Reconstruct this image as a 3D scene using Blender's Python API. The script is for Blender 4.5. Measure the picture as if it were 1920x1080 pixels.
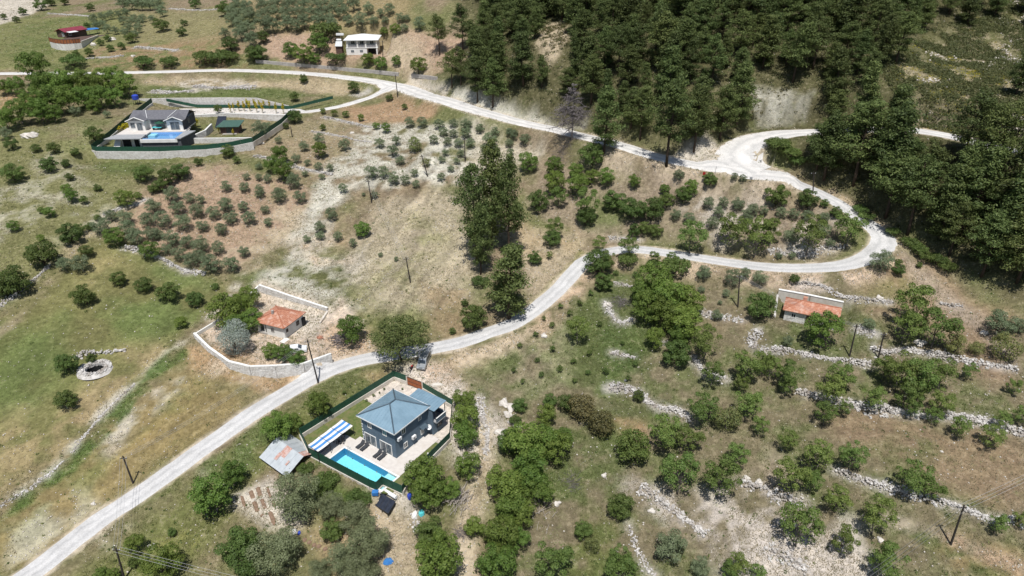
import bpy, math, random
import numpy as np
from mathutils import Vector, Matrix
for o in list(bpy.data.objects): bpy.data.objects.remove(o)
scene = bpy.context.scene; COL = scene.collection
# ---------------------------------------------------------------- camera, sky, sun, exposure
cam_d = bpy.data.cameras.new('Camera'); cam = bpy.data.objects.new('Camera', cam_d); COL.objects.link(cam)
cam.location = (0, 0, 80.0); cam.rotation_euler = (math.radians(90 - 28), 0, 0)
cam_d.sensor_width = 36.0; cam_d.lens = 36.0 * 1283.0 / 1920.0; cam_d.clip_end = 12000
scene.camera = cam
SUN_EL = math.radians(67); SH = (0.05, 0.9987)          # the way shadows fall on the map
world = bpy.data.worlds.new('World'); scene.world = world; world.use_nodes = True
wn = world.node_tree; bg = wn.nodes['Background']
sky = wn.nodes.new('ShaderNodeTexSky'); sky.sky_type = 'NISHITA'; sky.sun_disc = False
sky.sun_elevation = SUN_EL; sky.sun_rotation = math.atan2(-SH[0], -SH[1]); sky.altitude = 300
sky.air_density = 1.0; sky.dust_density = 1.0; sky.ozone_density = 1.0
wn.links.new(sky.outputs[0], bg.inputs[0]); bg.inputs[1].default_value = 0.08
sun_d = bpy.data.lights.new('Sun', 'SUN'); sun = bpy.data.objects.new('Sun', sun_d); COL.objects.link(sun)
sun_d.energy = 4.7; sun_d.angle = math.radians(0.53); sun_d.color = (1.0, 0.972, 0.925)
sun.rotation_euler = Vector((SH[0] * math.cos(SUN_EL), SH[1] * math.cos(SUN_EL), -math.sin(SUN_EL))).to_track_quat('-Z', 'Y').to_euler()
sun.location = (-30, -60, 200)
vs = scene.view_settings; vs.view_transform = 'Standard'; vs.look = 'None'; vs.gamma = 1.0; vs.exposure = 0.1; vs.use_curve_mapping = False
scene.cycles.max_bounces = 6; scene.cycles.transparent_max_bounces = 8
# ---------------------------------------------------------------- terrain (numpy height field)
F = 1283.0; PITCH = math.radians(28.0); CAM_H = 80.0
def pix_ray(px, py):
    u = (px - 960.0) / F; v = (py - 540.0) / F
    return (u, math.cos(PITCH) - v * math.sin(PITCH), -math.sin(PITCH) - v * math.cos(PITCH))
def at_z(px, py, z):
    r = pix_ray(px, py); t = (z - CAM_H) / r[2]
    return (r[0] * t, r[1] * t)
def to_pix(x, y, z):
    zz = z - CAM_H
    d = y * math.cos(PITCH) - zz * math.sin(PITCH); v = -y * math.sin(PITCH) - zz * math.cos(PITCH)
    return 960 + F * x / d, 540 + F * v / d
# surveyed spot heights: sight line (column, row) and height above the blue villa's yard
SPOTS = [(720,800,0),(560,830,0),(850,770,0),(740,712,.5),(755,926,-1),(100,1050,-7),(520,1060,-6),(960,1060,-7),(1400,1060,-5),(1880,1050,-1),
 (530,620,5),(400,640,4),(680,660,2.5),(800,690,1.5),(100,650,5),(200,880,-3),(30,800,0),(20,960,-4),(50,420,16),(300,480,10),(560,480,9),
 (300,265,23),(150,330,20),(480,250,22),(600,300,20),(620,200,25),(60,200,27),(100,135,32),(140,75,36),(60,15,40),(400,40,42),(400,135,31),
 (685,95,37),(560,30,46),(800,20,50),(750,175,26.5),(700,400,13.5),(850,300,20),(930,520,8),(880,420,12.5),(1010,575,5.5),(900,635,3),(1120,480,10.5),
 (980,240,25),(1000,360,16),(1100,280,25),(1250,306,25.5),(1400,320,26),(1480,250,31),(1390,260,30),(1540,360,22.5),(1640,440,18),(1640,480,16.5),(1450,490,13.5),(1300,475,12.5),
 (1400,420,17.5),(1250,420,15),(1520,585,10.5),(1700,580,11),(1600,690,6.5),(1800,750,6),(1880,640,10),(1250,600,7),(1100,640,4),(1200,720,2),(1000,720,1),
 (1500,820,1.5),(1300,900,-2.5),(1700,900,2),(1100,880,-3),(1500,960,-2),(1000,950,-4),
 (1750,480,16),(1900,450,22),(1900,300,36),(1700,300,30),(1750,240,36),(1700,180,42),(1300,150,42),(1000,100,44),(1300,10,56),(1000,10,53),(1600,10,58),(1550,120,46),(1800,100,47),(1900,10,58),(1900,160,44)]
_C = np.array([[*at_z(a, b, z), z] for a, b, z in SPOTS])
_C = np.vstack([_C, [[-60,20,-14],[0,20,-16],[70,20,-13],[-190,120,0],[-230,200,22],[190,120,20],[240,200,40],[-300,420,42],[0,460,72],[320,420,85],[-60,440,60]]])
def _tps_k(r2): return np.where(r2 > 1e-9, r2 * np.log(np.maximum(r2, 1e-9)), 0.0)
_S = 100.0
_n = len(_C); _xy = _C[:, :2] / _S
_K = _tps_k(((_xy[:, None] - _xy[None]) ** 2).sum(-1)) + np.eye(_n) * 0.02
_Pm = np.hstack([np.ones((_n, 1)), _xy])
_A = np.block([[_K, _Pm], [_Pm.T, np.zeros((3, 3))]])
_W = np.linalg.solve(_A, np.concatenate([_C[:, 2], np.zeros(3)]))
def tps(x, y):
    x = np.asarray(x, float) / _S; y = np.asarray(y, float) / _S
    out = _W[_n] + _W[_n + 1] * x + _W[_n + 2] * y
    for i in range(_n):
        out = out + _W[i] * _tps_k((x - _xy[i, 0]) ** 2 + (y - _xy[i, 1]) ** 2)
    return out
GX0, GX1, GY0, GY1, GS = -300.0, 300.0, 10.0, 450.0, 0.8
gx = np.arange(GX0, GX1 + .01, GS); gy = np.arange(GY0, GY1 + .01, GS)
_cx = np.linspace(GX0, GX1, 201); _cy = np.linspace(GY0, GY1, 161)
_cz = tps(*np.meshgrid(_cx, _cy))
def _bil(cx, cy, cz, x, y):
    fx = np.clip((x - cx[0]) / (cx[1] - cx[0]), 0, len(cx) - 1.001); fy = np.clip((y - cy[0]) / (cy[1] - cy[0]), 0, len(cy) - 1.001)
    i = fx.astype(int); j = fy.astype(int); a = fx - i; b = fy - j
    return (cz[j, i] * (1 - a) + cz[j, i + 1] * a) * (1 - b) + (cz[j + 1, i] * (1 - a) + cz[j + 1, i + 1] * a) * b
MX, MY = np.meshgrid(gx, gy)
rng = np.random.default_rng(11)
def vnoise(x, y, scale, seed):
    """smooth value noise in world metres, about -1..1"""
    r = np.random.default_rng(seed); n = 257
    t = r.uniform(-1, 1, (n, n)); fx = np.asarray(x, float) / scale + 1000.3; fy = np.asarray(y, float) / scale + 1000.7
    i = np.floor(fx).astype(int); j = np.floor(fy).astype(int); a = fx - i; b = fy - j
    a = a * a * (3 - 2 * a); b = b * b * (3 - 2 * b); i %= n; j %= n; i1 = (i + 1) % n; j1 = (j + 1) % n
    return (t[j, i] * (1 - a) + t[j, i1] * a) * (1 - b) + (t[j1, i] * (1 - a) + t[j1, i1] * a) * b
def fbm(x, y, scale, seed, oct=4):
    s = 0; amp = 1.0; tot = 0
    for k in range(oct):
        s = s + amp * vnoise(x, y, scale / 2 ** k, seed + k); tot += amp; amp *= .55
    return s / tot
GZ = _bil(_cx, _cy, _cz, MX, MY) + .55 * fbm(MX, MY, 16, 5, 4)
def zat(x, y):
    return float(_bil(gx, gy, GZ, np.array(float(x)), np.array(float(y))))
def zarr(x, y): return _bil(gx, gy, GZ, np.asarray(x, float), np.asarray(y, float))
def at(px, py):
    """where the sight line of a survey mark meets the ground"""
    r = pix_ray(px, py)
    y = np.arange(20.0, 449.0, 0.5); t = y / r[1]
    x = r[0] * t; z = CAM_H + r[2] * t
    below = z < zarr(x, y)
    k = int(np.argmax(below)) if below.any() else len(y) - 1
    a, b = y[max(k - 1, 0)], y[k]
    for _ in range(18):
        m = .5 * (a + b); tt = m / r[1]
        if CAM_H + r[2] * tt < zat(r[0] * tt, m): b = m
        else: a = m
    return (r[0] * b / r[1], b, zat(r[0] * b / r[1], b))
def smooth01(t):
    t = np.clip(t, 0, 1); return t * t * (3 - 2 * t)
def seg_dist(x, y, pts, closed=False):
    """distance to a polyline, and the arc position of the nearest point"""
    pts = np.asarray(pts, float); best = np.full(np.shape(x), 1e9); arc = np.zeros(np.shape(x)); L = 0
    q = np.vstack([pts, pts[:1]]) if closed else pts
    for a, b in zip(q[:-1], q[1:]):
        d = b - a; l2 = (d ** 2).sum() + 1e-9
        s = np.clip(((x - a[0]) * d[0] + (y - a[1]) * d[1]) / l2, 0, 1)
        dd = np.hypot(x - a[0] - s * d[0], y - a[1] - s * d[1]); m = dd < best
        best = np.where(m, dd, best); arc = np.where(m, L + s * math.sqrt(l2), arc); L += math.sqrt(l2)
    return best, arc
def in_poly(x, y, pts):
    ins = np.zeros(np.shape(x), bool); n = len(pts)
    for i in range(n):
        x0, y0 = pts[i][:2]; x1, y1 = pts[(i + 1) % n][:2]
        c = ((y0 > y) != (y1 > y)) & (x < (x1 - x0) * (y - y0) / (y1 - y0 + 1e-12) + x0)
        ins ^= c
    return ins
def pad(poly, z, blend=3.0):
    """level a building plot"""
    global GZ
    d, _ = seg_dist(MX, MY, [p[:2] for p in poly], True); d = np.where(in_poly(MX, MY, poly), 0, d)
    w = smooth01(1 - d / blend); GZ = GZ * (1 - w) + z * w
def catmull(pts, step=1.0):
    P_ = np.asarray(pts, float); P_ = np.vstack([2 * P_[0] - P_[1], P_, 2 * P_[-1] - P_[-2]]); out = []
    for i in range(1, len(P_) - 2):
        n = max(2, int(np.linalg.norm(P_[i + 1] - P_[i]) / step))
        for k in range(n):
            t = k / n; a, b, c, d = P_[i - 1:i + 3]
            out.append(.5 * ((2 * b) + (c - a) * t + (2 * a - 5 * b + 4 * c - d) * t * t + (3 * b - a - 3 * c + d) * t ** 3))
    out.append(P_[-2]); return np.array(out)
def smooth_path(z, k):
    z = np.asarray(z, float); n = len(z); p = np.pad(z, k, mode='edge'); c = np.convolve(p, np.ones(2 * k + 1) / (2 * k + 1), 'valid'); return c[:n]
def grade(path, half, blend, zs):
    """cut a road bench into the slope"""
    global GZ
    x0, x1 = path[:, 0].min() - half - blend, path[:, 0].max() + half + blend; y0, y1 = path[:, 1].min() - half - blend, path[:, 1].max() + half + blend
    ix = (gx >= x0) & (gx <= x1); iy = (gy >= y0) & (gy <= y1); sl = np.ix_(iy, ix)
    d, arc = seg_dist(MX[sl], MY[sl], path)
    L = np.concatenate([[0], np.cumsum(np.hypot(*np.diff(path[:, :2], axis=0).T))])
    zz = np.interp(arc, L, zs); w = smooth01(1 - (d - half) / blend)
    GZ[sl] = GZ[sl] * (1 - w) + zz * w
# ---------------------------------------------------------------- helpers
rnd = random.Random(7)
class MB:
    def __init__(s): s.v = []; s.f = []
    def add(s, vs, fs):
        k = len(s.v); s.v += [tuple(map(float, p)) for p in vs]; s.f += [tuple(i + k for i in f) for f in fs]; return s
    def box(s, x0, x1, y0, y1, z0, z1):
        return s.add([(x0,y0,z0),(x1,y0,z0),(x1,y1,z0),(x0,y1,z0),(x0,y0,z1),(x1,y0,z1),(x1,y1,z1),(x0,y1,z1)],
                     [(3,2,1,0),(4,5,6,7),(0,1,5,4),(1,2,6,5),(2,3,7,6),(3,0,4,7)])
    def obox(s, c, dx, dy, dz, M=None):
        """box about c with half sizes, optionally turned by a matrix"""
        vs = [Vector((sx*dx, sy*dy, sz*dz)) for sz in (-1,1) for sx, sy in ((-1,-1),(1,-1),(1,1),(-1,1))]
        if M is not None: vs = [M @ q for q in vs]
        return s.add([q + Vector(c) for q in vs], [(3,2,1,0),(4,5,6,7),(0,1,5,4),(1,2,6,5),(2,3,7,6),(3,0,4,7)])
    def prism(s, pts, z0, z1):
        n = len(pts); a = lambda z, i: z[i] if hasattr(z, '__len__') else z
        vs = [(p[0], p[1], a(z0, i)) for i, p in enumerate(pts)] + [(p[0], p[1], a(z1, i)) for i, p in enumerate(pts)]
        return s.add(vs, [tuple(range(n))[::-1], tuple(range(n, 2*n))] + [(i, (i+1) % n, (i+1) % n + n, i + n) for i in range(n)])
    def slab(s, pts, t):
        """a plate: 3-D outline with thickness t measured downwards"""
        n = len(pts)
        return s.add([tuple(p) for p in pts] + [(p[0], p[1], p[2] - t) for p in pts],
                     [tuple(range(n)), tuple(range(n, 2*n))[::-1]] + [((i+1) % n, i, i + n, (i+1) % n + n) for i in range(n)])
    def tube(s, pts, rs, n=6, cap=True):
        pts = [Vector(p) for p in pts]; k0 = len(s.v)
        if not hasattr(rs, '__len__'): rs = [rs] * len(pts)
        for i, p in enumerate(pts):
            d = (pts[min(i+1, len(pts)-1)] - pts[max(i-1, 0)]); d = d.normalized() if d.length > 1e-9 else Vector((0,0,1))
            a = d.orthogonal().normalized() if i == 0 else (a - d * a.dot(d)).normalized()
            b = d.cross(a)
            for j in range(n):
                t = 2*math.pi*j/n; s.v.append(tuple(p + (a*math.cos(t) + b*math.sin(t)) * rs[i]))
        for i in range(len(pts)-1):
            for j in range(n): s.f.append((k0+i*n+j, k0+i*n+(j+1) % n, k0+(i+1)*n+(j+1) % n, k0+(i+1)*n+j))
        if cap:
            s.f.append(tuple(k0+j for j in range(n))[::-1]); s.f.append(tuple(k0+(len(pts)-1)*n+j for j in range(n)))
        return s
    def cyl(s, x, y, z0, z1, r, n=12): return s.tube([(x,y,z0),(x,y,z1)], r, n)
    def stone(s, c, r, R=rnd, flat=.75):
        """a rough stone: a cube with every corner knocked about"""
        M = Matrix.Rotation(R.uniform(0, 6.3), 3, 'Z') @ Matrix.Rotation(R.uniform(-.5, .5), 3, 'X')
        dims = Vector((r*R.uniform(.75,1.3), r*R.uniform(.7,1.1), r*flat*R.uniform(.7,1.1)))
        vs = []
        for sz in (-1,1):
            for sx, sy in ((-1,-1),(1,-1),(1,1),(-1,1)):
                j = Vector((sx*R.uniform(.55,1), sy*R.uniform(.55,1), sz*R.uniform(.6,1)))
                vs.append(M @ Vector((j.x*dims.x, j.y*dims.y, j.z*dims.z)) + Vector(c))
        return s.add(vs, [(3,2,1,0),(4,5,6,7),(0,1,5,4),(1,2,6,5),(2,3,7,6),(3,0,4,7)])
    def mesh(s, name, mat, smooth=False):
        me = bpy.data.meshes.new(name); me.from_pydata(s.v, [], s.f)
        if mat is not None: me.materials.append(mat)
        if smooth: me.polygons.foreach_set('use_smooth', [True]*len(me.polygons))
        me.update(); return me
    def build(s, name, mat, parent=None, smooth=False, kind=None, label=None):
        o = bpy.data.objects.new(name, s.mesh(name, mat, smooth)); COL.objects.link(o)
        if parent is not None: o.parent = parent
        if kind: o['kind'] = kind
        if label: o['label'] = label
        return o
def thing(name, label, cat, loc=(0,0,0), rz=0.0, group=None):
    o = bpy.data.objects.new(name, None); COL.objects.link(o); o.empty_display_size = .3
    o.location = loc; o.rotation_euler = (0, 0, rz); o['label'] = label; o['category'] = cat
    if group: o['group'] = group
    return o
def tag(o, label, cat, group=None):
    o['label'] = label; o['category'] = cat
    if group: o['group'] = group
    return o
def struct(o): o['kind'] = 'structure'; return o
def link_copy(src, parent=None, **kw):
    c = src.copy(); COL.objects.link(c); c.parent = parent
    return c
def ordinal(n): return {1:'first',2:'second',3:'third',4:'fourth',5:'fifth',6:'sixth',7:'seventh',8:'eighth',9:'ninth',10:'tenth'}.get(n) or str(n) + {1:'st',2:'nd',3:'rd'}.get(n % 10 if n // 10 % 10 != 1 else 0, 'th')
# ---- materials
def _nt(name):
    m = bpy.data.materials.new(name); m.use_nodes = True; nt = m.node_tree; return m, nt, nt.nodes, nt.links, nt.nodes['Principled BSDF']
def mat(name, c1, c2=None, scale=3.0, rough=.8, bump=0.0, bscale=None, metal=0.0, spec=.3, detail=5.0, c3=None, s3=.6, lo=.38, hi=.62, stretch=None):
    """paint, stone, metal...: two or three tones broken up by noise in metres, with fine relief"""
    m, nt, N, L, B = _nt(name); B.inputs['Roughness'].default_value = rough; B.inputs['Metallic'].default_value = metal
    B.inputs['Specular IOR Level'].default_value = spec
    tc = N.new('ShaderNodeTexCoord'); vec = tc.outputs['Object']
    if stretch:
        mp = N.new('ShaderNodeMapping'); mp.inputs['Scale'].default_value = stretch; L.new(vec, mp.inputs[0]); vec = mp.outputs[0]
    if c2 is None: c2 = tuple(x*.8 for x in c1)
    n1 = N.new('ShaderNodeTexNoise'); n1.inputs['Scale'].default_value = scale; n1.inputs['Detail'].default_value = detail; L.new(vec, n1.inputs['Vector'])
    r = N.new('ShaderNodeMapRange'); r.inputs[1].default_value = lo; r.inputs[2].default_value = hi; L.new(n1.outputs[0], r.inputs[0])
    mx = N.new('ShaderNodeMix'); mx.data_type = 'RGBA'; mx.inputs[6].default_value = (*c1, 1); mx.inputs[7].default_value = (*c2, 1); L.new(r.outputs[0], mx.inputs[0])
    out = mx.outputs[2]
    if c3 is not None:
        n2 = N.new('ShaderNodeTexNoise'); n2.inputs['Scale'].default_value = s3; n2.inputs['Detail'].default_value = 4; L.new(vec, n2.inputs['Vector'])
        r2 = N.new('ShaderNodeMapRange'); r2.inputs[1].default_value = .5; r2.inputs[2].default_value = .68; L.new(n2.outputs[0], r2.inputs[0])
        m2 = N.new('ShaderNodeMix'); m2.data_type = 'RGBA'; L.new(out, m2.inputs[6]); m2.inputs[7].default_value = (*c3, 1); L.new(r2.outputs[0], m2.inputs[0]); out = m2.outputs[2]
    L.new(out, B.inputs['Base Color'])
    if bump:
        nb = N.new('ShaderNodeTexNoise'); nb.inputs['Scale'].default_value = bscale or scale*4; nb.inputs['Detail'].default_value = 6; L.new(vec, nb.inputs['Vector'])
        b = N.new('ShaderNodeBump'); b.inputs['Strength'].default_value = bump; b.inputs['Distance'].default_value = .05; L.new(nb.outputs[0], b.inputs['Height']); L.new(b.outputs[0], B.inputs['Normal'])
    return m
def leaf_mat(name, c, hue=.03, val=.5, trans=.3, rough=.55, c2=None):
    """foliage: every leaf spray its own tone, every plant its own cast, some light through the blade"""
    m, nt, N, L, B = _nt(name); B.inputs['Roughness'].default_value = rough; B.inputs['Specular IOR Level'].default_value = .25
    g = N.new('ShaderNodeNewGeometry'); oi = N.new('ShaderNodeObjectInfo')
    mx = N.new('ShaderNodeMix'); mx.data_type = 'RGBA'; mx.inputs[6].default_value = (*c, 1)
    mx.inputs[7].default_value = (*(c2 or (c[0]*1.7, c[1]*1.45, c[2]*1.2)), 1); L.new(g.outputs['Random Per Island'], mx.inputs[0])
    hs = N.new('ShaderNodeHueSaturation'); L.new(mx.outputs[2], hs.inputs['Color'])
    a = N.new('ShaderNodeMath'); a.operation = 'MULTIPLY_ADD'; L.new(oi.outputs['Random'], a.inputs[0]); a.inputs[1].default_value = -2*hue; a.inputs[2].default_value = .5 + hue; L.new(a.outputs[0], hs.inputs['Hue'])
    w = N.new('ShaderNodeTexWhiteNoise'); w.noise_dimensions = '1D'; L.new(oi.outputs['Random'], w.inputs['W'])
    v = N.new('ShaderNodeMath'); v.operation = 'MULTIPLY_ADD'; L.new(w.outputs['Value'], v.inputs[0]); v.inputs[1].default_value = val; v.inputs[2].default_value = 1 - val/2; L.new(v.outputs[0], hs.inputs['Value'])
    L.new(hs.outputs[0], B.inputs['Base Color'])
    tr = N.new('ShaderNodeBsdfTranslucent'); L.new(hs.outputs[0], tr.inputs[0])
    ms = N.new('ShaderNodeMixShader'); ms.inputs[0].default_value = trans; L.new(B.outputs[0], ms.inputs[1]); L.new(tr.outputs[0], ms.inputs[2]); L.new(ms.outputs[0], N['Material Output'].inputs[0])
    return m
M = {}
M['white'] = mat('white_paint', (.78,.77,.74), (.68,.67,.64), .8, .7)
M['white_metal'] = mat('white_metal', (.8,.8,.8), (.74,.74,.73), 2, .4)
M['slate_wall'] = mat('slate_render', (.112,.158,.205), (.095,.135,.175), .9, .85, .15, 40)
M['slate_dark'] = mat('dark_slate_render', (.07,.085,.10), (.055,.07,.08), .9, .85)
M['blue_roof'] = mat('blue_sheet_metal', (.235,.35,.43), (.20,.305,.38), .7, .45, 0, None, .25, .5)
M['blue_ridge'] = mat('blue_ridge_metal', (.10,.14,.175), (.085,.12,.15), 2, .45, 0, None, .3)
M['glass'] = mat('window_glass', (.03,.04,.05), (.05,.06,.07), 1.2, .08, 0, None, 0, .6)
M['curtain_glass'] = mat('curtained_glass', (.16,.19,.21), (.06,.075,.09), 1.6, .12, 0, None, 0, .6, stretch=(1.5,1.5,.12))
M['dark'] = mat('painted_dark', (.02,.02,.022), (.03,.03,.03), 2, .9)  # near-black colour stands in for the darkness inside openings and the pit
M['patio'] = mat('pale_paving', (.60,.56,.52), (.54,.50,.465), 1.6, .8, .1, 25, c3=(.52,.47,.42), s3=.35)
M['pool_tile'] = mat('pool_tile', (.27,.70,.78), (.23,.64,.73), 3, .4)
M['pool_dark'] = mat('pool_border_tile', (.07,.27,.46), (.05,.22,.40), 6, .35)
M['pool_light'] = mat('pool_step_tile', (.42,.68,.77), (.37,.62,.71), 4, .4)
M['pool_blue'] = mat('upper_pool_tile', (.25,.42,.68), (.21,.37,.62), 3, .4)
M['fence_green'] = mat('green_fence_mesh', (.022,.085,.052), (.016,.065,.04), 2.5, .6, .2, 60)
M['fence_post'] = mat('green_post', (.03,.07,.05), (.02,.05,.035), 3, .5)
M['gate_wood'] = mat('red_brown_gate', (.33,.105,.04), (.26,.08,.03), 2, .6, stretch=(6,6,1))
M['render_white'] = mat('pale_wall_render', (.62,.58,.52), (.54,.50,.44), 1.2, .85, .2, 20, c3=(.47,.41,.34), s3=.4)
M['masonry'] = mat('limestone_masonry', (.70,.675,.64), (.55,.52,.48), 2.2, .9, .35, 9, c3=(.75,.73,.70), s3=.8)
M['limestone'] = mat('white_limestone', (.60,.575,.55), (.42,.395,.37), 1.7, .92, .4, 7, c3=(.32,.285,.25), s3=.7)
M['boulder'] = mat('pale_boulder', (.64,.60,.55), (.46,.42,.37), 1.1, .92, .4, 5)
M['pebbles'] = mat('scattered_stones', (.58,.54,.48), (.44,.39,.33), .35, .92)
M['tile'] = mat('clay_roof_tile', (.50,.245,.16), (.40,.175,.11), 2.6, .85, .2, 14, c3=(.56,.36,.28), s3=1.1)
M['tile_dark'] = mat('clay_ridge_tile', (.40,.17,.10), (.33,.12,.07), 3, .8)
M['tin'] = mat('galvanised_tin', (.50,.53,.55), (.43,.46,.48), 1.2, .5, 0, None, .25)
M['rust'] = mat('rusted_tin', (.42,.22,.17), (.50,.38,.35), 2.6, .75)
M['wood'] = mat('weathered_wood', (.16,.115,.08), (.11,.08,.055), 2, .85, .3, 12, stretch=(4,4,.6))
M['pole'] = mat('creosoted_pole', (.055,.045,.04), (.035,.03,.027), 2, .85)
M['deck_wood'] = mat('orange_deck_wood', (.34,.125,.05), (.25,.085,.034), 2, .7)
M['maroon'] = mat('maroon_roof_sheet', (.25,.045,.065), (.20,.035,.05), 1, .5)
M['blue_tarp'] = mat('blue_tarpaulin', (.045,.19,.48), (.035,.15,.40), 2, .55)
M['blue_plastic'] = mat('blue_plastic', (.04,.08,.45), (.03,.06,.36), 2, .4)
M['teal'] = mat('teal_plastic', (.10,.52,.55), (.08,.44,.47), 2, .4)
M['awning_blue'] = mat('blue_canvas', (.075,.25,.56), (.06,.21,.49), 2, .8)
M['awning_white'] = mat('white_canvas', (.72,.70,.68), (.64,.62,.60), 2, .8)
M['charcoal'] = mat('charcoal_fabric', (.05,.053,.06), (.035,.038,.043), 4, .85)
M['sofa'] = mat('grey_cushion', (.30,.29,.30), (.22,.215,.22), 3, .9)
M['solar'] = mat('solar_panel_glass', (.022,.026,.036), (.035,.04,.055), 2, .12, 0, None, 0, .6)
M['steel'] = mat('steel', (.45,.46,.47), (.38,.39,.40), 3, .35, 0, None, .7)
M['dark_metal'] = mat('dark_metal', (.035,.037,.04), (.05,.05,.052), 3, .5, 0, None, .4)
M['grey_roof'] = mat('grey_shingle', (.145,.145,.16), (.115,.115,.13), 2, .8, .25, 20)
M['grey_slab'] = mat('grey_slab', (.33,.335,.34), (.28,.285,.29), 1.5, .7)
M['stone_dark'] = mat('dark_stone_cladding', (.10,.105,.115), (.07,.075,.085), 3, .85, .3, 10)
M['green_roof'] = mat('green_roof_sheet', (.065,.125,.10), (.05,.10,.08), 1.5, .6)
M['brown_board'] = mat('brown_board', (.12,.075,.06), (.09,.055,.045), 3, .8)
M['silver'] = mat('silver_car_paint', (.40,.42,.44), (.37,.39,.41), 1, .28, 0, None, .55, .6)
M['car_white'] = mat('white_car_paint', (.74,.75,.76), (.70,.71,.72), 1, .25, 0, None, 0, .6)
M['tyre'] = mat('tyre_rubber', (.018,.018,.018), (.025,.025,.025), 5, .9)
M['lamp'] = mat('headlamp', (.7,.72,.75), (.6,.62,.65), 5, .15)
M['red_sign'] = mat('red_sign_paint', (.42,.03,.03), (.36,.025,.025), 3, .5)
M['soil'] = mat('dug_soil', (.25,.17,.12), (.19,.125,.085), 2, .95, .5, 8)
M['bark'] = mat('bark', (.085,.06,.042), (.05,.036,.027), 3, .95, .4, 14)
M['grey_bark'] = mat('grey_bark', (.17,.15,.13), (.11,.095,.085), 3, .95, .4, 14)
M['dead'] = mat('dead_grey_wood', (.20,.175,.175), (.13,.115,.115), 2, .95)
M['dead_pale'] = mat('bleached_branches', (.38,.34,.30), (.27,.235,.205), 2, .95)
M['wire'] = mat('aluminium_wire', (.42,.42,.42), (.38,.38,.38), 1, .5, 0, None, .5)
M['concrete'] = mat('concrete', (.42,.39,.36), (.34,.315,.29), 1, .9, .2, 12)
M['leaf_pine'] = leaf_mat('pine_needles', (.074,.106,.034), .014, .55, .34, .6, c2=(.155,.19,.06))
M['leaf_broad'] = leaf_mat('broad_leaves', (.105,.175,.034), .016, .4, .44, c2=(.21,.285,.066))
M['leaf_almond'] = leaf_mat('almond_leaves', (.118,.182,.044), .016, .4, .44, c2=(.225,.29,.08))
M['leaf_maquis'] = leaf_mat('maquis_leaves', (.068,.088,.030), .03, .4, .28, c2=(.14,.145,.06))
M['leaf_dark'] = leaf_mat('dark_leaves', (.078,.128,.031), .016, .4, .38, c2=(.15,.20,.055))
M['leaf_olive'] = leaf_mat('olive_leaves', (.135,.178,.088), .01, .3, .3, c2=(.225,.27,.155))
M['leaf_old_olive'] = leaf_mat('old_olive_leaves', (.152,.182,.085), .01, .2, .3, c2=(.24,.265,.145))
M['leaf_silver'] = leaf_mat('silver_leaves', (.23,.27,.23), .01, .1, .25, c2=(.36,.40,.35))
M['leaf_gold'] = leaf_mat('golden_leaves', (.40,.34,.025), .01, .2, .35, c2=(.62,.52,.05))
M['leaf_pale'] = leaf_mat('pale_green_leaves', (.15,.18,.07), .02, .3, .35)
M['leaf_rust'] = leaf_mat('purple_green_leaves', (.10,.095,.045), .03, .3, .25)
M['grass_dry'] = leaf_mat('dry_grass_blades', (.28,.235,.145), .02, .3, .25, .8, c2=(.38,.33,.22))
M['grass_green'] = leaf_mat('green_grass_blades', (.12,.14,.044), .03, .3, .3, .7, c2=(.19,.19,.075))
m, nt, N, L, B = _nt('pool_water')
t_ = N.new('ShaderNodeBsdfTransparent'); t_.inputs[0].default_value = (.86,.975,.985,1); g_ = N.new('ShaderNodeBsdfGlossy'); g_.inputs['Roughness'].default_value = .03
fr = N.new('ShaderNodeFresnel'); fr.inputs[0].default_value = 1.33; ms = N.new('ShaderNodeMixShader'); L.new(fr.outputs[0], ms.inputs[0]); L.new(t_.outputs[0], ms.inputs[1]); L.new(g_.outputs[0], ms.inputs[2])
nb = N.new('ShaderNodeTexNoise'); nb.inputs['Scale'].default_value = 2.2; tcx = N.new('ShaderNodeTexCoord'); L.new(tcx.outputs['Object'], nb.inputs['Vector']); bp = N.new('ShaderNodeBump'); bp.inputs['Strength'].default_value = .12; L.new(nb.outputs[0], bp.inputs['Height']); L.new(bp.outputs[0], g_.inputs['Normal']); L.new(bp.outputs[0], fr.inputs['Normal'])
L.new(ms.outputs[0], N['Material Output'].inputs[0]); M['water'] = m
# ---------------------------------------------------------------- roads, plots, ground
MAIN = [(10,1112),(57,1078),(182,980),(277,917),(367,850),(433,803),(480,770),(533,738),(613,695),(680,675),(745,664),(813,653),(863,642),(913,626),(960,609),(1000,583),(1043,546),(1077,510),(1100,487),(1150,468),(1210,469),(1293,481),(1377,493),(1440,502),(1507,503),(1573,500),(1620,487),(1652,466),(1657,448),(1643,430),(1620,414),(1587,391),(1550,368),(1500,347),(1440,334),(1393,326),(1343,317),(1277,305),(1213,289),(1160,271),(1093,256),(1027,240),(960,226),(880,203),(813,183),(763,167),(730,159),(697,152),(647,145),(580,138),(480,133),(400,132),(267,135),(133,137),(0,138),(-80,139)]
HAIR = [(1425,322),(1398,305),(1386,286),(1404,267),(1440,256),(1490,250),(1560,247),(1640,243),(1700,243),(1740,249),(1800,259),(1880,277),(1970,290)]
DRIVE = [(735,166),(715,177),(680,187),(640,199),(597,207),(563,211),(540,214)]
def survey(px): return np.array([at(a, b)[:2] for a, b in px])
main_p = catmull(survey(MAIN), 1.5); hair_p = catmull(survey(HAIR), 1.5); drive_p = catmull(survey(DRIVE), 1.5)
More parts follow.
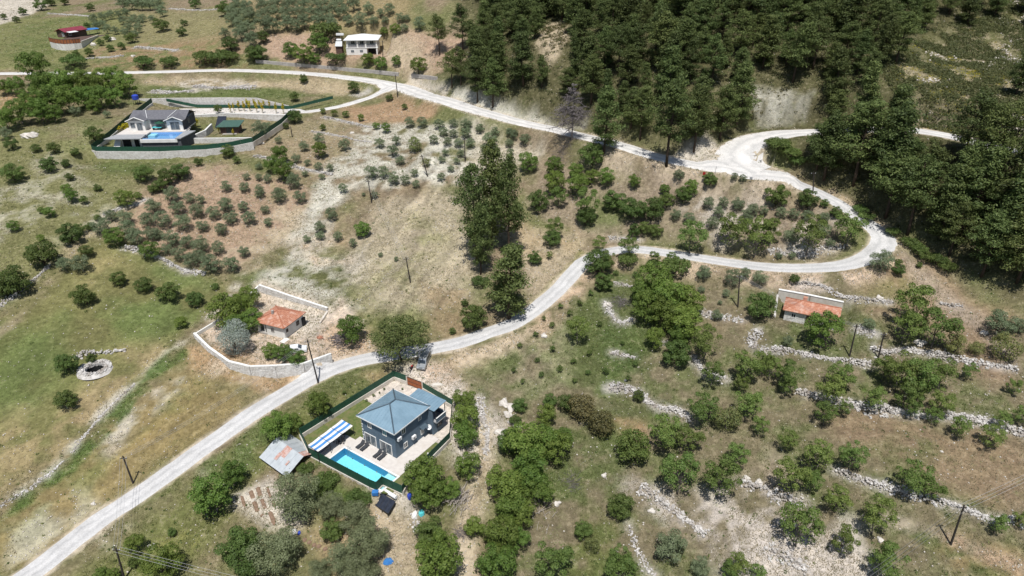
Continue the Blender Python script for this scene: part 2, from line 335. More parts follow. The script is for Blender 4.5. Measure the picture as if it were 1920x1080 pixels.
def width_along(path, keys):
    """keys: (sight column,row) -> width, spread along the path"""
    arcs = []; L_ = np.concatenate([[0], np.cumsum(np.hypot(*np.diff(path, axis=0).T))])
    for (a, b), w in keys:
        q = at(a, b); i = int(np.argmin(np.hypot(path[:, 0] - q[0], path[:, 1] - q[1]))); arcs.append((L_[i], w))
    arcs.sort(); return np.interp(L_, [a for a, _ in arcs], [w for _, w in arcs])
main_w = width_along(main_p, [((57,1078),4.1),((480,770),4.2),((913,626),4.2),((1100,487),4.0),((1377,493),4.2),((1573,500),4.5),((1657,448),5.6),((1587,391),4.2),((1520,355),4.6),((1460,337),8.5),((1400,327),8.5),((1343,317),6.0),((1213,289),5.4),((1027,240),5.8),((880,203),7.2),((763,167),8.5),((697,152),7.0),((580,138),5.6),((267,135),4.6)])
hair_w = width_along(hair_p, [((1425,322),12.0),((1386,286),12.0),((1440,256),9.0),((1490,250),6.5),((1740,249),5.0)])
drive_w = np.full(len(drive_p), 3.4); drive_w[:3] = 5.5
main_z = smooth_path(zarr(main_p[:, 0], main_p[:, 1]), 5); 
grade(main_p, 3.6, 4.5, main_z)
hair_z = smooth_path(zarr(hair_p[:, 0], hair_p[:, 1]), 4); grade(hair_p, 6.6, 4.0, hair_z)
drive_z = smooth_path(zarr(drive_p[:, 0], drive_p[:, 1]), 3); grade(drive_p, 2.4, 2.5, drive_z)
ROADS = [(main_p, main_w), (hair_p, hair_w), (drive_p, drive_w)]
# plots: blue villa (yard level 0, dug out under the pool), upper villa, red-tiled house, hut, white house, cabin, pit
VO = Vector((-25.95, 93.28, 0)); VA = math.radians(-34.5); VU = (math.cos(VA), math.sin(VA)); VW = (-math.sin(VA), math.cos(VA))
def vloc(x, y): return (VO.x + VU[0]*x + VW[0]*y, VO.y + VU[1]*x + VW[1]*y)
def vinv(p): dx, dy = p[0]-VO.x, p[1]-VO.y; return (dx*VU[0]+dy*VU[1], dx*VW[0]+dy*VW[1])
V_RING = [(-37.2,94.1),(-23.4,111.6),(-20.6,110.0),(-17.3,108.0),(-11.1,102.5),(-10.9,93.2),(-13.5,88.7),(-16.8,82.4),(-17.3,80.6),(-20.9,82.7),(-21.6,81.4),(-22.9,82.1),(-34.6,89.6)]
pad(V_RING, -.05, 2.2)
POOL = (-1.45, 10.9, -6.8, -3.2)      # in villa coordinates
pad([vloc(POOL[0]+.2,POOL[2]+.2), vloc(POOL[1]-.2,POOL[2]+.2), vloc(POOL[1]-.2,POOL[3]-.2), vloc(POOL[0]+.2,POOL[3]-.2)], -2.2, 1.0)
Z2 = 22.0
pad([(-126,183),(-84,183),(-80,190),(-84,191.8),(-122,190.6)], 19.6, 3.0)
pad([(-121.5,192.6),(-100,192.2),(-88.5,194.4),(-82,196),(-76,199),(-76,202),(-95,204),(-98,212),(-120,212)], Z2, 1.1)
pad([(-95,202.6),(-77.5,203.2),(-74,212),(-73.4,221),(-93.5,223),(-103,220),(-98,213)], 22.6, 1.0)
pad([(-104.5,223),(-93.5,226),(-73.6,223.8),(-71,231),(-80,234),(-120,232.5)], 25.2, 1.2)
ZR = 4.3; pad([(-64,119.5),(-57,112.5),(-50,110.8),(-39,113),(-41,128),(-58,137)], ZR, 3.0)
ZH = 8.7; pad([(54,119),(65,114),(69,122),(58,127.5)], ZH, 2.2)
ZW = 35.7; pad([(-66,270),(-49,270),(-49,288),(-66,288)], ZW, 3)
PIT = at(178, 690); pad([(PIT[0]+2.1*math.cos(a), PIT[1]+2.1*math.sin(a)) for a in np.linspace(0, 6.28, 14)[:-1]], PIT[2]-3.0, .9)

TILE = {'T%d%d' % (i, j): (480*i, 360*j) for i in range(4) for j in range(3)}
def tp(tile, s): ox, oy = TILE[tile]; return [(ox+float(a)/3, oy+float(b)/3) for a, b in (q.split(',') for q in s.split())]
RW_ = [('T22','545,20 690,40 770,105 850,140 930,150 1010,205','white rubble bank above the purple shrubs',1.0,.7,.36),
 ('T31','20,890 100,895 200,912 400,950 580,972','white rubble wall on the terrace below the stone hut',.9,.7,.34),('T31','600,870 640,910 780,890 920,912 1100,950 1400,1000','white rubble wall behind the far right trees',1.0,.8,.36),
 ('T32','150,40 320,82 480,122 620,140 860,180 1060,190 1250,222 1440,280','longest white rubble wall across the right terraces',1.15,.9,.38),('T32','380,490 560,552 700,592 900,650 1060,692 1250,762 1430,765','lower white rubble wall crossing behind the bottom right pole',.8,.8,.34),
 ('T32','0,625 90,645 190,675','rubble heap under the left trees of the lower right terraces',1.1,.6,.36),('T32','-20,930 60,960 130,1000 220,1060','rubble bank at the foot of the pale scree',1.0,.5,.4),
 ('T22','710,590 800,632 900,712 1000,782 1090,852','rubble bank along the upper edge of the pale scree',1.0,.6,.36),('T22','1290,560 1380,580 1440,600','rubble wall piece right of the middle terrace trees',.8,.7,.36),
 ('T31','150,512 300,532 380,570 450,600 600,615 700,622','drystone wall running right from the stone hut',.6,.7,.3),('T31','970,632 1095,646','short drystone wall right of the bright trees',.5,.7,.3),('T31','500,770 600,800','white rubble heap beside the hut pole',1.2,.4,.3),
 ('T21','1030,672 1150,702 1300,722','rubble line between the copse and the left terrace pole',.9,.5,.34),('T21','1390,775 1340,860 1440,892','white rubble corner left of the hut tree',.9,.5,.34),('T21','525,620 545,670 600,735 680,715','rubble ring around the purple bush on the green terrace',.9,.4,.32),('T21','555,905 620,915 690,935','small rubble patch on the green terrace',.7,.3,.3),('T21','1010,920 1080,1010 1200,1052','rubble line behind the dark round tree',.8,.5,.34),('T21','830,850 880,850','small white rubble heap below the copse',.6,.4,.3),
 ('T01','700,315 800,332 900,372 980,420 1060,450 1160,462','white stone wall under the brown olive terrace',.75,.8,.32),('T01','0,640 80,590 150,525 220,470 285,405','stone line along the left field boundary',.7,.4,.32),('T01','580,132 680,92 760,70 825,42','stone wall at the upper edge of the left boundary thickets',.6,.5,.3),
 ('T10','-10,880 120,902 230,942 330,965 430,985','stone terrace wall right of the brown olive terrace',.7,.6,.34),('T10','380,660 520,690 640,716 740,706','stone wall under the young orchard strip',.7,.6,.32),('T10','310,740 480,770 560,790 650,800','stone wall below the orchard strip, second down',.5,.5,.32),
 ('T00','760,268 880,275 1000,285','rubble line on the slope above the upper road',1.2,.6,.45),('T00','850,516 970,520 1090,515','rubble patch in the meadow behind the far villa',1.4,.4,.45),('T00','1090,486 1250,495 1440,490','rubble strip along the bank under the upper road',1.6,.4,.45),('T00','270,76 400,85 510,92','stone line above the red cabin',.8,.4,.45),('T00','950,50 1080,58 1220,55','stone line at the top left of the big grove',.8,.4,.45),('T00','480,332 590,325 700,315','stone line just above the upper road',.8,.5,.42),
 ('T22','655,800 690,900 740,1000 800,1085','narrow white rubble line at the bottom middle',.45,.4,.3),('T02','-10,700 130,612 250,530 360,432','pale pebble line along the left ditch, lower half',.35,.15,.22),('T02','400,390 470,300 560,190 660,90 760,0','pale pebble line along the left ditch, upper half',.35,.15,.22),('T21','540,265 600,262 720,270','white stones on the verge above the lower bend',.5,.3,.3),('T21','570,510 690,540','stones under the hedge at the lower bend',.6,.4,.3),('T31','0,335 130,345 300,330 450,305','white rubble bank inside the loop bend',.9,.5,.36),('T22','-20,215 40,240','rubble at the edge of the track wood',.8,.5,.4),('T12','1250,80 1270,180 1300,300 1290,400','white rubble along the track right of the villa',.8,.4,.34),('T12','880,720 905,780 900,850','white rubble strip beside the teal rubbish',.45,.4,.3)]
# ---- colours of the soil and its growth, in map space
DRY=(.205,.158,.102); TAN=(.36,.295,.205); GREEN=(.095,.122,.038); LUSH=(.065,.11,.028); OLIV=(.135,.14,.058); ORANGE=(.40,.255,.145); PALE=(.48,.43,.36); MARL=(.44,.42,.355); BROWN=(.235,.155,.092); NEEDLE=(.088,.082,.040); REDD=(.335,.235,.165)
n1 = fbm(MX, MY, 14, 21, 5); n2 = fbm(MX, MY, 45, 31, 4); n3 = fbm(MX, MY, 5, 41, 4); n4 = fbm(MX, MY, 2.4, 47, 3)
PAINT = np.zeros(MX.shape + (3,)); PAINT[:] = OLIV
def blend(w, c): 
    global PAINT
    w = np.clip(w, 0, 1)[..., None]; PAINT = PAINT * (1 - w) + np.array(c) * w
blend(smooth01(.5 + 1.6*n1), DRY); blend(.5*smooth01(.1 + 1.8*n2), GREEN)
def patch(c, px, edge=3.0, amp=4.0, k=1.0, hole=0.0):
    """a tract of ground with a ragged edge; hole > 0 breaks it up"""
    poly = survey(px); d, _ = seg_dist(MX, MY, poly, True); s = np.where(in_poly(MX, MY, poly), d, -d)
    w = smooth01((s + amp*n3 + amp*.8*n1) / edge * .5 + .5) * k
    if hole: w = w * smooth01(.5 + 2.2*(n3*.6 + n4*.5) + (.5 - hole))
    blend(w, c)
def strip(c, px, half, edge=1.0, amp=.8, k=1.0, hole=0.0):
    path = catmull(survey(px), 2.0); d, _ = seg_dist(MX, MY, path)
    w = smooth01((half - d + amp*n3 + amp*.6*n4) / edge * .5 + .5) * k
    if hole: w = w * smooth01(.5 + 2.2*(n3*.6 + n4*.6) + (.5 - hole))
    blend(w, c)
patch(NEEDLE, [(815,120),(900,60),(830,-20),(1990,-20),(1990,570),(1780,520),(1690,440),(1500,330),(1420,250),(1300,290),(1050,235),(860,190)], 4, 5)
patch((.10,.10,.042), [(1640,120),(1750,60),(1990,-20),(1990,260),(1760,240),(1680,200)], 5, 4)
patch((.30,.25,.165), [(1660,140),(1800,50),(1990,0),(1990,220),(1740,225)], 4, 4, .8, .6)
patch((.36,.345,.29), [(1395,185),(1410,168),(1530,170),(1520,215),(1470,235),(1400,240)], 2, 3, .95, .2); patch(TAN, [(1690,180),(1820,205),(1800,240),(1700,245)], 2, 2.5); patch(PALE, [(1860,200),(1930,205),(1930,250),(1880,240)], 2, 2)
patch(PALE, [(1270,295),(1290,270),(1340,270),(1365,300),(1300,310)], 1.5, 1.5); patch(MARL, [(830,190),(850,165),(920,190),(1000,210),(1090,240),(1010,232),(900,206)], 1.5, 1.5)
patch(TAN, [(1000,60),(1050,40),(1070,80),(1030,120),(1010,105)], 2, 3)
# upper left
patch((.17,.17,.07), [(-60,40),(250,20),(420,40),(420,120),(-60,130)], 4, 5); patch(PALE, [(-60,-10),(70,-10),(90,10),(20,40),(-60,60)], 2, 2); patch(GREEN, [(20,50),(200,20),(190,60),(60,120),(0,110)], 5, 5, .7, .4)
patch(BROWN, [(170,90),(420,60),(470,130),(160,130)], 4, 4, .8, .4); patch((.22,.185,.10), [(230,20),(430,10),(450,70),(250,80)], 4, 4, .6)
patch(REDD, [(500,60),(640,70),(650,105),(730,60),(870,70),(880,110),(800,145),(720,125),(500,112)], 3, 3); patch((.24,.19,.10), [(430,-20),(800,-20),(760,50),(500,60)], 4, 4); patch(TAN, [(720,80),(780,70),(820,120),(800,150),(770,150),(720,120)], 3, 3, .8)
patch((.33,.265,.17), [(260,140),(640,150),(690,165),(640,180),(520,165),(280,160)], 2, 2.5); patch(GREEN, [(280,160),(520,165),(600,180),(520,185),(280,182)], 2, 2.5, .8); patch(PALE, [(360,150),(480,150),(480,165),(290,172)], 2, 2, .8, .5)
patch(PALE, [(770,140),(830,150),(850,165),(830,178),(780,165)], 2, 2); patch((.40,.37,.33), [(655,178),(690,163),(700,168),(675,183)], 1.2, 1)
patch((.30,.20,.12), [(640,200),(740,180),(830,205),(790,230),(650,225)], 3, 3); patch(ORANGE, [(0,165),(60,180),(40,200),(0,200)], 3, 3)
# left fields
patch((.165,.16,.07), [(-60,230),(180,270),(330,300),(180,420),(110,520),(-60,600)], 5, 5); patch((.33,.31,.23), [(-60,360),(120,340),(230,420),(130,450),(-40,450)], 4, 4, .85, .55); patch((.30,.28,.2), [(60,290),(160,310),(180,350),(90,350)], 4, 4, .7, .5); patch(GREEN, [(180,290),(330,300),(280,330),(190,330)], 3, 3, .8)
patch((.20,.21,.09), [(140,230),(190,240),(180,290),(120,285)], 4, 4, .6)
patch((.15,.143,.058), [(-60,650),(90,520),(170,450),(260,465),(400,520),(440,540),(330,640),(270,720),(100,860),(-60,960)], 3, 2.5); patch((.10,.135,.042), [(200,560),(300,560),(370,590),(300,640),(220,620)], 5, 6, .8); patch((.095,.13,.04), [(-40,640),(120,600),(160,660),(60,760),(-40,760)], 6, 7, .75); patch((.105,.14,.045), [(230,470),(380,500),(390,540),(280,520)], 4, 5, .7)
patch((.24,.20,.095), [(150,470),(260,480),(240,520),(160,540)], 4, 5, .7, .4); patch((.26,.20,.11), [(-60,820),(60,790),(180,790),(100,880),(-60,960)], 5, 5, .75, .4); patch((.29,.22,.125), [(230,660),(330,640),(300,690),(200,770),(150,810),(140,770)], 3, 4, .7, .45)
# olive terrace with red-brown soil
patch(REDD, [(215,420),(290,350),(420,300),(560,345),(580,400),(520,440),(450,500),(330,495),(270,470)], 3, 3, .9); patch(OLIV, [(380,300),(560,290),(590,350),(480,380)], 3, 4, .6, .5); patch((.28,.22,.14), [(500,215),(640,230),(700,270),(620,330),(470,290)], 4, 4, .7)
patch(TAN, [(440,470),(540,380),(600,380),(560,480),(480,540)], 3, 4, .8, .35); patch(GREEN, [(440,520),(500,500),(520,520),(470,555)], 2, 2, .8)
# marl slope
patch(MARL, [(640,280),(700,235),(850,225),(1000,285),(930,310),(870,360),(800,330),(730,350),(650,350),(600,420),(560,470),(600,360)], 3, 4, .95, .12); patch((.45,.39,.30), [(900,230),(1010,270),(960,330),(880,380),(860,360)], 3, 4, .75); patch(MARL, [(480,530),(560,450),(620,450),(650,500),(640,560),(680,580),(660,640),(620,600),(540,545)], 3, 3, .9, .15)
patch((.37,.315,.225), [(650,480),(700,390),(860,350),(900,440),(880,560),(740,600),(680,570)], 4, 4, .85); patch((.20,.19,.095), [(660,560),(740,430),(800,400),(830,450),(760,560),(800,640),(700,620)], 5, 5, .7, .55); patch(PALE, [(630,480),(690,470),(690,520),(640,540)], 3, 3, .7, .3); patch((.21,.155,.09), [(790,530),(880,540),(870,650),(800,620)], 3, 3, .8, .3); patch((.125,.14,.048), [(660,590),(780,575),(800,620),(690,640)], 2.5, 3, .7); patch(ORANGE, [(560,460),(640,450),(650,490),(580,500)], 3, 3, .6, .4)
patch(TAN, [(960,430),(1080,430),(1110,480),(1040,545),(990,575),(985,500)], 2.5, 2.5, .9); patch((.33,.25,.15), [(930,380),(1010,440),(1090,420),(1080,470),(980,480)], 3, 3, .7, .3)
# red-tiled house yard and surroundings
patch((.50,.40,.31), [(372,625),(480,545),(490,530),(625,580),(640,560),(700,655),(690,668),(590,692),(480,695),(420,670)], 2, 1.5); patch((.54,.49,.42), [(485,540),(615,585),(590,640),(550,620),(530,575)], 2, 2, .8); patch(ORANGE, [(400,650),(470,660),(480,690),(420,680)], 2, 2, .8); patch(ORANGE, [(360,650),(470,705),(590,705),(520,735),(430,720),(360,690)], 2, 2.5, .8); patch(ORANGE, [(600,610),(690,620),(690,665),(610,640)], 2.5, 3, .6, .3); patch(PALE, [(400,680),(470,712),(500,732),(440,725),(380,695)], 2, 2, .7, .5)
# verges of the main road
patch((.235,.18,.082), [(-60,1010),(140,860),(330,690),(470,735),(420,790),(240,920),(60,1060),(-60,1100)], 3, 3, .85); patch(GREEN, [(-60,1020),(60,950),(160,870),(330,720),(400,730),(240,850),(90,970),(-60,1070)], 3, 5, .6, .5); patch((.38,.36,.27), [(0,1010),(130,930),(180,950),(60,1050),(0,1070)], 3, 3, .7, .6); patch(PALE, [(190,820),(250,760),(330,710),(340,730),(260,800),(210,850)], 2, 3, .75, .62)
patch((.30,.195,.085), [(230,850),(310,780),(350,780),(330,810),(250,870)], 3, 4, .6, .4)
patch((.135,.145,.05), [(110,1090),(300,950),(480,800),(560,770),(620,730),(700,700),(740,690),(560,830),(500,880),(440,930),(420,1010),(330,1090)], 2.5, 2.5, .9); patch((.085,.125,.04), [(390,870),(490,800),(540,790),(500,840),(440,890)], 2.5, 4, .75, .4); patch((.36,.34,.25), [(180,1010),(300,940),(360,900),(330,960),(200,1040)], 2.5, 3, .7, .6); patch((.29,.215,.12), [(600,740),(680,700),(740,690),(700,730),(640,770)], 2, 2.5, .8, .3); patch((.27,.25,.07), [(310,1000),(380,990),(350,1030),(310,1040)], 2, 2, .6, .4)
# villa: gravel back garden, drive-in, kitchen garden, lower garden
patch((.56,.50,.44), [(742,700),(800,685),(880,690),(890,740),(850,765),(830,745),(770,722)], 2, 1.2); patch(ORANGE, [(800,690),(900,670),(960,640),(960,650),(880,710),(830,720)], 2, 2, .6, .3); patch((.60,.54,.48), [(850,760),(900,720),(925,760),(970,790),(930,830),(905,880),(850,860),(846,800)], 2, 2.5, .9); patch((.60,.55,.49), [(690,880),(770,930),(790,960),(770,990),(700,935)], 1.5, 1.2, .8)
patch((.50,.45,.38), [(437,935),(510,893),(545,930),(575,985),(530,1020),(480,975)], 1.2, .8); patch(TAN, [(690,945),(790,960),(785,1090),(690,1090),(660,1020)], 2, 2); patch((.37,.27,.165), [(560,990),(690,960),(700,1090),(590,1090)], 2, 2, .9); patch((.085,.135,.03), [(556,850),(600,870),(660,905),(690,930),(640,960),(560,905),(550,880)], 1.5, 1.5, .9, .3); patch((.14,.14,.06), [(440,1000),(600,1000),(640,1090),(400,1090)], 3, 3, .8)
strip((.46,.38,.275), [(880,715),(905,790),(908,850),(905,910),(885,960),(870,1010),(872,1090)], 1.7, 1.0, 1.0); strip(DRY, [(905,870),(905,910),(885,960)], .5, .8, .8, .6)
# right: terraces
patch((.195,.162,.095), [(860,700),(1000,610),(1110,505),(1440,520),(1640,520),(1990,620),(1990,1100),(930,1100),(950,800)], 3, 3, .9); patch(DRY, [(1000,800),(1200,760),(1400,800),(1400,1100),(1000,1100)], 5, 6, .7, .4); patch(GREEN, [(1070,560),(1160,505),(1230,530),(1210,640),(1190,700),(1090,740),(1040,700)], 3, 3.5, .85); patch(LUSH, [(1130,620),(1200,620),(1200,690),(1140,710)], 3, 3, .7); patch(LUSH, [(1150,510),(1230,510),(1200,530),(1150,525)], 2, 2, .7)
patch((.38,.32,.21), [(880,680),(1010,610),(1060,590),(1060,640),(1070,720),(1000,735),(920,715)], 3, 3, .7, .42); patch(GREEN, [(880,700),(960,660),(970,690),(930,720)], 2.5, 2.5, .7); patch(GREEN, [(1080,760),(1200,740),(1250,770),(1190,800),(1160,860),(1130,830)], 3, 3, .8); patch(ORANGE, [(1150,785),(1210,790),(1215,825),(1170,815)], 1.5, 1.5, .9); patch(GREEN, [(1010,820),(1110,800),(1130,860),(1090,960),(1130,1090),(1000,1090)], 4, 5, .75, .35); patch((.15,.155,.05), [(1060,960),(1150,980),(1200,1090),(1060,1090)], 3, 4, .8, .3)
patch(GREEN, [(880,720),(1110,540),(1440,540),(1640,560),(1990,700),(1990,1100),(930,1100),(950,820)], 4, 4, .7, .62); patch((.27,.195,.12), [(1320,560),(1420,590),(1400,660),(1320,620)], 3, 3, .7, .3); patch(GREEN, [(1420,600),(1560,650),(1600,620),(1640,650),(1560,690),(1440,660)], 2.5, 3, .8); patch((.26,.185,.115), [(1580,510),(1740,490),(1900,610),(1900,720),(1800,700),(1760,600),(1640,580)], 3, 3.5, .85); patch((.17,.16,.065), [(1600,530),(1690,520),(1720,560),(1620,570)], 3, 3, .7, .3); patch((.32,.26,.20), [(1690,470),(1760,530),(1900,640),(1900,680),(1800,600),(1700,500)], 2, 2, .8)
patch((.245,.175,.105), [(1470,755),(1700,790),(1930,830),(1930,960),(1750,920),(1560,830)], 3, 4, .85); patch(OLIV, [(1620,830),(1740,840),(1760,920),(1640,880)], 3, 4, .8, .3); patch((.53,.47,.395), [(1200,915),(1300,930),(1440,900),(1500,950),(1600,1000),(1640,1100),(1380,1100),(1330,1010),(1250,970)], 3, 3, .92, .15); patch((.44,.35,.26), [(1390,880),(1450,850),(1500,900),(1440,940)], 3, 3, .7, .2)
strip(GREEN, [(1680,985),(1740,1010),(1800,1045),(1860,1075),(1930,1095)], 1.0, .8, .6); strip((.40,.33,.24), [(1660,975),(1760,1000),(1860,1045),(1960,1080)], .9, .8, .8, .8, .3); strip(ORANGE, [(1800,1030),(1930,1080)], 2.5, 2, 2, .6, .4)
# inside the loop, road embankments
patch((.235,.185,.135), [(1000,310),(1220,330),(1420,350),(1560,400),(1620,430),(1600,480),(1450,480),(1250,450),(1120,440),(1000,400)], 3, 4, .8); patch((.40,.36,.31), [(1260,380),(1400,365),(1580,420),(1600,470),(1440,475),(1300,440)], 3, 4, .8, .42); patch(GREEN, [(1120,370),(1200,390),(1160,430),(1110,420)], 3, 3, .8)
strip((.46,.34,.23), [(1010,612),(1050,575),(1085,535),(1110,508)], 2.2, 1.5, 1.6, .9, .2); strip((.48,.37,.27), [(1150,490),(1230,493),(1330,503),(1440,520),(1540,523),(1620,510),(1670,490)], 2.0, 1.5, 1.6, .9, .2); strip((.45,.36,.26), [(870,672),(930,650),(990,622)], 1.6, 1.2, 1.2, .8, .2); strip((.42,.34,.25), [(1100,285),(1180,300),(1260,325),(1350,340),(1440,352)], 2.0, 1.5, 1.5, .8, .2); strip((.40,.31,.21), [(1560,362),(1610,395),(1660,430),(1690,460)], 1.2, 1, 1, .8, .2); strip((.155,.15,.05), [(1000,570),(1060,510),(1090,475)], 1.0, .8, .8, .8)
# field track and ditch on the left
strip((.40,.37,.29), [(-30,965),(40,925),(120,862),(160,815),(210,760),(260,715),(320,660),(400,590),(435,545),(455,515)], 1.0, .8, .9, .9, .35); strip((.075,.115,.03), [(-20,975),(70,920),(140,860),(190,805),(230,765),(290,700),(330,665)], 1.7, .8, 1.2, .95, .15)
strip((.32,.26,.17), [(-20,640),(60,575),(110,505),(150,450),(230,410)], 1.2, 1, 1, .7, .3)
for _tl, _s, _lab, _hf, _h, _sz in RW_: strip((.46,.42,.37), tp(_tl, _s), _hf*.7, 1.1, .8, .75, .25)
def streaks(px, a, b, amp, wid, ln, seed):
    """run-off and mowing streaks along one direction of the slope"""
    global PAINT
    A_, B_2 = np.array(at(*a)[:2]), np.array(at(*b)[:2]); d = (B_2-A_)/np.linalg.norm(B_2-A_); al = MX*d[0]+MY*d[1]; pe = -MX*d[1]+MY*d[0] + 1.2*n3
    poly = survey(px); dd, _ = seg_dist(MX, MY, poly, True); w = smooth01(np.where(in_poly(MX, MY, poly), dd, -dd)/6+.3)
    st = fbm(pe*ln/wid, al, ln, seed, 3); PAINT = PAINT*(1 + amp*w*st)[..., None]
    return w
streaks([(560,480),(640,330),(760,280),(900,300),(900,600),(700,640),(600,600)], (860,340), (690,560), .5, 1.3, 16, 201)
streaks([(880,690),(1010,610),(1070,600),(1080,730),(920,720)], (960,640), (1030,720), .7, 1.2, 14, 203)
FIELD_W = 1 - .9*streaks([(-60,650),(90,520),(170,450),(260,465),(400,520),(440,540),(330,640),(270,720),(100,860),(-60,960)], (330,520), (60,760), .32, 2.6, 22, 205)
FIELD_W = FIELD_W * (1 - .6*streaks([(-60,1010),(140,860),(330,690),(470,735),(420,790),(240,920),(60,1060),(-60,1100)], (430,760), (60,1040), .35, 1.6, 18, 207))
_gb = in_poly(MX, MY, V_RING).astype(float); _lx = (MX-VO.x)*VU[0]+(MY-VO.y)*VU[1]; _ly = (MX-VO.x)*VW[0]+(MY-VO.y)*VW[1]
blend(_gb*smooth01((_ly-5.5)/3), (.56,.50,.44)); blend(_gb*smooth01((_lx-8)/2)*smooth01((_ly+1)/1.5)*.8, (.50,.45,.39))
for path, w in ROADS:            # worn shoulders
    d, arc = seg_dist(MX[::1], MY[::1], path[::2]); L_ = np.concatenate([[0], np.cumsum(np.hypot(*np.diff(path[::2], axis=0).T))]); ww = np.interp(arc, L_, w[::2][:len(L_)])
    blend(.85*smooth01((ww/2 + .75 - d + .9*n3 + .5*n4) / .8), (.47,.40,.31))
_rp = survey([(870,720),(1000,620),(1110,515),(1440,525),(1640,525),(1990,620),(1990,1110),(930,1110),(950,800)]); _rd, _ = seg_dist(MX, MY, _rp, True); _rw = smooth01(np.where(in_poly(MX, MY, _rp), _rd, -_rd)/8+.4)
_dark = np.clip(1.25-1.1*PAINT.mean(-1), .6, 1)      # darker, browner soil on the terraces; bare stone stays pale
PAINT *= (1 - _rw*.13*_dark)[..., None]; PAINT[..., 2] *= 1 + .06*_rw
PAINT *= (1 + .16*n4 + .12*n3)[..., None]

# ---- the ground sheet: survey grid with coarser rings out to the horizon
def rings(a, lo, hi):
    up = [a[-1]]; s = GS
    while up[-1] < hi: s *= 1.28; up.append(up[-1] + s)
    dn = [a[0]]; s = GS
    while dn[-1] > lo: s *= 1.28; dn.append(dn[-1] - s)
    return np.array(dn[:0:-1]), np.array(up[1:])
xl, xr = rings(gx, -4000, 4000); yl, yr = rings(gy, -3000, 5000)
X = np.concatenate([xl, gx, xr]); Y = np.concatenate([yl, gy, yr]); nx, ny = len(X), len(Y)
XX, YY = np.meshgrid(X, Y); cxx = np.clip(XX, GX0, GX1); cyy = np.clip(YY, GY0, GY1)
ZZ = zarr(cxx, cyy)
out = np.maximum(np.abs(XX) - GX1, 0) ; back = np.maximum(YY - GY1, 0); front = np.maximum(GY0 - YY, 0)
ZZ = ZZ + .22*np.minimum(back, 1500) + .05*np.minimum(out, 1500) - .10*np.minimum(front, 600) + fbm(XX, YY, 260, 77, 4) * np.minimum(35, .12*(out + back + front))
ZZ[len(yl):len(yl)+len(gy), len(xl):len(xl)+len(gx)] = GZ
CC = np.zeros((ny, nx, 4), np.float32); CC[..., 3] = 1; CC[..., :3] = (.12,.11,.055)
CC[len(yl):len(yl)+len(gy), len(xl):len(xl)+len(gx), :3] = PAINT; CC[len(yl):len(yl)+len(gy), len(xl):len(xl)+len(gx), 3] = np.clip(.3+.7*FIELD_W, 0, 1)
me = bpy.data.meshes.new('ground'); nv = nx*ny; me.vertices.add(nv)
me.vertices.foreach_set('co', np.stack([XX, YY, ZZ], -1).astype(np.float32).ravel())
i = np.arange(nx-1)[None] + nx*np.arange(ny-1)[:, None]; quads = np.stack([i, i+1, i+1+nx, i+nx], -1).reshape(-1, 4)
me.loops.add(quads.size); me.loops.foreach_set('vertex_index', quads.ravel().astype(np.int32))
me.polygons.add(len(quads)); me.polygons.foreach_set('loop_start', np.arange(0, quads.size, 4, dtype=np.int32)); me.polygons.foreach_set('loop_total', np.full(len(quads), 4, np.int32))
me.update(); me.validate(); me.polygons.foreach_set('use_smooth', np.ones(len(quads), bool))
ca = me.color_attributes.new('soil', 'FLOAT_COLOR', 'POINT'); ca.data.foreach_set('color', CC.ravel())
m, nt, N, L, B = _nt('earth_and_growth'); B.inputs['Roughness'].default_value = .95; B.inputs['Specular IOR Level'].default_value = .1
at_n = N.new('ShaderNodeAttribute'); at_n.attribute_name = 'soil'; tc = N.new('ShaderNodeTexCoord')
def noise(sc, det=5, rough=.6):
    n = N.new('ShaderNodeTexNoise'); n.inputs['Scale'].default_value = sc; n.inputs['Detail'].default_value = det; n.inputs['Roughness'].default_value = rough; L.new(tc.outputs['Object'], n.inputs['Vector']); return n.outputs[0]
def rng_node(src, a, b, c, d):
    r = N.new('ShaderNodeMapRange'); r.inputs[1].default_value = a; r.inputs[2].default_value = b; r.inputs[3].default_value = c; r.inputs[4].default_value = d; L.new(src, r.inputs[0]); return r.outputs[0]
def mixc(fac, a, b, mode='MIX'):
    x = N.new('ShaderNodeMix'); x.data_type = 'RGBA'; x.blend_type = mode
    if isinstance(fac, float): x.inputs[0].default_value = fac
    else: L.new(fac, x.inputs[0])
    for k, s in ((6, a), (7, b)):
        if isinstance(s, tuple): x.inputs[k].default_value = (*s, 1)
        else: L.new(s, x.inputs[k])
    return x.outputs[2]
def mul(a, b):
    x = N.new('ShaderNodeMath'); x.operation = 'MULTIPLY'; L.new(a, x.inputs[0])
    if isinstance(b, float): x.inputs[1].default_value = b
    else: L.new(b, x.inputs[1])
    return x.outputs[0]
f1 = noise(.9, 8, .72); f2 = noise(2.6, 6, .7); f3 = noise(.22, 5, .6); f4 = noise(5.0, 3, .6); f5 = noise(.5, 4, .6)
g = N.new('ShaderNodeVectorMath'); g.operation = 'SCALE'; L.new(at_n.outputs['Color'], g.inputs[0]); L.new(mul(rng_node(f1, .3, .7, .62, 1.4), rng_node(f2, .3, .7, .75, 1.25)), g.inputs['Scale'])
c = g.outputs[0]
AL = at_n.outputs['Alpha']
c = mixc(mul(mul(rng_node(f1, .55, .63, 0, 1), .32), AL), c, (.34,.285,.20))                # straw
c = mixc(mul(mul(rng_node(f5, .55, .68, 0, 1), rng_node(f2, .47, .56, 0, .55)), AL), c, (.10,.12,.04))   # weeds
sp = mul(rng_node(f4, .63, .68, 0, 1), rng_node(f3, .45, .66, .03, .6))
c = mixc(mul(sp, AL), c, (.56,.52,.45))                                                        # stones in the soil
L.new(c, B.inputs['Base Color'])
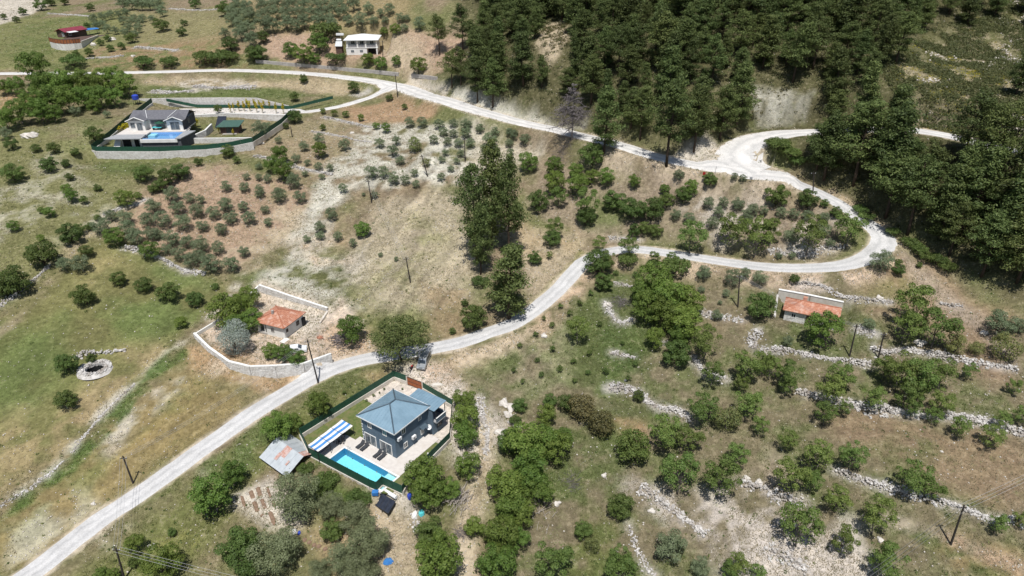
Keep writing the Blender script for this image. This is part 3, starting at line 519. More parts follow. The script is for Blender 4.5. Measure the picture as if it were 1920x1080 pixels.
bp = N.new('ShaderNodeBump'); bp.inputs['Strength'].default_value = .75; bp.inputs['Distance'].default_value = .22; L.new(f2, bp.inputs['Height']); L.new(bp.outputs[0], B.inputs['Normal'])
me.materials.append(m); ground = bpy.data.objects.new('ground', me); COL.objects.link(ground); struct(ground)

# ---- road ribbons with wheel tracks
def road_mat(name, worn, edge):
    m, nt, N, L, B = _nt(name); B.inputs['Roughness'].default_value = .9; B.inputs['Specular IOR Level'].default_value = .15
    uv = N.new('ShaderNodeAttribute'); uv.attribute_name = 'across'; tc = N.new('ShaderNodeTexCoord')
    n1 = N.new('ShaderNodeTexNoise'); n1.inputs['Scale'].default_value = .35; n1.inputs['Detail'].default_value = 6; L.new(tc.outputs['Object'], n1.inputs['Vector'])
    n2 = N.new('ShaderNodeTexNoise'); n2.inputs['Scale'].default_value = 3.5; n2.inputs['Detail'].default_value = 6; L.new(tc.outputs['Object'], n2.inputs['Vector'])
    ad = N.new('ShaderNodeMath'); ad.operation = 'MULTIPLY_ADD'; L.new(n1.outputs[0], ad.inputs[0]); ad.inputs[1].default_value = .34; L.new(uv.outputs['Fac'], ad.inputs[2])
    cr = N.new('ShaderNodeValToRGB'); e = cr.color_ramp.elements; e[0].position = .12; e[0].color = (*edge, 1); e[1].position = 1.0; e[1].color = (*edge, 1)
    for p, col in ((.30, tuple((a+b)/2 for a, b in zip(edge, worn))), (.40, worn), (.50, edge), (.60, edge), (.70, worn), (.78, tuple((a+2*b)/3 for a, b in zip(worn, edge)))):
        x = cr.color_ramp.elements.new(p); x.color = (*col, 1)
    L.new(ad.outputs[0], cr.inputs[0])
    r = N.new('ShaderNodeMapRange'); r.inputs[1].default_value = .3; r.inputs[2].default_value = .7; r.inputs[3].default_value = .86; r.inputs[4].default_value = 1.12; L.new(n2.outputs[0], r.inputs[0])
    r2 = N.new('ShaderNodeMapRange'); r2.inputs[1].default_value = .3; r2.inputs[2].default_value = .7; r2.inputs[3].default_value = .9; r2.inputs[4].default_value = 1.1; L.new(n1.outputs[0], r2.inputs[0])
    mm = N.new('ShaderNodeMath'); mm.operation = 'MULTIPLY'; L.new(r.outputs[0], mm.inputs[0]); L.new(r2.outputs[0], mm.inputs[1])
    g = N.new('ShaderNodeVectorMath'); g.operation = 'SCALE'; L.new(cr.outputs[0], g.inputs[0]); L.new(mm.outputs[0], g.inputs['Scale']); L.new(g.outputs[0], B.inputs['Base Color'])
    b = N.new('ShaderNodeBump'); b.inputs['Strength'].default_value = .25; b.inputs['Distance'].default_value = .03; L.new(n2.outputs[0], b.inputs['Height']); L.new(b.outputs[0], B.inputs['Normal'])
    return m
RM1 = road_mat('worn_asphalt', (.42,.415,.41), (.52,.51,.50)); RM2 = road_mat('dusty_road', (.46,.45,.435), (.60,.58,.555))
def ribbon(name, path, w, lift, mt, i0=0, i1=None):
    path = path[i0:i1]; w = w[i0:i1]; n = len(path); nc = 9
    t = np.gradient(path, axis=0); t /= np.linalg.norm(t, axis=1)[:, None] + 1e-9; nrm = np.stack([-t[:, 1], t[:, 0]], -1)
    L_ = np.concatenate([[0], np.cumsum(np.hypot(*np.diff(path, axis=0).T))])
    u = np.linspace(-1, 1, nc); jit = .14*vnoise(L_, L_*0, 2.2, 91); jit2 = .14*vnoise(L_, L_*0 + 50, 2.2, 92)
    co = []
    for k in range(nc):
        hw = w/2*u[k] + (jit if u[k] < 0 else jit2)*abs(u[k])**3
        p = path + nrm*hw[:, None]; co.append(np.column_stack([p, zarr(p[:, 0], p[:, 1]) + lift + .05*(1 - u[k]**2) - .10*(abs(u[k]) > .99)]))
    co = np.stack(co, 1); me = bpy.data.meshes.new(name)
    idx = lambda a, b: a*nc + b
    me.from_pydata(co.reshape(-1, 3).tolist(), [], [(idx(a, b), idx(a+1, b), idx(a+1, b+1), idx(a, b+1)) for a in range(n-1) for b in range(nc-1)][::1])
    a_ = me.attributes.new('across', 'FLOAT', 'POINT'); a_.data.foreach_set('value', np.tile((u+1)/2*.8, n).astype(np.float32))
    me.polygons.foreach_set('use_smooth', [True]*len(me.polygons)); me.flip_normals() if me.polygons[0].normal.z < 0 else None
    me.materials.append(mt); me.update(); o = bpy.data.objects.new(name, me); COL.objects.link(o); return struct(o)
q = at(1500, 347); isplit = int(np.argmin(np.hypot(main_p[:, 0]-q[0], main_p[:, 1]-q[1])))
ribbon('road', main_p, main_w, .10, RM1, 0, isplit+2); ribbon('upper_road', main_p, main_w, .104, RM2, isplit, None); ribbon('hairpin_road', hair_p, hair_w, .128, RM2); ribbon('driveway', drive_p, drive_w, .118, RM2)
# ---------------------------------------------------------------- buildings
def clip_strip(poly, a, b, ax):
    """part of a 3-D convex polygon whose coordinate along ax (2-D unit vector) lies in a..b"""
    def half(ps, s, lim):
        out = []
        for i, p in enumerate(ps):
            q = ps[(i+1) % len(ps)]; dp = s*((p[0]*ax[0]+p[1]*ax[1]) - lim); dq = s*((q[0]*ax[0]+q[1]*ax[1]) - lim)
            if dp >= 0: out.append(p)
            if dp*dq < 0:
                t = dp/(dp-dq); out.append(tuple(p[k] + t*(q[k]-p[k]) for k in range(3)))
        return out
    ps = half(poly, 1, a); return half(ps, -1, b) if len(ps) > 2 else []
def sheet_roof(face, ax, w, mtl, parent, name='roof_panel', t=.05, gap=.035, seam=None):
    """standing-seam sheets laid side by side over one roof face"""
    cs = [p[0]*ax[0]+p[1]*ax[1] for p in face]; a = min(cs); n = max(1, round((max(cs)-a)/w)); w = (max(cs)-a)/n
    sm = MB()
    for i in range(n):
        ps = clip_strip(face, a+i*w+gap/2, a+(i+1)*w-gap/2, ax)
        if len(ps) > 2: MB().slab(ps, t).build(name, mtl, parent)
        if i and seam:
            ln = clip_strip(face, a+i*w-.03, a+i*w+.03, ax)
            if len(ln) > 2: sm.slab([(p[0], p[1], p[2]+.045) for p in ln], .09)
    if seam and sm.v: sm.build('roof_seams', seam, parent)
def tile_face(mb, face, down, course=.34, tile=.24, lift=.03, R=rnd):
    """courses of rounded clay tiles over a roof face; down is the 2-D fall line"""
    ax = (-down[1], down[0]); ds = [p[0]*down[0]+p[1]*down[1] for p in face]; d0, d1 = min(ds), max(ds)
    o, a, b = [Vector(p) for p in face[:3]]; nv = (a-o).cross(b-o).normalized(); nv = -nv if nv.z < 0 else nv
    zf = lambda x, y: o.z - ((x-o.x)*nv.x + (y-o.y)*nv.y)/nv.z
    d = d0
    while d < d1:
        band = clip_strip(face, d, min(d+course, d1), down)
        if len(band) > 2:
            cs = [p[0]*ax[0]+p[1]*ax[1] for p in band]; c = math.floor(min(cs)/tile)*tile
            while c < max(cs):
                pc = clip_strip(band, c, c+tile, ax)
                if len(pc) > 2:
                    j = R.uniform(-.012, .012)
                    top = []
                    for p in pc:
                        s = ((p[0]*down[0]+p[1]*down[1])-d)/course
                        top.append((p[0], p[1], zf(p[0], p[1]) + lift + j + .055*s))
                    mb.slab(top, .06)
                    mid = [clip_strip(top, c+tile*.3, c+tile*.7, ax)]
                    if len(mid[0]) > 2: mb.slab([(p[0], p[1], p[2]+.035) for p in mid[0]], .03)
                c += tile
        d += course
def window(parent, c, n, w, h, frame, glass, name='window', t=.09, fw=.09, mull=True, fname='frame'):
    """frame and pane on a wall: c = centre on the wall face, n = outward 2-D normal (parent space)"""
    ux, uy = -n[1], n[0]; Mx = Matrix(((ux, n[0], 0), (uy, n[1], 0), (0, 0, 1)))
    C = Vector(c); f = MB(); nn = Vector((n[0], n[1], 0)); uu = Vector((ux, uy, 0))
    for s in (-1, 1):
        f.obox(C + uu*s*(w/2-fw/2) + nn*t/2, fw/2, t/2, h/2, Mx); f.obox(C + Vector((0,0,s*(h/2-fw/2))) + nn*t/2, w/2-fw, t/2-.004, fw/2, Mx)
    if mull: f.obox(C + nn*(t/2-.01), fw*.35, t/2-.012, h/2-fw, Mx)
    p = MB().obox(C + nn*.02, w/2-fw*.5, .015, h/2-fw*.5, Mx).build(name, glass, parent)
    f.build(fname, frame, p)
    return p
def hip_faces(x0, x1, y0, y1, ze, zr, rx0, rx1, ry0, ry1):
    """eave rectangle and ridge line -> front, right, back, left faces (counter-clockwise seen from above)"""
    A, B_, C, D = (x0,y0,ze), (x1,y0,ze), (x1,y1,ze), (x0,y1,ze); R0, R1 = (rx0,ry0,zr), (rx1,ry1,zr)
    if abs(rx1-rx0) >= abs(ry1-ry0): return [[A,B_,R1,R0],[B_,C,R1],[C,D,R0,R1],[D,A,R0]], R0, R1
    return [[A,B_,R0],[B_,C,R1,R0],[C,D,R1],[D,A,R0,R1]], R0, R1
def dedupe(f):
    out = []
    for p in f:
        if not out or (Vector(p)-Vector(out[-1])).length > 1e-6: out.append(p)
    return out
def ridge_bar(mb, a, b, r): mb.tube([a, b], r, 6)

# ======== the blue-grey villa
villa = thing('villa', 'two-storey slate-blue villa with blue sheet-metal hip roof beside the turquoise pool', 'house', (VO.x, VO.y, 0), VA)
W, D, E = 7.8, 8.2, 5.75
MB().box(0, W, 0, D, -.3, E).build('wall', M['slate_wall'], villa)
faces, R0, R1 = hip_faces(-.45, W+.45, -.45, D+.4, E+.02, 7.8, 3.9, 3.9, 3.3, 4.7)
for f, ax in zip(faces, ((1,0),(0,1),(1,0),(0,1))): sheet_roof(f, ax, .62, M['blue_roof'], villa, seam=M['blue_roof'])
MB().prism([(-.5,-.5),(W+.5,-.5),(W+.5,D+.4),(-.5,D+.4)], E-.16, E-.05).build('soffit', M['slate_dark'], villa)
fa = MB(); fa.box(-.56,W+.56,-.56,-.505,E-.14,E+.06); fa.box(W+.505,W+.56,-.5,D+.4,E-.14,E+.06); fa.box(-.56,-.505,-.5,D+.4,E-.14,E+.06); fa.box(-.56,W+.56,D+.405,D+.46,E-.14,E+.06); fa.build('gutter', M['white_metal'], villa)
rb = MB()
for e, r in (((-.5,-.5,E),R0),((W+.5,-.5,E),R0),((W+.5,D+.4,E),R1),((-.5,D+.4,E),R1)): ridge_bar(rb, (e[0],e[1],e[2]+.08), (r[0],r[1],r[2]+.05), .13)
ridge_bar(rb, (R0[0],R0[1],R0[2]+.06), (R1[0],R1[1],R1[2]+.06), .14); rb.build('ridge_cap', M['blue_ridge'], villa)
for x, z in ((1.97,4.5),(5.5,4.5)): window(villa, (x,0,z), (0,-1), .95, 1.25, M['white'], M['glass'])
for x in (1.85, 5.5): window(villa, (x,0,1.22), (0,-1), 2.75, 2.4, M['white'], M['curtain_glass'], 'sliding_door', fw=.12)
for y, z, w, h in ((2.3,1.35,.95,1.15),(6.6,1.35,.8,1.15),(2.1,4.5,.95,1.25),(6.2,4.6,.75,1.0)): window(villa, (W,y,z), (1,0), w, h, M['white'], M['glass'])
for y, z in ((.75,3.9),(4.2,1.85)):
    ac = MB().box(W+.1, W+.48, y-.42, y+.42, z-.3, z+.32).build('air_conditioner', M['white_metal'], villa)
    MB().tube([(W+.485,y-.1,z),(W+.5,y-.1,z)], .22, 14).build('fan_grille', M['sofa'], ac)
    [MB().box(W+.004,W+.46,y+q,y+q+.05,z-.36,z-.302).build('bracket', M['dark_metal'], ac) for q in (-.36,.31)]
for y, z in ((6.7,2.45),):
    cn = MB(); cn.slab([(W+.01,y-.75,z+.25),(W+.85,y-.75,z),(W+.85,y+.75,z),(W+.01,y+.75,z+.25)], .05); cn.build('door_canopy', M['blue_ridge'], villa)
for k in range(9): MB().prism([(-.03,-.03),(.16 if k % 2 else .3,-.03),(.16 if k % 2 else .3,-.003),(-.003,-.003),(-.003,.3 if k % 2 else .16),(-.03,.3 if k % 2 else .16)], .2+k*.6, .5+k*.6).build('corner_stone', M['white'], villa)
ax_ = MB(); ax_.box(3.6, 9.0, D+.003, 11.0, -.3, 2.7); ax_.box(3.6, 6.6, D+.003, 11.0, 2.7, 5.45); ax_.box(6.6, 9.0, D+.003, D+.2, 2.7, 5.45); ax_.build('annexe_wall', M['slate_wall'], villa)
fl = MB().box(6.602, 9.75, D+.203, 11.02, 2.703, 2.86).build('balcony_floor', M['grey_slab'], villa)
bal = MB(); bal.box(9.62,9.7,D+.25,11.0,2.87,3.75); bal.box(6.7,9.61,10.92,11.0,2.87,3.75); bal.build('balcony_panel', M['slate_wall'], villa)
rl = MB(); rl.box(9.58,9.76,D+.2,11.06,3.752,3.84); rl.box(6.7,9.575,10.9,11.06,3.752,3.84); rl.build('balcony_rail', M['white'], villa)
for y in (D+.35, 10.9): MB().box(9.5,9.6,y-.05,y+.05,2.87,5.45).build('balcony_post', M['dark_metal'], villa)
sheet_roof([(3.1,D-.15,5.56),(9.6,D-.15,5.56),(9.6,11.4,5.82),(3.1,11.4,5.82)], (1,0), .6, M['blue_roof'], villa, seam=M['blue_roof'])
MB().slab([(3.15,D+.45,5.53),(9.55,D+.45,5.53),(9.55,11.35,5.74),(3.15,11.35,5.74)], .06).build('annexe_soffit', M['slate_dark'], villa)
window(villa, (9.0,9.9,1.4), (1,0), 1.3, 1.0, M['slate_dark'], M['glass']); window(villa, (6.6,9.4,3.9), (1,0), 1.0, 2.0, M['slate_dark'], M['glass'], 'balcony_door')
dish = MB(); cen = Vector((8.55, D-.55, 1.95)); nd = Vector((.35,-.75,.55)).normalized(); a_ = nd.orthogonal().normalized(); b_ = nd.cross(a_)
ring = lambda r, d: [cen + (a_*math.cos(t)+b_*math.sin(t))*r + nd*d for t in np.linspace(0, 2*math.pi, 17)[:-1]]
vs = []; 
for r, d in ((.0,0),(.22,.02),(.38,.07),(.48,.13)): vs += ring(r, d)
dish.add(vs, [(k*16+j, k*16+(j+1) % 16, (k+1)*16+(j+1) % 16, (k+1)*16+j) for k in range(3) for j in range(16)]); dish.tube([cen, cen - nd*.1, (8.55,D+.0,1.7)], .03, 6); dish.tube([cen - b_*.45 + nd*.12, cen + nd*.5], .02, 5)
dish.build('satellite_dish', M['white_metal'], villa)

# paving, lawn, pool
def vpoly(ps): return [vloc(*p) for p in ps]
def struct_prism(name, pts, z0, z1, mtl): return struct(MB().prism(pts, z0, z1).build(name, mtl))
P0, P1, P2, P3 = POOL
pv = MB()
for a, b, c, d in ((-6.2,P0,-7.45,-.6),(P0,P1,P2-.6,P2),(P0,11.1,P3,-.02),(7.8,10.5,-.02,7.9),(P1,11.1,P2-.6,P3),(P0,-.02,-.02,.5)):
    pv.prism(vpoly([(a+.002,c+.002),(b-.002,c+.002),(b-.002,d-.002),(a+.002,d-.002)]), -.25, .045)
pav = struct(pv.build('patio', M['patio'])); 
lw = MB(); lw.prism(vpoly([(-9.3,-5.2),(-6.25,-5.2),(-6.25,-.55),(-1.5,-.55),(-1.5,.55),(-.1,.55),(-.1,4.5),(-4,8.5),(-8.8,8.5)]), -.2, .02); lw.build('lawn', M['grass_flat'] if 'grass_flat' in M else mat('lawn_turf', (.085,.12,.03), (.14,.15,.055), 1.6, .95, .6, 12, c3=(.18,.155,.075), s3=.5)); lawn = bpy.data.objects['lawn']; struct(lawn)
l2 = MB(); l2.prism(vpoly([(10.55,-.0),(12.4,2.6),(12.6,6.9),(10.55,6.9)]), -.2, .03); l2.prism(vpoly([(11.15,-7.2),(12.6,-6.6),(12.4,2.5),(11.15,-.05)]), -.2, .025); o = l2.build('side_lawn', lawn.data.materials[0]); struct(o)
pool = thing('swimming_pool', 'long turquoise swimming pool with pale shallow end in front of the blue villa', 'pool', (VO.x, VO.y, 0), VA)
bs = MB(); SX = P1-2.1
bs.add([(P0,P2,-1.5),(SX,P2,-1.5),(SX,P3,-1.5),(P0,P3,-1.5)], [(0,1,2,3)]); bs.build('pool_floor', M['pool_tile'], pool)
wl = MB()
for a, b in (((P0,P2),(SX,P2)),((SX,P3),(P0,P3)),((P0,P3),(P0,P2))): wl.add([(a[0],a[1],-1.5),(b[0],b[1],-1.5),(b[0],b[1],.02),(a[0],a[1],.02)], [(3,2,1,0)])
wl.build('pool_wall', M['pool_dark'], pool)
st = MB(); st.box(SX, P1, P2, P3, -1.5, -.32); st.build('shallow_shelf', M['pool_light'], pool)
cp = MB(); cp.box(P0-.3,P1+.3,P3+.002,P3+.3,.046,.075); cp.box(P0-.3,P1+.3,P2-.3,P2-.002,.046,.075); cp.box(P0-.3,P0-.002,P2,P3,.046,.075); cp.box(P1+.002,P1+.3,P2,P3,.046,.075); cp.build('coping', M['white'], pool)
MB().add([(P0+.002,P2+.002,-.09),(P1-.002,P2+.002,-.09),(P1-.002,P3-.002,-.09),(P0+.002,P3-.002,-.09)], [(0,1,2,3)]).build('water', M['water'], pool)
ld = MB()
for s in (0, .45):
    ld.tube([(P0+.9+s,P3+.25,.07),(P0+.9+s,P3+.2,.75),(P0+.9+s,P3-.05,.9),(P0+.9+s,P3-.12,.6),(P0+.9+s,P3-.12,-1.0)], .03, 6)
ld.build('ladder', M['steel'], pool)
# shower pole by the pool
tag(MB().tube([(*vloc(-2.2,-2.6),.05),(*vloc(-2.2,-2.6),2.2),(*vloc(-2.2,-2.9),2.25)], .04, 6).build('shower_post', M['dark_metal']), 'thin dark shower post at the pool corner by the striped canopy', 'shower')
# loungers
def lounger(x, y, label):
    t = thing('sun_lounger', label, 'sun lounger', (*vloc(x, y), .05), VA, 'sun loungers beside the pool')
    MB().box(-.33,.33,-.95,.25,.24,.33).build('seat', M['charcoal'], t)
    MB().slab([(-.33,.25,.33),(.33,.25,.33),(.33,.85,.75),(-.33,.85,.75)], .08).build('backrest', M['charcoal'], t)
    for sx in (-.29,.29):
        for sy in (-.88,.2): MB().box(sx-.03,sx+.03,sy-.03,sy+.03,0,.24).build('leg', M['dark_metal'], t)
vi = lambda px, py: vinv(at_z(px, py, .25))
for k, (px, py) in enumerate(((679,834),(687,839),(718,853),(726,859))):
    x, y = vi(px, py); x = (0.5, 1.5, 4.6, 5.6)[k]; lounger(x, -1.25, ('charcoal lounger at the left glass door, nearer the canopy','charcoal lounger at the left glass door, farther from the canopy','charcoal lounger at the right glass door, left one of the pair','charcoal lounger at the right glass door, nearest the house corner')[k])
# striped canopy
cv = [vinv(at_z(px, py, 2.35)) for px, py in ((576.7,836.7),(641,788),(661.7,797.8),(595.5,846.7))]
per = thing('striped_canopy', 'blue and white striped canopy over a seating corner by the pool', 'canopy', (VO.x, VO.y, 0), VA)
A, B_, C, D_ = [Vector((p[0], p[1], z)) for p, z in zip(cv, (2.55,2.55,2.3,2.3))]
for k in range(5):
    f0, f1 = k/5, (k+1)/5; n = 18; pts0 = []; pts1 = []
    for i in range(n+1):
        s = i/n; sag = -.09*abs(math.sin(s*math.pi*3))**.8
        pts0.append((A.lerp(B_, s)).lerp(D_.lerp(C, s), f0) + Vector((0,0,sag))); pts1.append((A.lerp(B_, s)).lerp(D_.lerp(C, s), f1) + Vector((0,0,sag)))
    mb = MB(); vs = [tuple(p) for p in pts0+pts1] + [(p.x,p.y,p.z-.012) for p in pts0+pts1]; n1_ = n+1
    mb.add(vs, [(i,i+n1_,i+1+n1_,i+1) for i in range(n)] + [(2*n1_+i+1,2*n1_+i+1+n1_,2*n1_+i+n1_,2*n1_+i) for i in range(n)]); mb.build('canvas_stripe', M['awning_blue' if k % 2 else 'awning_white'], per)
for s in (0, .33, .67, 1):
    a = A.lerp(B_, s); d = D_.lerp(C, s); MB().tube([a+Vector((0,0,.03)), d+Vector((0,0,.03))], .035, 6).build('roof_bar', M['dark_metal'], per)
    for p in (a, d): MB().tube([(p.x,p.y,.03),(p.x,p.y,p.z-.02)], .045, 6).build('post', M['dark_metal'], per)
cx_, cy_ = (sum(p[0] for p in cv)/4, sum(p[1] for p in cv)/4); along = (B_-A).normalized(); ang = math.atan2(along.y, along.x)
def can(dx, dy): return (cx_ + along.x*dx - along.y*dy, cy_ + along.y*dx + along.x*dy)
sf = thing('garden_sofa', 'grey corner sofa under the striped canopy', 'sofa', (*vloc(*can(-1.6,.2)), .05), VA+ang)
MB().box(-1.3,1.3,-.4,.45,.1,.42).build('seat', M['sofa'], sf); MB().box(-1.3,1.3,.46,.68,.1,.85).build('backrest', M['charcoal'], sf); MB().box(-1.55,-1.31,-.4,.68,.1,.62).build('armrest', M['charcoal'], sf)
tb = thing('garden_table', 'long dark table under the far half of the striped canopy', 'table', (*vloc(*can(1.6,0)), .05), VA+ang)
MB().box(-.9,.9,-.4,.4,.68,.74).build('table_top', M['grey_slab'], tb)
for sx in (-.8,.8):
    for sy in (-.32,.32): MB().box(sx-.04,sx+.04,sy-.04,sy+.04,0,.68).build('leg', M['dark_metal'], tb)
for k, (dx, dy) in enumerate(((1.1,-.85),(2.0,-.85),(3.0,0))):
    ch = thing('garden_chair', ('dark garden chair at the poolside of the canopy table, nearer the sofa','dark garden chair at the poolside of the canopy table, farther from the sofa','dark garden chair at the far end of the canopy table')[k], 'chair', (*vloc(*can(dx,dy)), .05), VA+ang+(math.pi if k < 2 else -math.pi/2), 'chairs at the canopy table')
    MB().box(-.24,.24,-.24,.24,.4,.47).build('seat', M['charcoal'], ch); MB().box(-.24,.24,-.27,-.22,.47,.95).build('backrest', M['charcoal'], ch)
    for sx in (-.2,.2):
        for sy in (-.2,.2): MB().box(sx-.025,sx+.025,sy-.025,sy+.025,0,.4).build('leg', M['dark_metal'], ch)
# walls and fences
def wall_run(name, label, pts, z0, z1, t, mtl, cap=None, cat='wall'):
    """pts world (x,y); z0/z1 numbers or per-point lists"""
    th = thing(name, label, cat, (pts[0][0], pts[0][1], 0)); mb = MB(); cb = MB(); ox, oy = pts[0][0], pts[0][1]
    g = lambda z, i: z[i] if hasattr(z, '__len__') else z
    for i in range(len(pts)-1):
        a = Vector((pts[i][0]-ox, pts[i][1]-oy)); b = Vector((pts[i+1][0]-ox, pts[i+1][1]-oy)); d = (b-a).normalized(); n = Vector((-d.y, d.x))*t/2; e = d*t*.49
        a2 = a - e*(i > 0); b2 = b + e*0
        q = [a2-n, b2-n, b2+n, a2+n]; mb.prism(q, [g(z0,i),g(z0,i+1),g(z0,i+1),g(z0,i)], [g(z1,i),g(z1,i+1),g(z1,i+1),g(z1,i)])
        if cap:
            n2 = n*1.35; q = [a2-n2, b2-n2, b2+n2, a2+n2]; zz = [g(z1,i)+.004,g(z1,i+1)+.004,g(z1,i+1)+.004,g(z1,i)+.004]; cb.prism(q, zz, [z+.09 for z in zz])
    mb.build('wall_body', mtl, th)
    if cap: cb.build('coping', cap, th)
    return th
def fence_run(label, pts, zb, h, step=2.4, t=.035):
    th = thing('mesh_fence', label, 'fence', (pts[0][0], pts[0][1], 0)); ox, oy = pts[0][0], pts[0][1]; g = lambda z, i: z[i] if hasattr(z, '__len__') else z
    pm = None
    for i in range(len(pts)-1):
        a = Vector((pts[i][0]-ox, pts[i][1]-oy)); b = Vector((pts[i+1][0]-ox, pts[i+1][1]-oy)); n = max(1, round((b-a).length/step)); d = (b-a).normalized(); nn = Vector((-d.y, d.x))*t/2
        for k in range(n):
            p, q = a.lerp(b, k/n) + d*.05, a.lerp(b, (k+1)/n) - d*.05; z = g(zb,i)+(g(zb,i+1)-g(zb,i))*k/n; z2 = g(zb,i)+(g(zb,i+1)-g(zb,i))*(k+1)/n
            pn = MB().prism([p-nn,q-nn,q+nn,p+nn], [z,z2,z2,z], [z+h,z2+h,z2+h,z+h]).build('fence_panel', M['fence_green'], th)
            MB().tube([(p.x,p.y,z+h*.55),(q.x,q.y,z2+h*.55)], .028, 4).build('rail', M['fence_post'], pn)
        for k in range(n + (i == len(pts)-2)):
            p = a.lerp(b, k/n); z = g(zb,i)+(g(zb,i+1)-g(zb,i))*k/n; MB().cyl(p.x, p.y, z-.1, z+h+.12, .045, 6).build('post', M['fence_post'], th)
    return th
ring = V_RING
wall_run('yard_wall', 'low pale wall under the green fence along the road side of the villa', [ring[12],ring[0],ring[1],ring[2]], [-2.0,-1.6,-1.2,-1.0], .8, .3, M['render_white'])
wall_run('yard_wall', 'low pale wall behind the villa from the gate to the garden corner', [ring[3],ring[4],ring[5],ring[6],ring[7],ring[8]], -1.8, .7, .3, M['render_white'])
wall_run('yard_wall', 'pale retaining wall below the fence in front of the pool', [ring[8],ring[9],ring[10],ring[11],ring[12]], -2.6, .10, .26, M['render_white'])
fence_run('dark green mesh fence between the road and the villa garden', [ring[12],ring[0],ring[1],ring[2]], .81, 1.35)
fence_run('dark green mesh fence from the red-brown gate round the far villa corner', [ring[3],ring[4],ring[5],ring[6],ring[7],ring[8]], .71, 1.3)
fence_run('dark green mesh fence in front of the pool with the stepped kink', [ring[8],ring[9],ring[10],ring[11],ring[12]], .11, 1.75)
gt = thing('gate', 'red-brown sliding gate in the green fence by the parked van', 'gate', (ring[2][0], ring[2][1], 0), math.atan2(ring[3][1]-ring[2][1], ring[3][0]-ring[2][0])); gl = math.hypot(ring[3][0]-ring[2][0], ring[3][1]-ring[2][1])
for k in range(3): MB().box(.1+k*(gl-.2)/3+.03, .1+(k+1)*(gl-.2)/3-.03, -.03, .03, .15, 1.85).build('gate_panel', M['gate_wood'], gt)
fr_ = MB(); fr_.box(.05,gl-.05,-.045,.045,.05,.145); fr_.box(.05,gl-.05,-.045,.045,1.855,1.95); fr_.box(.05,gl-.05,-.05,-.033,.95,1.03); fr_.build('gate_frame', M['dark_metal'], gt)
for x in (0, gl): MB().box(x-.12,x+.12,-.12,.12,-.5,2.05).build('gate_post', M['render_white'], gt)
# little statue on the right lawn edge
sx, sy = vinv(at_z(540+1185/4.5, 690+775/4.5, 0)); stt = MB(); px, py = vloc(sx, sy)
prof = [(.0,.28),(.12,.28),(.16,.18),(.5,.13),(.75,.2),(1.0,.22),(1.2,.15),(1.28,.08),(1.36,.13),(1.5,.13),(1.58,.03)]
stt.tube([(px,py,z) for z, _ in prof], [r for _, r in prof], 12); tag(stt.build('statue', M['white'], smooth=True), 'small white garden statue on the lawn edge right of the villa', 'statue')
# solar water heater below the yard
g0 = at(716, 942); q = at_z(670+410/8, 880+450/8, -.2); sh_ = thing('solar_water_heater', 'three dark solar water panels on a stand outside the pool fence', 'solar heater', (q[0], q[1], zat(q[0], q[1])), VA-.03)
for k in range(3):
    x0 = -1.5+k*1.02; MB().slab([(x0,-.85,.55),(x0+.95,-.85,.55),(x0+.95,.85,1.75),(x0,.85,1.75)], .09).build('solar_panel', M['solar'], sh_)
    fr2 = MB(); 
    for xx in (x0-.03, x0+.95): fr2.slab([(xx,-.87,.57),(xx+.03,-.87,.57),(xx+.03,.87,1.78),(xx,.87,1.78)], .13)
    fr2.build('panel_frame', M['dark_metal'], sh_)
MB().tube([(-1.2,1.35,2.0),(1.2,1.35,2.0)], .32, 16).build('tank', M['white_metal'], sh_, smooth=False)
for sx_ in (-1.3, 0, 1.3):
    for sy_, zz in ((-.8,.5),(.8,1.66),(1.35,1.7)): MB().box(sx_-.03,sx_+.03,sy_-.03,sy_+.03,-.6,zz).build('stand_leg', M['dark_metal'], sh_)

# ======== tin shed
ca_, cb_, cc_, cd_ = [Vector(at(*p)[:2]) for p in ((494,862),(536,894),(580,862),(515,828))]
sa = math.atan2(cb_.y-ca_.y, cb_.x-ca_.x); zs = min(zat(*ca_), zat(*cb_))-.1
shed = thing('tin_shed', 'open shed with patched grey and rusty corrugated tin roof left of the pool', 'shed', (ca_.x, ca_.y, zs), sa)
SW, SD = 7.0, 5.6
def corr(x0, x1, y0, y1, z0, z1, mtl, n=None):
    n = n or int((x1-x0)/.12); mb = MB(); vs = []
    for i in range(n+1):
        x = x0+(x1-x0)*i/n; dz = .022*(i % 2)
        vs += [(x,y0,z0+dz),(x,y1,z1+dz),(x,y0,z0+dz-.02),(x,y1,z1+dz-.02)]
    fs = []
    for i in range(n): a = i*4; b = a+4; fs += [(a,b,b+1,a+1),(a+2,a+3,b+3,b+2),(a,a+2,b+2,b)]
    mb.add(vs, fs); return mb.build('roof_sheet', mtl, shed)
for k in range(5):
    a, b = -.3+k*1.52, -.3+(k+1)*1.52+.06; a = max(a, -.3)
    corr(a, b, -.55, 1.5, 1.15-.01*k, 2.1-.01*k, M['tin']); corr(a, b, 1.4, 3.25, 2.08-.01*k+.03, 2.9-.01*k+.03, M['rust' if k == 2 else 'tin']); corr(a, b, 3.2, SD+.4, 2.93-.01*k, 1.85-.01*k, M['rust' if k == 4 else 'tin'])
corr(2.6, 3.3, .5, 1.7, 1.72, 2.27, M['rust']); corr(5.4, 5.8, .7, 1.5, 1.80, 2.16, M['rust'])
for x in np.linspace(0, SW, 6):
    MB().cyl(x, 0, 0, 1.25, .06, 6).build('post', M['wood'], shed); MB().cyl(x, SD, -.2, 1.9, .06, 6).build('post', M['wood'], shed); MB().tube([(x,-.4,1.13),(x,3.2,2.78),(x,SD+.2,1.82)], .05, 5).build('rafter', M['wood'], shed)
bw = MB(); bw.box(.1,SW-.1,SD-.05,SD+.02,0,1.6); bw.box(-.05,.02,.2,SD-.1,0,1.2); bw.build('back_board', M['wood'], shed)
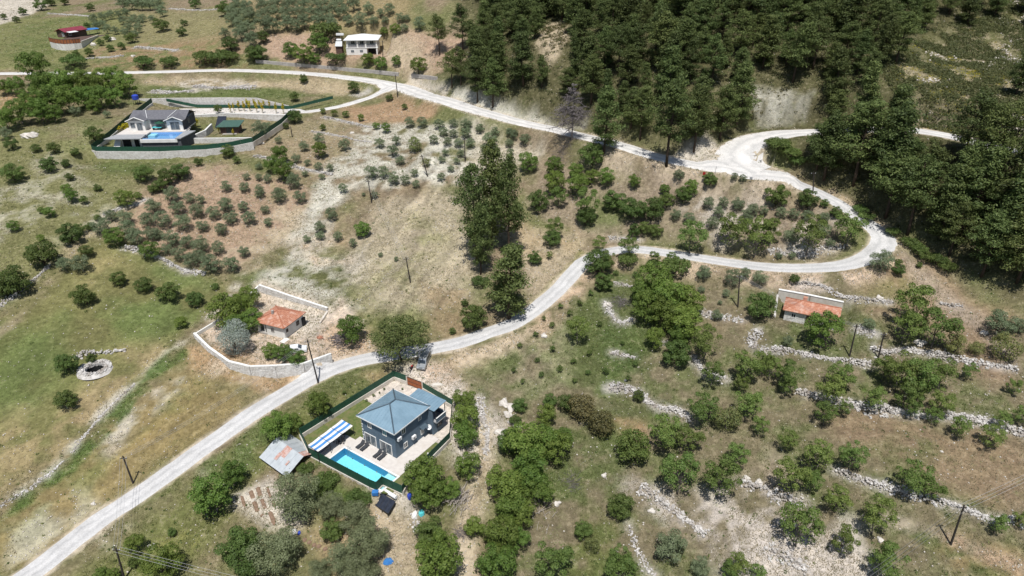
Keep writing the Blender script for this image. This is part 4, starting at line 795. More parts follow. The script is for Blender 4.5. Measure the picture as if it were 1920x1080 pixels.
MB().box(.2,SW-.2,.4,SD-.4,-.25,.02).build('shed_floor', M['soil'], shed)

# ======== red-tiled farmhouse
RA = math.atan2(118.9-121.9, -46.6+54.0)
red = thing('farmhouse', 'small white farmhouse with orange-red clay tile roof inside the stone yard wall', 'house', (-53.6, 122.3, ZR), RA)
RW, RD = 7.2, 6.6
w_ = MB(); w_.box(2.6, RW, .35, RD, -.3, 2.75); w_.box(.35, 2.6, 2.0, RD, -.3, 2.75); w_.box(.35,.75,.35,.75,-.3,2.7); w_.build('wall', M['white'], red)
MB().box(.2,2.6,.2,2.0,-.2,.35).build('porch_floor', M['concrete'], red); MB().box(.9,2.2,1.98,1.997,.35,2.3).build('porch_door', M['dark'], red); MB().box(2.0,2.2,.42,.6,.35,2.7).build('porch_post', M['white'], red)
MB().box(RW-.3,RW+.9,-1.2,.6,-.25,.14).build('front_step', M['white'], red)
faces, R0, R1 = hip_faces(-.15, RW+.5, -.15, RD+.45, 2.8, 4.5, 3.7, 3.7, 3.1, 3.6)
tm = MB()
for f, dn in zip(faces, ((0,-1),(1,0),(0,1),(-1,0))): tile_face(tm, dedupe(f), dn)
tm.build('roof_tiles', M['tile'], red, kind='stuff')
un = MB()
for f in faces: un.slab([(p[0],p[1],p[2]-.01) for p in f], .06)
un.build('roof_deck', M['wood'], red)
rr = MB()
for e, r in (((-.15,-.15,2.8),R0),((RW+.5,-.15,2.8),R0),((RW+.5,RD+.45,2.8),R1),((-.15,RD+.45,2.8),R1)): ridge_bar(rr, (e[0],e[1],e[2]+.1), (r[0],r[1],r[2]+.08), .12)
rr.build('ridge_tiles', M['tile_dark'], red)
window(red, (4.2,.35,1.5), (0,-1), .8, .9, M['concrete'], M['glass']); window(red, (RW,4.6,1.5), (1,0), .9, 1.0, M['brown_board'], M['glass']); window(red, (RW,1.2,1.6), (1,0), .6, .7, M['brown_board'], M['glass'])
MB().box(RW-.004,RW+.35,5.9,RD+.2,-.1,1.9).build('dark_block', M['dark'], red); MB().box(3.0,3.4,2.1,2.5,3.6,4.9).build('chimney', M['concrete'], red)  # thin near-black block at the back end of the right wall
# stone yard walls as coursed blocks
def block_wall(label, pts, z0, h, t=.45, bl=.55, bh=.3, cap=M['white'], name='stone_wall', R=random.Random(3), mtl=None):
    th = thing(name, label, 'wall', (pts[0][0], pts[0][1], 0)); ox, oy = pts[0][:2]; mb = MB(); core = MB(); cb = MB()
    g = lambda z, i: z[i] if hasattr(z, '__len__') else z
    for i in range(len(pts)-1):
        a = Vector((pts[i][0]-ox, pts[i][1]-oy)); b = Vector((pts[i+1][0]-ox, pts[i+1][1]-oy)); Ln = (b-a).length; d = (b-a)/Ln; n = Vector((-d.y, d.x))
        zA, zB, hA, hB = g(z0,i), g(z0,i+1), g(h,i), g(h,i+1)
        q = [a-n*t*.42, b-n*t*.42, b+n*t*.42, a+n*t*.42]; core.prism(q, [zA,zB,zB,zA], [zA+hA-.01,zB+hB-.01,zB+hB-.01,zA+hA-.01])
        ang = math.atan2(d.y, d.x); Mx = Matrix.Rotation(ang, 3, 'Z'); rows = max(1, int(max(hA,hB)/bh))
        for side in (-1, 1):
            for r in range(rows):
                s = -R.uniform(0, bl) ; 
                while s < Ln:
                    l = bl*R.uniform(.55,1.35); s0, s1 = max(s, 0), min(s+l, Ln)
                    if s1-s0 > .12:
                        m_ = (s0+s1)/2; f = m_/Ln; hh = hA+(hB-hA)*f; bz = hh/rows; z = zA+(zB-zA)*f + (r+.5)*bz; p = a + d*m_ + n*side*(t*.5 - .06)
                        mb.obox((p.x, p.y, z), (s1-s0)/2-.018, .08+R.uniform(-.03,.03), bz/2-.016, Mx)
                    s += l
        if cap is not None:
            n2 = n*t*.54; zz = [zA+hA+.004,zB+hB+.004,zB+hB+.004,zA+hA+.004]; cb.prism([a-n2,b-n2,b+n2,a+n2], zz, [z+.1 for z in zz])
    core.build('wall_core', M['concrete'], th); mb.build('stone_blocks', mtl or M['masonry'], th, kind='stuff')
    if cap is not None: cb.build('coping', cap, th)
    return th
fr_pts = [at(*p) for p in ((366,632),(394,660),(432,690),(472,702),(520,706),(572,698),(623,680))]
tops = [5.4,5.3,5.15,5.0,4.85,4.6,4.3]; zb = [p[2]-.4 for p in fr_pts]
block_wall('curving pale stone wall with white coping in front of the red-tiled farmhouse', [p[:2] for p in fr_pts], zb, [t-z for t, z in zip(tops, zb)])
bk = [(-63.8,123.6),(-59.8,134.0),(-57.9,138.6),(-49.5,134.4),(-40.3,129.9)]
block_wall('long pale stone wall with white coping behind the red-tiled farmhouse', [p for p in bk[2:]], [ZR-.3]*3, [3.1,2.5,2.0])
wall_run('yard_wall', 'short white yard wall between the field track and the farmhouse', [fr_pts[0][:2], (-62,127.5)], ZR-.6, [5.2,5.5], .3, M['white']); wall_run('yard_wall', 'white wall stub stepping up to the back corner of the farmhouse yard', [(-60.6,133.4), bk[2]], ZR-.4, [5.6,7.1], .3, M['white'])
wall_run('kerb_wall', 'crumbling low white kerb at the right end of the farmhouse yard', [bk[4],(-41.2,126.0)], ZR-.3, [5.4,4.7], .4, M['render_white'])

# ======== stone hut on the right
HA = math.atan2(116.2-120.8, 64.4-54.9); hut = thing('stone_hut', 'low stone hut with orange clay tile roof on the right-hand terraces', 'house', (55.0, 120.2, ZH), HA)
HW, HD = 10.2, 5.2
w_ = MB(); w_.box(.25,HW-.25,.25,HD,-.5,2.4); w_.build('wall', M['masonry'], hut)
hb = MB(); R_ = random.Random(5)
for r in range(8):
    x = .25
    while x < HW-.3:
        l = min(R_.uniform(.3,.7), HW-.25-x)
        if l > .1 and not (1.5 < x+l/2 < 2.5 and .9 < -.4+r*.34+.17 < 2.0) and not (4.3 < x+l/2 < 5.3 and r < 7): hb.box(x+.015, x+l-.015, .17+R_.uniform(0,.05), .249, -.4+r*.34+.015, -.4+(r+1)*.34-.015)
        x += l
hb.build('stone_blocks', M['masonry'], hut, kind='stuff')
hip = [(-.2,-.25,2.45),(HW+.2,-.25,2.45),(HW+.2,2.9,3.75),(3.0,2.9,3.75)]; lef = [(-.2,HD+.3,2.45),(-.2,-.25,2.45),(3.0,2.9,3.75)]; bak = [(HW+.2,HD+.3,2.6),(-.2,HD+.3,2.45),(3.0,2.9,3.75),(HW+.2,2.9,3.75)]
tm = MB(); tile_face(tm, hip, (0,-1)); tile_face(tm, lef, (-1,0)); tile_face(tm, bak, (0,1)); tm.build('roof_tiles', M['tile'], hut, kind='stuff')
un = MB()
for f in (hip, lef, bak): un.slab([(p[0],p[1],p[2]-.01) for p in f], .08)
un.add([(HW-.26,.25,2.4),(HW-.26,HD,2.4),(HW-.26,2.9,3.6)], [(0,1,2)]); un.build('roof_deck', M['wood'], hut)
rr = MB(); ridge_bar(rr, (-.2,-.25,2.55), (3.0,2.9,3.83), .11); ridge_bar(rr, (3.0,2.9,3.83), (HW+.2,2.9,3.83), .11); ridge_bar(rr, (-.2,HD+.3,2.55), (3.0,2.9,3.83), .11); rr.build('ridge_tiles', M['tile_dark'], hut)
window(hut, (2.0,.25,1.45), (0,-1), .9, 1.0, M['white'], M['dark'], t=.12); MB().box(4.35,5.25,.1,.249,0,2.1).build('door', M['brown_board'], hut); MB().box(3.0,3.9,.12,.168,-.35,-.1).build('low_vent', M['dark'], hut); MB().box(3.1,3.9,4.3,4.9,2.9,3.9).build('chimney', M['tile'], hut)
hwp = [(56.6,128.0),(62.5,125.6),(68.4,123.2)]; wall_run('retaining_wall', 'pale rendered retaining wall behind the stone hut', hwp, ZH-.5, [11.6,11.5,11.2], .45, M['render_white'], M['white']); wall_run('retaining_wall', 'short rubble return wall at the left end of the stone hut', [(56.4,127.6),(53.8,121.0)], ZH-.6, [10.6,9.1], .4, M['limestone'])

# ======== upper villa with infinity pool
v2 = thing('hillside_villa', 'pale villa with grey gabled roof above an infinity pool on the far left', 'house', (-117.5, 193.9, Z2), math.radians(3.0))
T = 3.5
b_ = MB(); b_.box(1.4,10.2,3.2,10.5,-.3,T-.35); b_.box(10.2,20.6,6.9,10.5,-.3,T-.35); b_.build('lower_wall', M['white'], v2)
for x0, x1 in ((3.6,5.9),(6.9,8.2),(8.9,9.9)): MB().box(x0,x1,3.12,3.197,-.2,2.5).build('painted_garage_opening', M['dark'], v2)  # black panels on the solid wall, inner darkness put into the colour
MB().slab([(-.3,.6,T-.25),(10.2,.6,T-.25),(10.2,4.3,T),(1.6,4.3,T)], .22).build('canopy_slab', M['grey_slab'], v2)
MB().box(1.5,19.6,4.3,11.0,T-.35,T).build('terrace', M['white'], v2) if False else None
tr_ = MB(); tr_.box(1.6,10.35,4.302,12.0,T-.34,T); tr_.box(10.35,20.4,7.0,12.0,T-.34,T); tr_.build('terrace', M['patio'], v2)
st_ = MB(); st_.prism([(1.5,.9),(3.3,.9),(3.3,3.1),(1.5,3.1)], -.3, [.3,.3,2.2,2.2]); st_.build('stair_wall', M['white'], v2)
pb = MB(); pb.box(10.2,20.2,.6,.9,-.3,2.5); pb.box(10.2,10.5,.9,6.9,-.3,3.2); pb.box(19.9,20.2,.9,6.9,-.3,3.2); pb.build('pool_base', M['stone_dark'], v2)
pw = MB(); pw.box(10.0,20.5,.2,.62,2.1,3.0); pw.build('overflow_ledge', M['white'], v2)
pf = MB(); pf.box(10.502,19.898,.902,6.898,1.7,2.3); pf.build('pool_floor', M['pool_blue'], v2)
ps = MB(); ps.box(10.51,12.6,4.4,6.89,2.302,3.0); ps.build('pool_steps', M['pool_light'], v2)
pl = MB(); pl.box(10.502,19.898,.902,1.15,2.3,3.12); pl.box(10.502,19.898,6.75,6.897,2.3,3.35); pl.build('pool_lining', M['pool_blue'], v2)
MB().add([(10.5,1.15,3.06),(19.9,1.15,3.06),(19.9,6.75,3.06),(10.5,6.75,3.06)], [(0,1,2,3)]).build('water', M['water'], v2)
sw = MB(); sw.slab([(20.0,.2,T-.2),(21.6,.2,T-.2),(23.4,7.6,T+.05),(20.3,7.6,T+.05)], .25); sw.build('side_coping', M['grey_slab'], v2); MB().prism([(20.3,.5),(21.4,.5),(23.0,7.5),(20.3,7.5)], -.3, T-.5).build('side_wall', M['stone_dark'], v2)
HX0, HX1, HY0, HY1 = 3.9, 19.6, 8.4, 18.5
hw = MB(); hw.box(HX0,HX0+4.6,HY0,HY1,T-.3,T+2.9); hw.box(HX1-4.6,HX1,HY0,HY1,T-.3,T+2.9); hw.box(HX0+4.6,HX1-4.6,HY0+2.2,HY1,T-.3,T+2.9); hw.build('wall', M['white'], v2)
MB().box(HX1+.003,HX1+.05,HY0+.1,HY1,T,T+2.85).build('side_cladding', M['stone_dark'], v2)
ze, zr = T+2.95, T+4.7; yr_ = HY0+6.0
main_f = [(HX0-.5,HY0+1.6,ze),(HX1+.5,HY0+1.6,ze),(HX1+.5,yr_,zr),(HX0-.5,yr_,zr)]; back_f = [(HX1+.5,HY1+.5,ze),(HX0-.5,HY1+.5,ze),(HX0-.5,yr_,zr),(HX1+.5,yr_,zr)]
rf = MB()
for f in (main_f, back_f): rf.slab(f, .18)
gb = MB(); gtm = MB()
for gx0 in (HX0-.5, HX1-5.1):
    gx1 = gx0+5.6; gm = (gx0+gx1)/2; zg = ze+1.15; yb = yr_-1.6
    rf.slab([(gx0,HY0-.6,ze),(gm,HY0-.6,zg),(gm,yb,zg),(gx0,yb,ze)], .16); rf.slab([(gm,HY0-.6,zg),(gx1,HY0-.6,ze),(gx1,yb,ze),(gm,yb,zg)], .16)
    gb.add([(gx0+.5,HY0-.004,T+2.9),(gx1-.5,HY0-.004,T+2.9),(gm,HY0-.004,zg-.25)], [(0,1,2)])
    for s in ((gx0,gm),(gx1,gm)): gtm.tube([(s[0],HY0-.64,ze-.02),(s[1],HY0-.64,zg-.02)], .14, 5)
rf.build('roof', M['grey_roof'], v2); gb.build('gable_wall', M['grey_slab'], v2); gtm.build('gable_trim', M['white'], v2)
vt = MB(); ridge_bar(vt, (HX0+4.9,HY0+2.0,ze+.3), (HX0+3.2,yr_-.2,zr+.03), .07); ridge_bar(vt, (HX1-4.9,HY0+2.0,ze+.3), (HX1-3.2,yr_-.2,zr+.03), .07); vt.build('valley_trim', M['white_metal'], v2)
window(v2, (HX0+1.2,HY0,T+1.6), (0,-1), 1.3, 1.5, M['grey_slab'], M['curtain_glass']); window(v2, (HX0+3.1,HY0,T+1.2), (0,-1), 1.6, 2.2, M['grey_slab'], M['curtain_glass'], 'glass_door'); window(v2, (HX1-2.3,HY0,T+1.3), (0,-1), 2.6, 2.3, M['grey_slab'], M['curtain_glass'], 'glass_door'); window(v2, ((HX0+HX1)/2,HY0+2.2,T+1.35), (0,-1), 4.6, 2.4, M['grey_slab'], M['curtain_glass'], 'glass_door'); window(v2, (HX1+.05,HY0+5,T+1.6), (1,0), 1.2, 1.2, M['grey_slab'], M['glass'])
vl2 = lambda x, y: tuple((v2.matrix_basis @ Vector((x, y, 0)))[:2])
v2m = Matrix.Translation((-117.5,193.9,Z2)) @ Matrix.Rotation(math.radians(3.0), 4, 'Z'); vl2 = lambda x, y: tuple((v2m @ Vector((x, y, 0)))[:2])
pt = thing('garden_table', 'turquoise table tennis table on the terrace of the far villa', 'table', (*vl2(11.6,9.3), Z2+T), math.radians(3)); MB().box(-1.35,1.35,-.75,.75,.72,.78).build('table_top', M['teal'], pt)
for sx in (-1.1,1.1): MB().box(sx-.04,sx+.04,-.6,.6,0,.72).build('leg', M['dark_metal'], pt)
pu = thing('parasol', 'dark green parasol on the terrace behind the turquoise table', 'parasol', (*vl2(12.2,10.05), Z2+T)); MB().cyl(0,0,0,2.3,.035,6).build('pole', M['dark_metal'], pu); MB().tube([(0,0,1.9),(0,0,2.4)], [1.45,.03], 8).build('canopy', M['fence_green'], pu)
# lower retaining wall, fences, terraces of the far villa
lo = [(-121.2,193.2),(-119.5,191.9),(-101,191.6),(-88.7,193.6),(-82.3,195.3),(-76.3,198.2)]
zt = [Z2+.5,Z2+.5,Z2+.5,Z2+.5,Z2+.8,Z2+1.4]
block_wall('long stone retaining wall below the far villa', lo, 18.9, [t-18.9 for t in zt], cap=None)
fence_run('green mesh fence along the lower edge of the far villa', lo, [z+.02 for z in zt], 1.3, 3.0)
lf = [lo[0], at(207,262)[:2], at(240,230)[:2], at(287,198)[:2]]; fence_run('green mesh fence climbing the left edge of the far villa plot', lf, [Z2+.5,Z2+1.5,Z2+3.4,Z2+5.2], 1.5, 3.0); wall_run('yard_wall', 'grey wall under the climbing fence left of the far villa', lf, Z2-.8, [Z2+.45,Z2+1.45,Z2+3.35,Z2+5.15], .3, M['masonry'])
rf_ = [lo[-1], (-74.6,206), (-72.6,215), (-71.8,223.5)]; zr_ = [Z2+1.4,Z2+1.8,Z2+2.6,Z2+3.5]; fence_run('green mesh fence climbing the right edge of the far villa plot', rf_, zr_, 1.4, 3.0); wall_run('yard_wall', 'pale wall under the fence right of the far villa garden', rf_, [z-1.6 for z in zr_], [z-.02 for z in zr_], .3, M['render_white'])
Z3 = 25.2
up = [(-104.2,221.5),(-93.5,224.4),(-73.2,222.2)]; block_wall('high stone terrace wall behind the green-roofed garden hut', up, Z2-.2, [Z3-Z2+.4]*3); block_wall('stone garden wall in front of the green-roofed hut', [(-95.6,201.4),(-86.5,201.7),(-77.6,202.5)], Z2-.8, [2.3,2.3,2.2], cap=M['white'])
block_wall('stone planter wall beside the far villa', [vl2(22.2,7.5), vl2(24.4,12.0), vl2(24.4,18.0)], Z2-.2, [2.2,2.6,3.0])
court = struct(MB().prism([(-104.0,222.0),(-93.5,224.9),(-73.4,222.7),(-72.5,230.2),(-96,232.2),(-112,231.5)], Z3-.6, Z3+.06).build('courtyard', M['patio']))
bw_ = [at(*p)[:2] for p in ((262,198),(300,193),(380,186),(480,184),(540,196))]; zw = [26.4,26.6,26.6,26.2,25.8]; zwt = [28.2,29.2,29.4,29.0,26.4]
bw_ = [(-128,235.5),(-115,233.2),(-97,233.4),(-86,233.4),(-75,231.6)]; block_wall('long pale retaining wall behind the far villa courtyard', bw_, [24.6]*5, [3.0,3.8,3.9,3.8,1.6], cap=None)
fence_run('green mesh fence in front of the rear retaining wall of the far villa', [(-116,232.4),(-106,231.9),(-96,232.5),(-74,230.8),(-62,240)], [27.4,25.5,25.3,25.3,26.6], 1.0, 3.0)
gh = thing('garden_hut', 'small brown garden hut with green sheet roof in the far villa garden', 'hut', (-87.6, 210.2, 22.6), math.radians(4)); MB().box(-2.7,2.8,-.2,3.6,-.2,2.3).build('wall', M['brown_board'], gh); MB().box(-.9,.9,-.24,-.203,0,1.9).build('door', M['glass'], gh); MB().slab([(-3.6,-1.0,2.35),(3.4,-1.0,2.35),(3.8,4.2,3.1),(-2.6,4.2,3.1)], .16).build('roof', M['green_roof'], gh); MB().box(-2.0,2.3,-1.3,-.26,-.2,.12).build('step', M['concrete'], gh)
bx_, by_ = -92.6, 218.4; tag(MB().slab([(bx_-1.7,by_-2.6,Z2+1.0),(bx_+1.5,by_-2.6,Z2+1.0),(bx_+1.3,by_+.6,Z3+.6),(bx_-1.5,by_+.6,Z3+.6)], .12).build('solar_collector', M['solar']), 'dark solar collector leaning on the terrace wall beside the garden hut', 'solar panel')
# ======== white house on the hill
wh = thing('hill_house', 'white two-storey house with white hipped roof on the hill at the top', 'house', (-63.4, 273.2, ZW), math.radians(4))
w_ = MB(); w_.box(.3,8.0,1.9,12,-.3,2.6); w_.box(.3,11.6,3.4,12,2.6,5.5); w_.box(8.0,11.6,3.4,12,-.3,2.6); w_.build('wall', M['white'], wh); fs_ = MB().box(0,12.2,.2,3.4,2.45,2.7).build('balcony_floor', M['white'], wh)
lw_ = MB(); lw_.box(.1,7.9,.3,1.9,-.3,2.448); lw_.build('ground_floor', M['white'], wh)
for x in (.3,4.2,7.3,11.4): MB().box(x-.0,x+.55,.3,.8,2.702,5.45).build('column', M['white'], wh)
MB().box(11.4,11.9,.3,.8,-.3,2.448).build('column', M['white'], wh); MB().box(.8,11.3,.36,.5,2.702,3.4).build('balustrade', M['sofa'], wh); MB().box(12.0,12.1,.5,9,2.7,3.3).build('side_rail', M['white'], wh)
for x in (2.4,5.8,9.6): window(wh, (x,3.4,4.1), (0,-1), 1.5, 1.3, M['white'], M['glass'])
for x in (2.4,5.8): window(wh, (x,.3,1.4), (0,-1), 1.2, .8, M['grey_slab'], M['curtain_glass'])
window(wh, (11.6,7,4.2), (1,0), 1.4, 1.3, M['white'], M['glass']); MB().box(8.1,11.3,3.3,3.397,-.2,2.3).build('painted_carport_opening', M['dark'], wh)  # black panel on the back wall paints the shade inside the carport
faces, R0, R1 = hip_faces(-.6,12.6,-.3,12.8,5.5,6.9,5.6,6.9,6.2,6.2)
for f, ax in zip(faces, ((1,0),(0,1),(1,0),(0,1))): sheet_roof(f, ax, 2.2, M['white_metal'], wh, t=.14, gap=.02)
MB().prism([(-.55,-.25),(12.55,-.25),(12.55,12.75),(-.55,12.75)], 5.2, 5.34).build('soffit', M['white'], wh)
hz = at(640, 93); wt = thing('water_heater_tower', 'dark tower with white solar water tank left of the white hill house', 'water tank', (-66.5, 276.5, ZW)); MB().box(-1.2,1.2,-1.2,1.2,-.3,3.0).build('base', M['brown_board'], wt); MB().slab([(-1.4,-1.6,3.0),(1.4,-1.6,3.0),(1.2,.2,4.6),(-1.2,.2,4.6)], .12).build('solar_panel', M['steel'], wt); MB().tube([(-.9,.5,5.0),(.9,.5,5.0)], .42, 12).build('tank', M['white_metal'], wt); MB().box(-1.0,1.8,.9,1.9,6.6,7.3).build('upper_tank', M['white_metal'], wt); lg = MB()
for x in (-.8,1.5): lg.box(x-.05,x+.05,1.2,1.3,2.9,6.6)
lg.build('stand', M['dark_metal'], wt)
# wall below that yard
rw = [at(*p)[:2] for p in ((480,117),(560,124),(640,131),(700,136),(748,141))]; block_wall('long low stone wall beside the upper road below the hill house', rw, [zat(*p)-.4 for p in rw], 1.4, cap=None, bl=.8, bh=.45, mtl=M['concrete']); rw = [at(*p)[:2] for p in ((772,143),(800,146),(820,149))]; block_wall('short stone wall right of the hill house entrance', rw, [zat(*p)-.4 for p in rw], 1.3, cap=None, bl=.8, bh=.45, mtl=M['concrete'])
# ======== red cabin on a stone base
c0 = at(140, 96); ZC = c0[2]+2.6
base = [at_z(*p, ZC) for p in ((93,78),(104,81),(120,82.5),(138,81.5),(152,80),(168,74),(184,68))]
cab = thing('wooden_cabin', 'maroon-roofed wooden cabin with orange railed deck on a round stone base', 'cabin', (base[2][0], base[2][1], ZC)); bo = [(p[0]-base[2][0], p[1]-base[2][1]) for p in base]; far = [(bo[-1][0]+3, bo[-1][1]+6), (bo[0][0]+2, bo[0][1]+13)]
MB().prism(bo+far, -5.0, -.05).build('stone_base', M['masonry'], cab); MB().prism(bo+far, -.046, .06).build('deck', M['brown_board'], cab)
for a, b in zip(bo[:5], bo[1:5]):
    a = Vector(a); b = Vector(b); n = 3
    for k in range(n):
        p, q = a.lerp(b, k/n), a.lerp(b, (k+1)/n); d = (q-p).normalized()*.06; nn = Vector((-d.y, d.x))*.4; MB().prism([p+d-nn,q-d-nn,q-d+nn,p+d+nn], .08, 1.55).build('railing_panel', M['deck_wood'], cab); MB().cyl(p.x, p.y, .05, 1.75, .11, 6).build('railing_post', M['brown_board'], cab)
    MB().tube([(a.x,a.y,1.68),(b.x,b.y,1.68)], .09, 5).build('handrail', M['brown_board'], cab)
e0 = at_z(110,54,ZC+3.6); e1 = at_z(153,48,ZC+3.6); bx = Vector(e0)-Vector(base[2]); dx = Vector(e1)-Vector(e0); dl = dx.length; ca = math.atan2(dx.y, dx.x)
Rm = lambda x, y: (bx.x + math.cos(ca)*x - math.sin(ca)*y, bx.y + math.sin(ca)*x + math.cos(ca)*y); CL = min(dl, 11.0)
wl_ = MB(); wl_.prism([Rm(.5,-2.6),Rm(CL-.4,-2.6),Rm(CL-.4,2.6),Rm(.5,2.6)], .05, 2.5); wl_.prism([Rm(.5,-2.5),Rm(.55,-2.5),Rm(.55,2.5),Rm(.5,2.5)], 2.5, [2.5,2.5,2.5,2.5]); wl_.build('wall', M['brown_board'], cab)
r3 = lambda x, y, z: (*Rm(x, y), z); g_ = MB(); g_.add([r3(.5,-2.6,2.5),r3(.5,2.6,2.5),r3(.5,0,3.45)], [(0,1,2)]); g_.build('gable_wall', M['brown_board'], cab)
rm_ = MB(); rm_.slab([r3(-.2,-3.2,2.35),r3(CL,-3.2,2.35),r3(CL,0,3.6),r3(-.2,0,3.6)], .1); rm_.slab([r3(-.2,0,3.6),r3(CL,0,3.6),r3(CL,3.2,2.35),r3(-.2,3.2,2.35)], .1); rm_.build('roof', M['maroon'], cab)
aw = MB(); aw.slab([r3(.6,-5.2,2.2),r3(4.8,-5.2,2.2),r3(4.8,-3.1,2.45),r3(.6,-3.1,2.45)], .06); aw.build('white_awning', M['white_metal'], cab)
window(cab, (*Rm(2.5,-2.6),1.3), (math.sin(ca),-math.cos(ca)), 1.4, 1.2, M['white'], M['glass']); window(cab, (*Rm(.5,-1.0),1.3), (-math.cos(ca),-math.sin(ca)), 1.1, 1.6, M['white'], M['curtain_glass'])
bt = MB(); bt.slab([r3(CL-1.2,-3.6,2.0),r3(CL+4.6,-4.6,2.0),r3(CL+6.0,-1.5,2.2),r3(CL+.2,-.2,2.4)], .06); bt.build('blue_awning', M['blue_tarp'], cab)
for x, y in ((CL+.1,-3.7),(CL+4.4,-4.3),(CL+5.6,-1.7)): MB().tube([r3(x,y,.05),r3(x,y,2.0)], .07, 6).build('awning_post', M['brown_board'], cab)
sd = MB()
for a, b in zip(bo[4:], bo[5:]): a = Vector(a); b = Vector(b); d = (b-a).normalized(); nn = Vector((-d.y, d.x))*.2; sd.prism([a-nn,b-nn,b+nn,a+nn], -.05, .55)
sd.build('parapet', M['render_white'], cab)
# ---------------------------------------------------------------- vegetation
vr = np.random.default_rng(5)
def leaf_quads(c, n, size, aspect, mtl, name, jitter=.35, fold=.25):
    """one diamond-shaped spray per centre c, facing n; sizes per leaf"""
    N_ = len(c); n = n / (np.linalg.norm(n, axis=1)[:, None] + 1e-9)
    r = vr.normal(size=(N_, 3)); t = np.cross(n, r); t /= np.linalg.norm(t, axis=1)[:, None] + 1e-9; b = np.cross(n, t)
    s = (size * vr.uniform(1-jitter, 1+jitter, N_))[:, None]
    v = np.stack([c - t*s, c - b*s*aspect - n*s*fold*.3, c + t*s, c + b*s*aspect + n*s*fold], 1).reshape(-1, 3)
    me = bpy.data.meshes.new(name); me.vertices.add(4*N_); me.vertices.foreach_set('co', v.astype(np.float32).ravel())
    me.loops.add(4*N_); me.loops.foreach_set('vertex_index', np.arange(4*N_, dtype=np.int32)); me.polygons.add(N_)
    me.polygons.foreach_set('loop_start', np.arange(0, 4*N_, 4, dtype=np.int32)); me.polygons.foreach_set('loop_total', np.full(N_, 4, np.int32)); me.update(); me.validate(); me.materials.append(mtl); return me
def unit(n):
    d = vr.normal(size=(n, 3)); return d / np.linalg.norm(d, axis=1)[:, None]
def crown_mesh(name, mtl, n, lobes, leaf, w=.5, zc=.55, h=.42, lr=(.16,.27), aspect=.5, under=.35, loose=.08, sep=.62):
    """crown about one unit wide: leafy lobes packed in an ellipsoid, hollow and open between"""
    P_ = []; tries = 0
    while len(P_) < lobes:
        d = unit(1)[0]; tries += 1
        if d[2] < -under: continue
        rad = vr.uniform(*lr); r = vr.uniform(.86, 1.04) if len(P_) > lobes*.22 else vr.uniform(.15, .55)
        q = np.array([d[0]*(w-rad*.75)*r, d[1]*(w-rad*.75)*r, zc + d[2]*(h-rad*.6)*r])
        if tries < 900 and any(np.linalg.norm(q - p[:3]) < sep*(rad + p[3]) for p in P_): continue
        P_.append((*q, rad))
    P_ = np.array(P_); k = vr.choice(lobes, n, p=P_[:, 3]**2 / (P_[:, 3]**2).sum()); d = unit(n); d[:, 2] = np.where(d[:, 2] < -.25, -d[:, 2], d[:, 2])
    rr = P_[k, 3] * (1.06 - .5*vr.random(n)**1.6); c = P_[k, :3] + d*rr[:, None]*np.array([1,1,.85])
    dist = np.linalg.norm(c[:, None] - P_[None, :, :3], axis=2) / P_[None, :, 3]; dist[np.arange(n), k] = 9
    keep = (dist.min(1) > .7) | (vr.random(n) < .2); c = c[keep]; d = d[keep]
    m_ = int(loose*n); e = unit(m_); c = np.vstack([c, np.column_stack([e[:, 0]*w, e[:, 1]*w, zc + e[:, 2]*h]) * vr.uniform(.6, 1.05, (m_, 1))]); d = np.vstack([d, e])
    nrm = d + .42*unit(len(c)) + np.array([0,0,.25]); ok = c[:, 2] > .02
    return leaf_quads(c[ok], nrm[ok], leaf, aspect, mtl, name), P_
def trunk_mesh(name, mtl, P_, r=.03, fork=.3, lean=.06, stems=1, top=None):
    mb = MB(); 
    for s in range(stems):
        a = vr.uniform(0, 6.28); o = Vector((.05*(stems > 1)*math.cos(a), .05*(stems > 1)*math.sin(a), -.05)); f = Vector((vr.uniform(-lean, lean), vr.uniform(-lean, lean), fork))
        mb.tube([o, o.lerp(f, .5) + Vector((vr.uniform(-.02,.02), vr.uniform(-.02,.02), 0)), f], [r*1.25, r*.95, r*.75], 6)
        for q in P_[s::stems][:7]:
            e = Vector(q[:3]); m_ = f.lerp(e, .5) + Vector((vr.uniform(-.03,.03), vr.uniform(-.03,.03), -.02)); mb.tube([f, m_, e], [r*.6, r*.38, r*.14], 4)
    return mb.mesh(name, mtl, True)
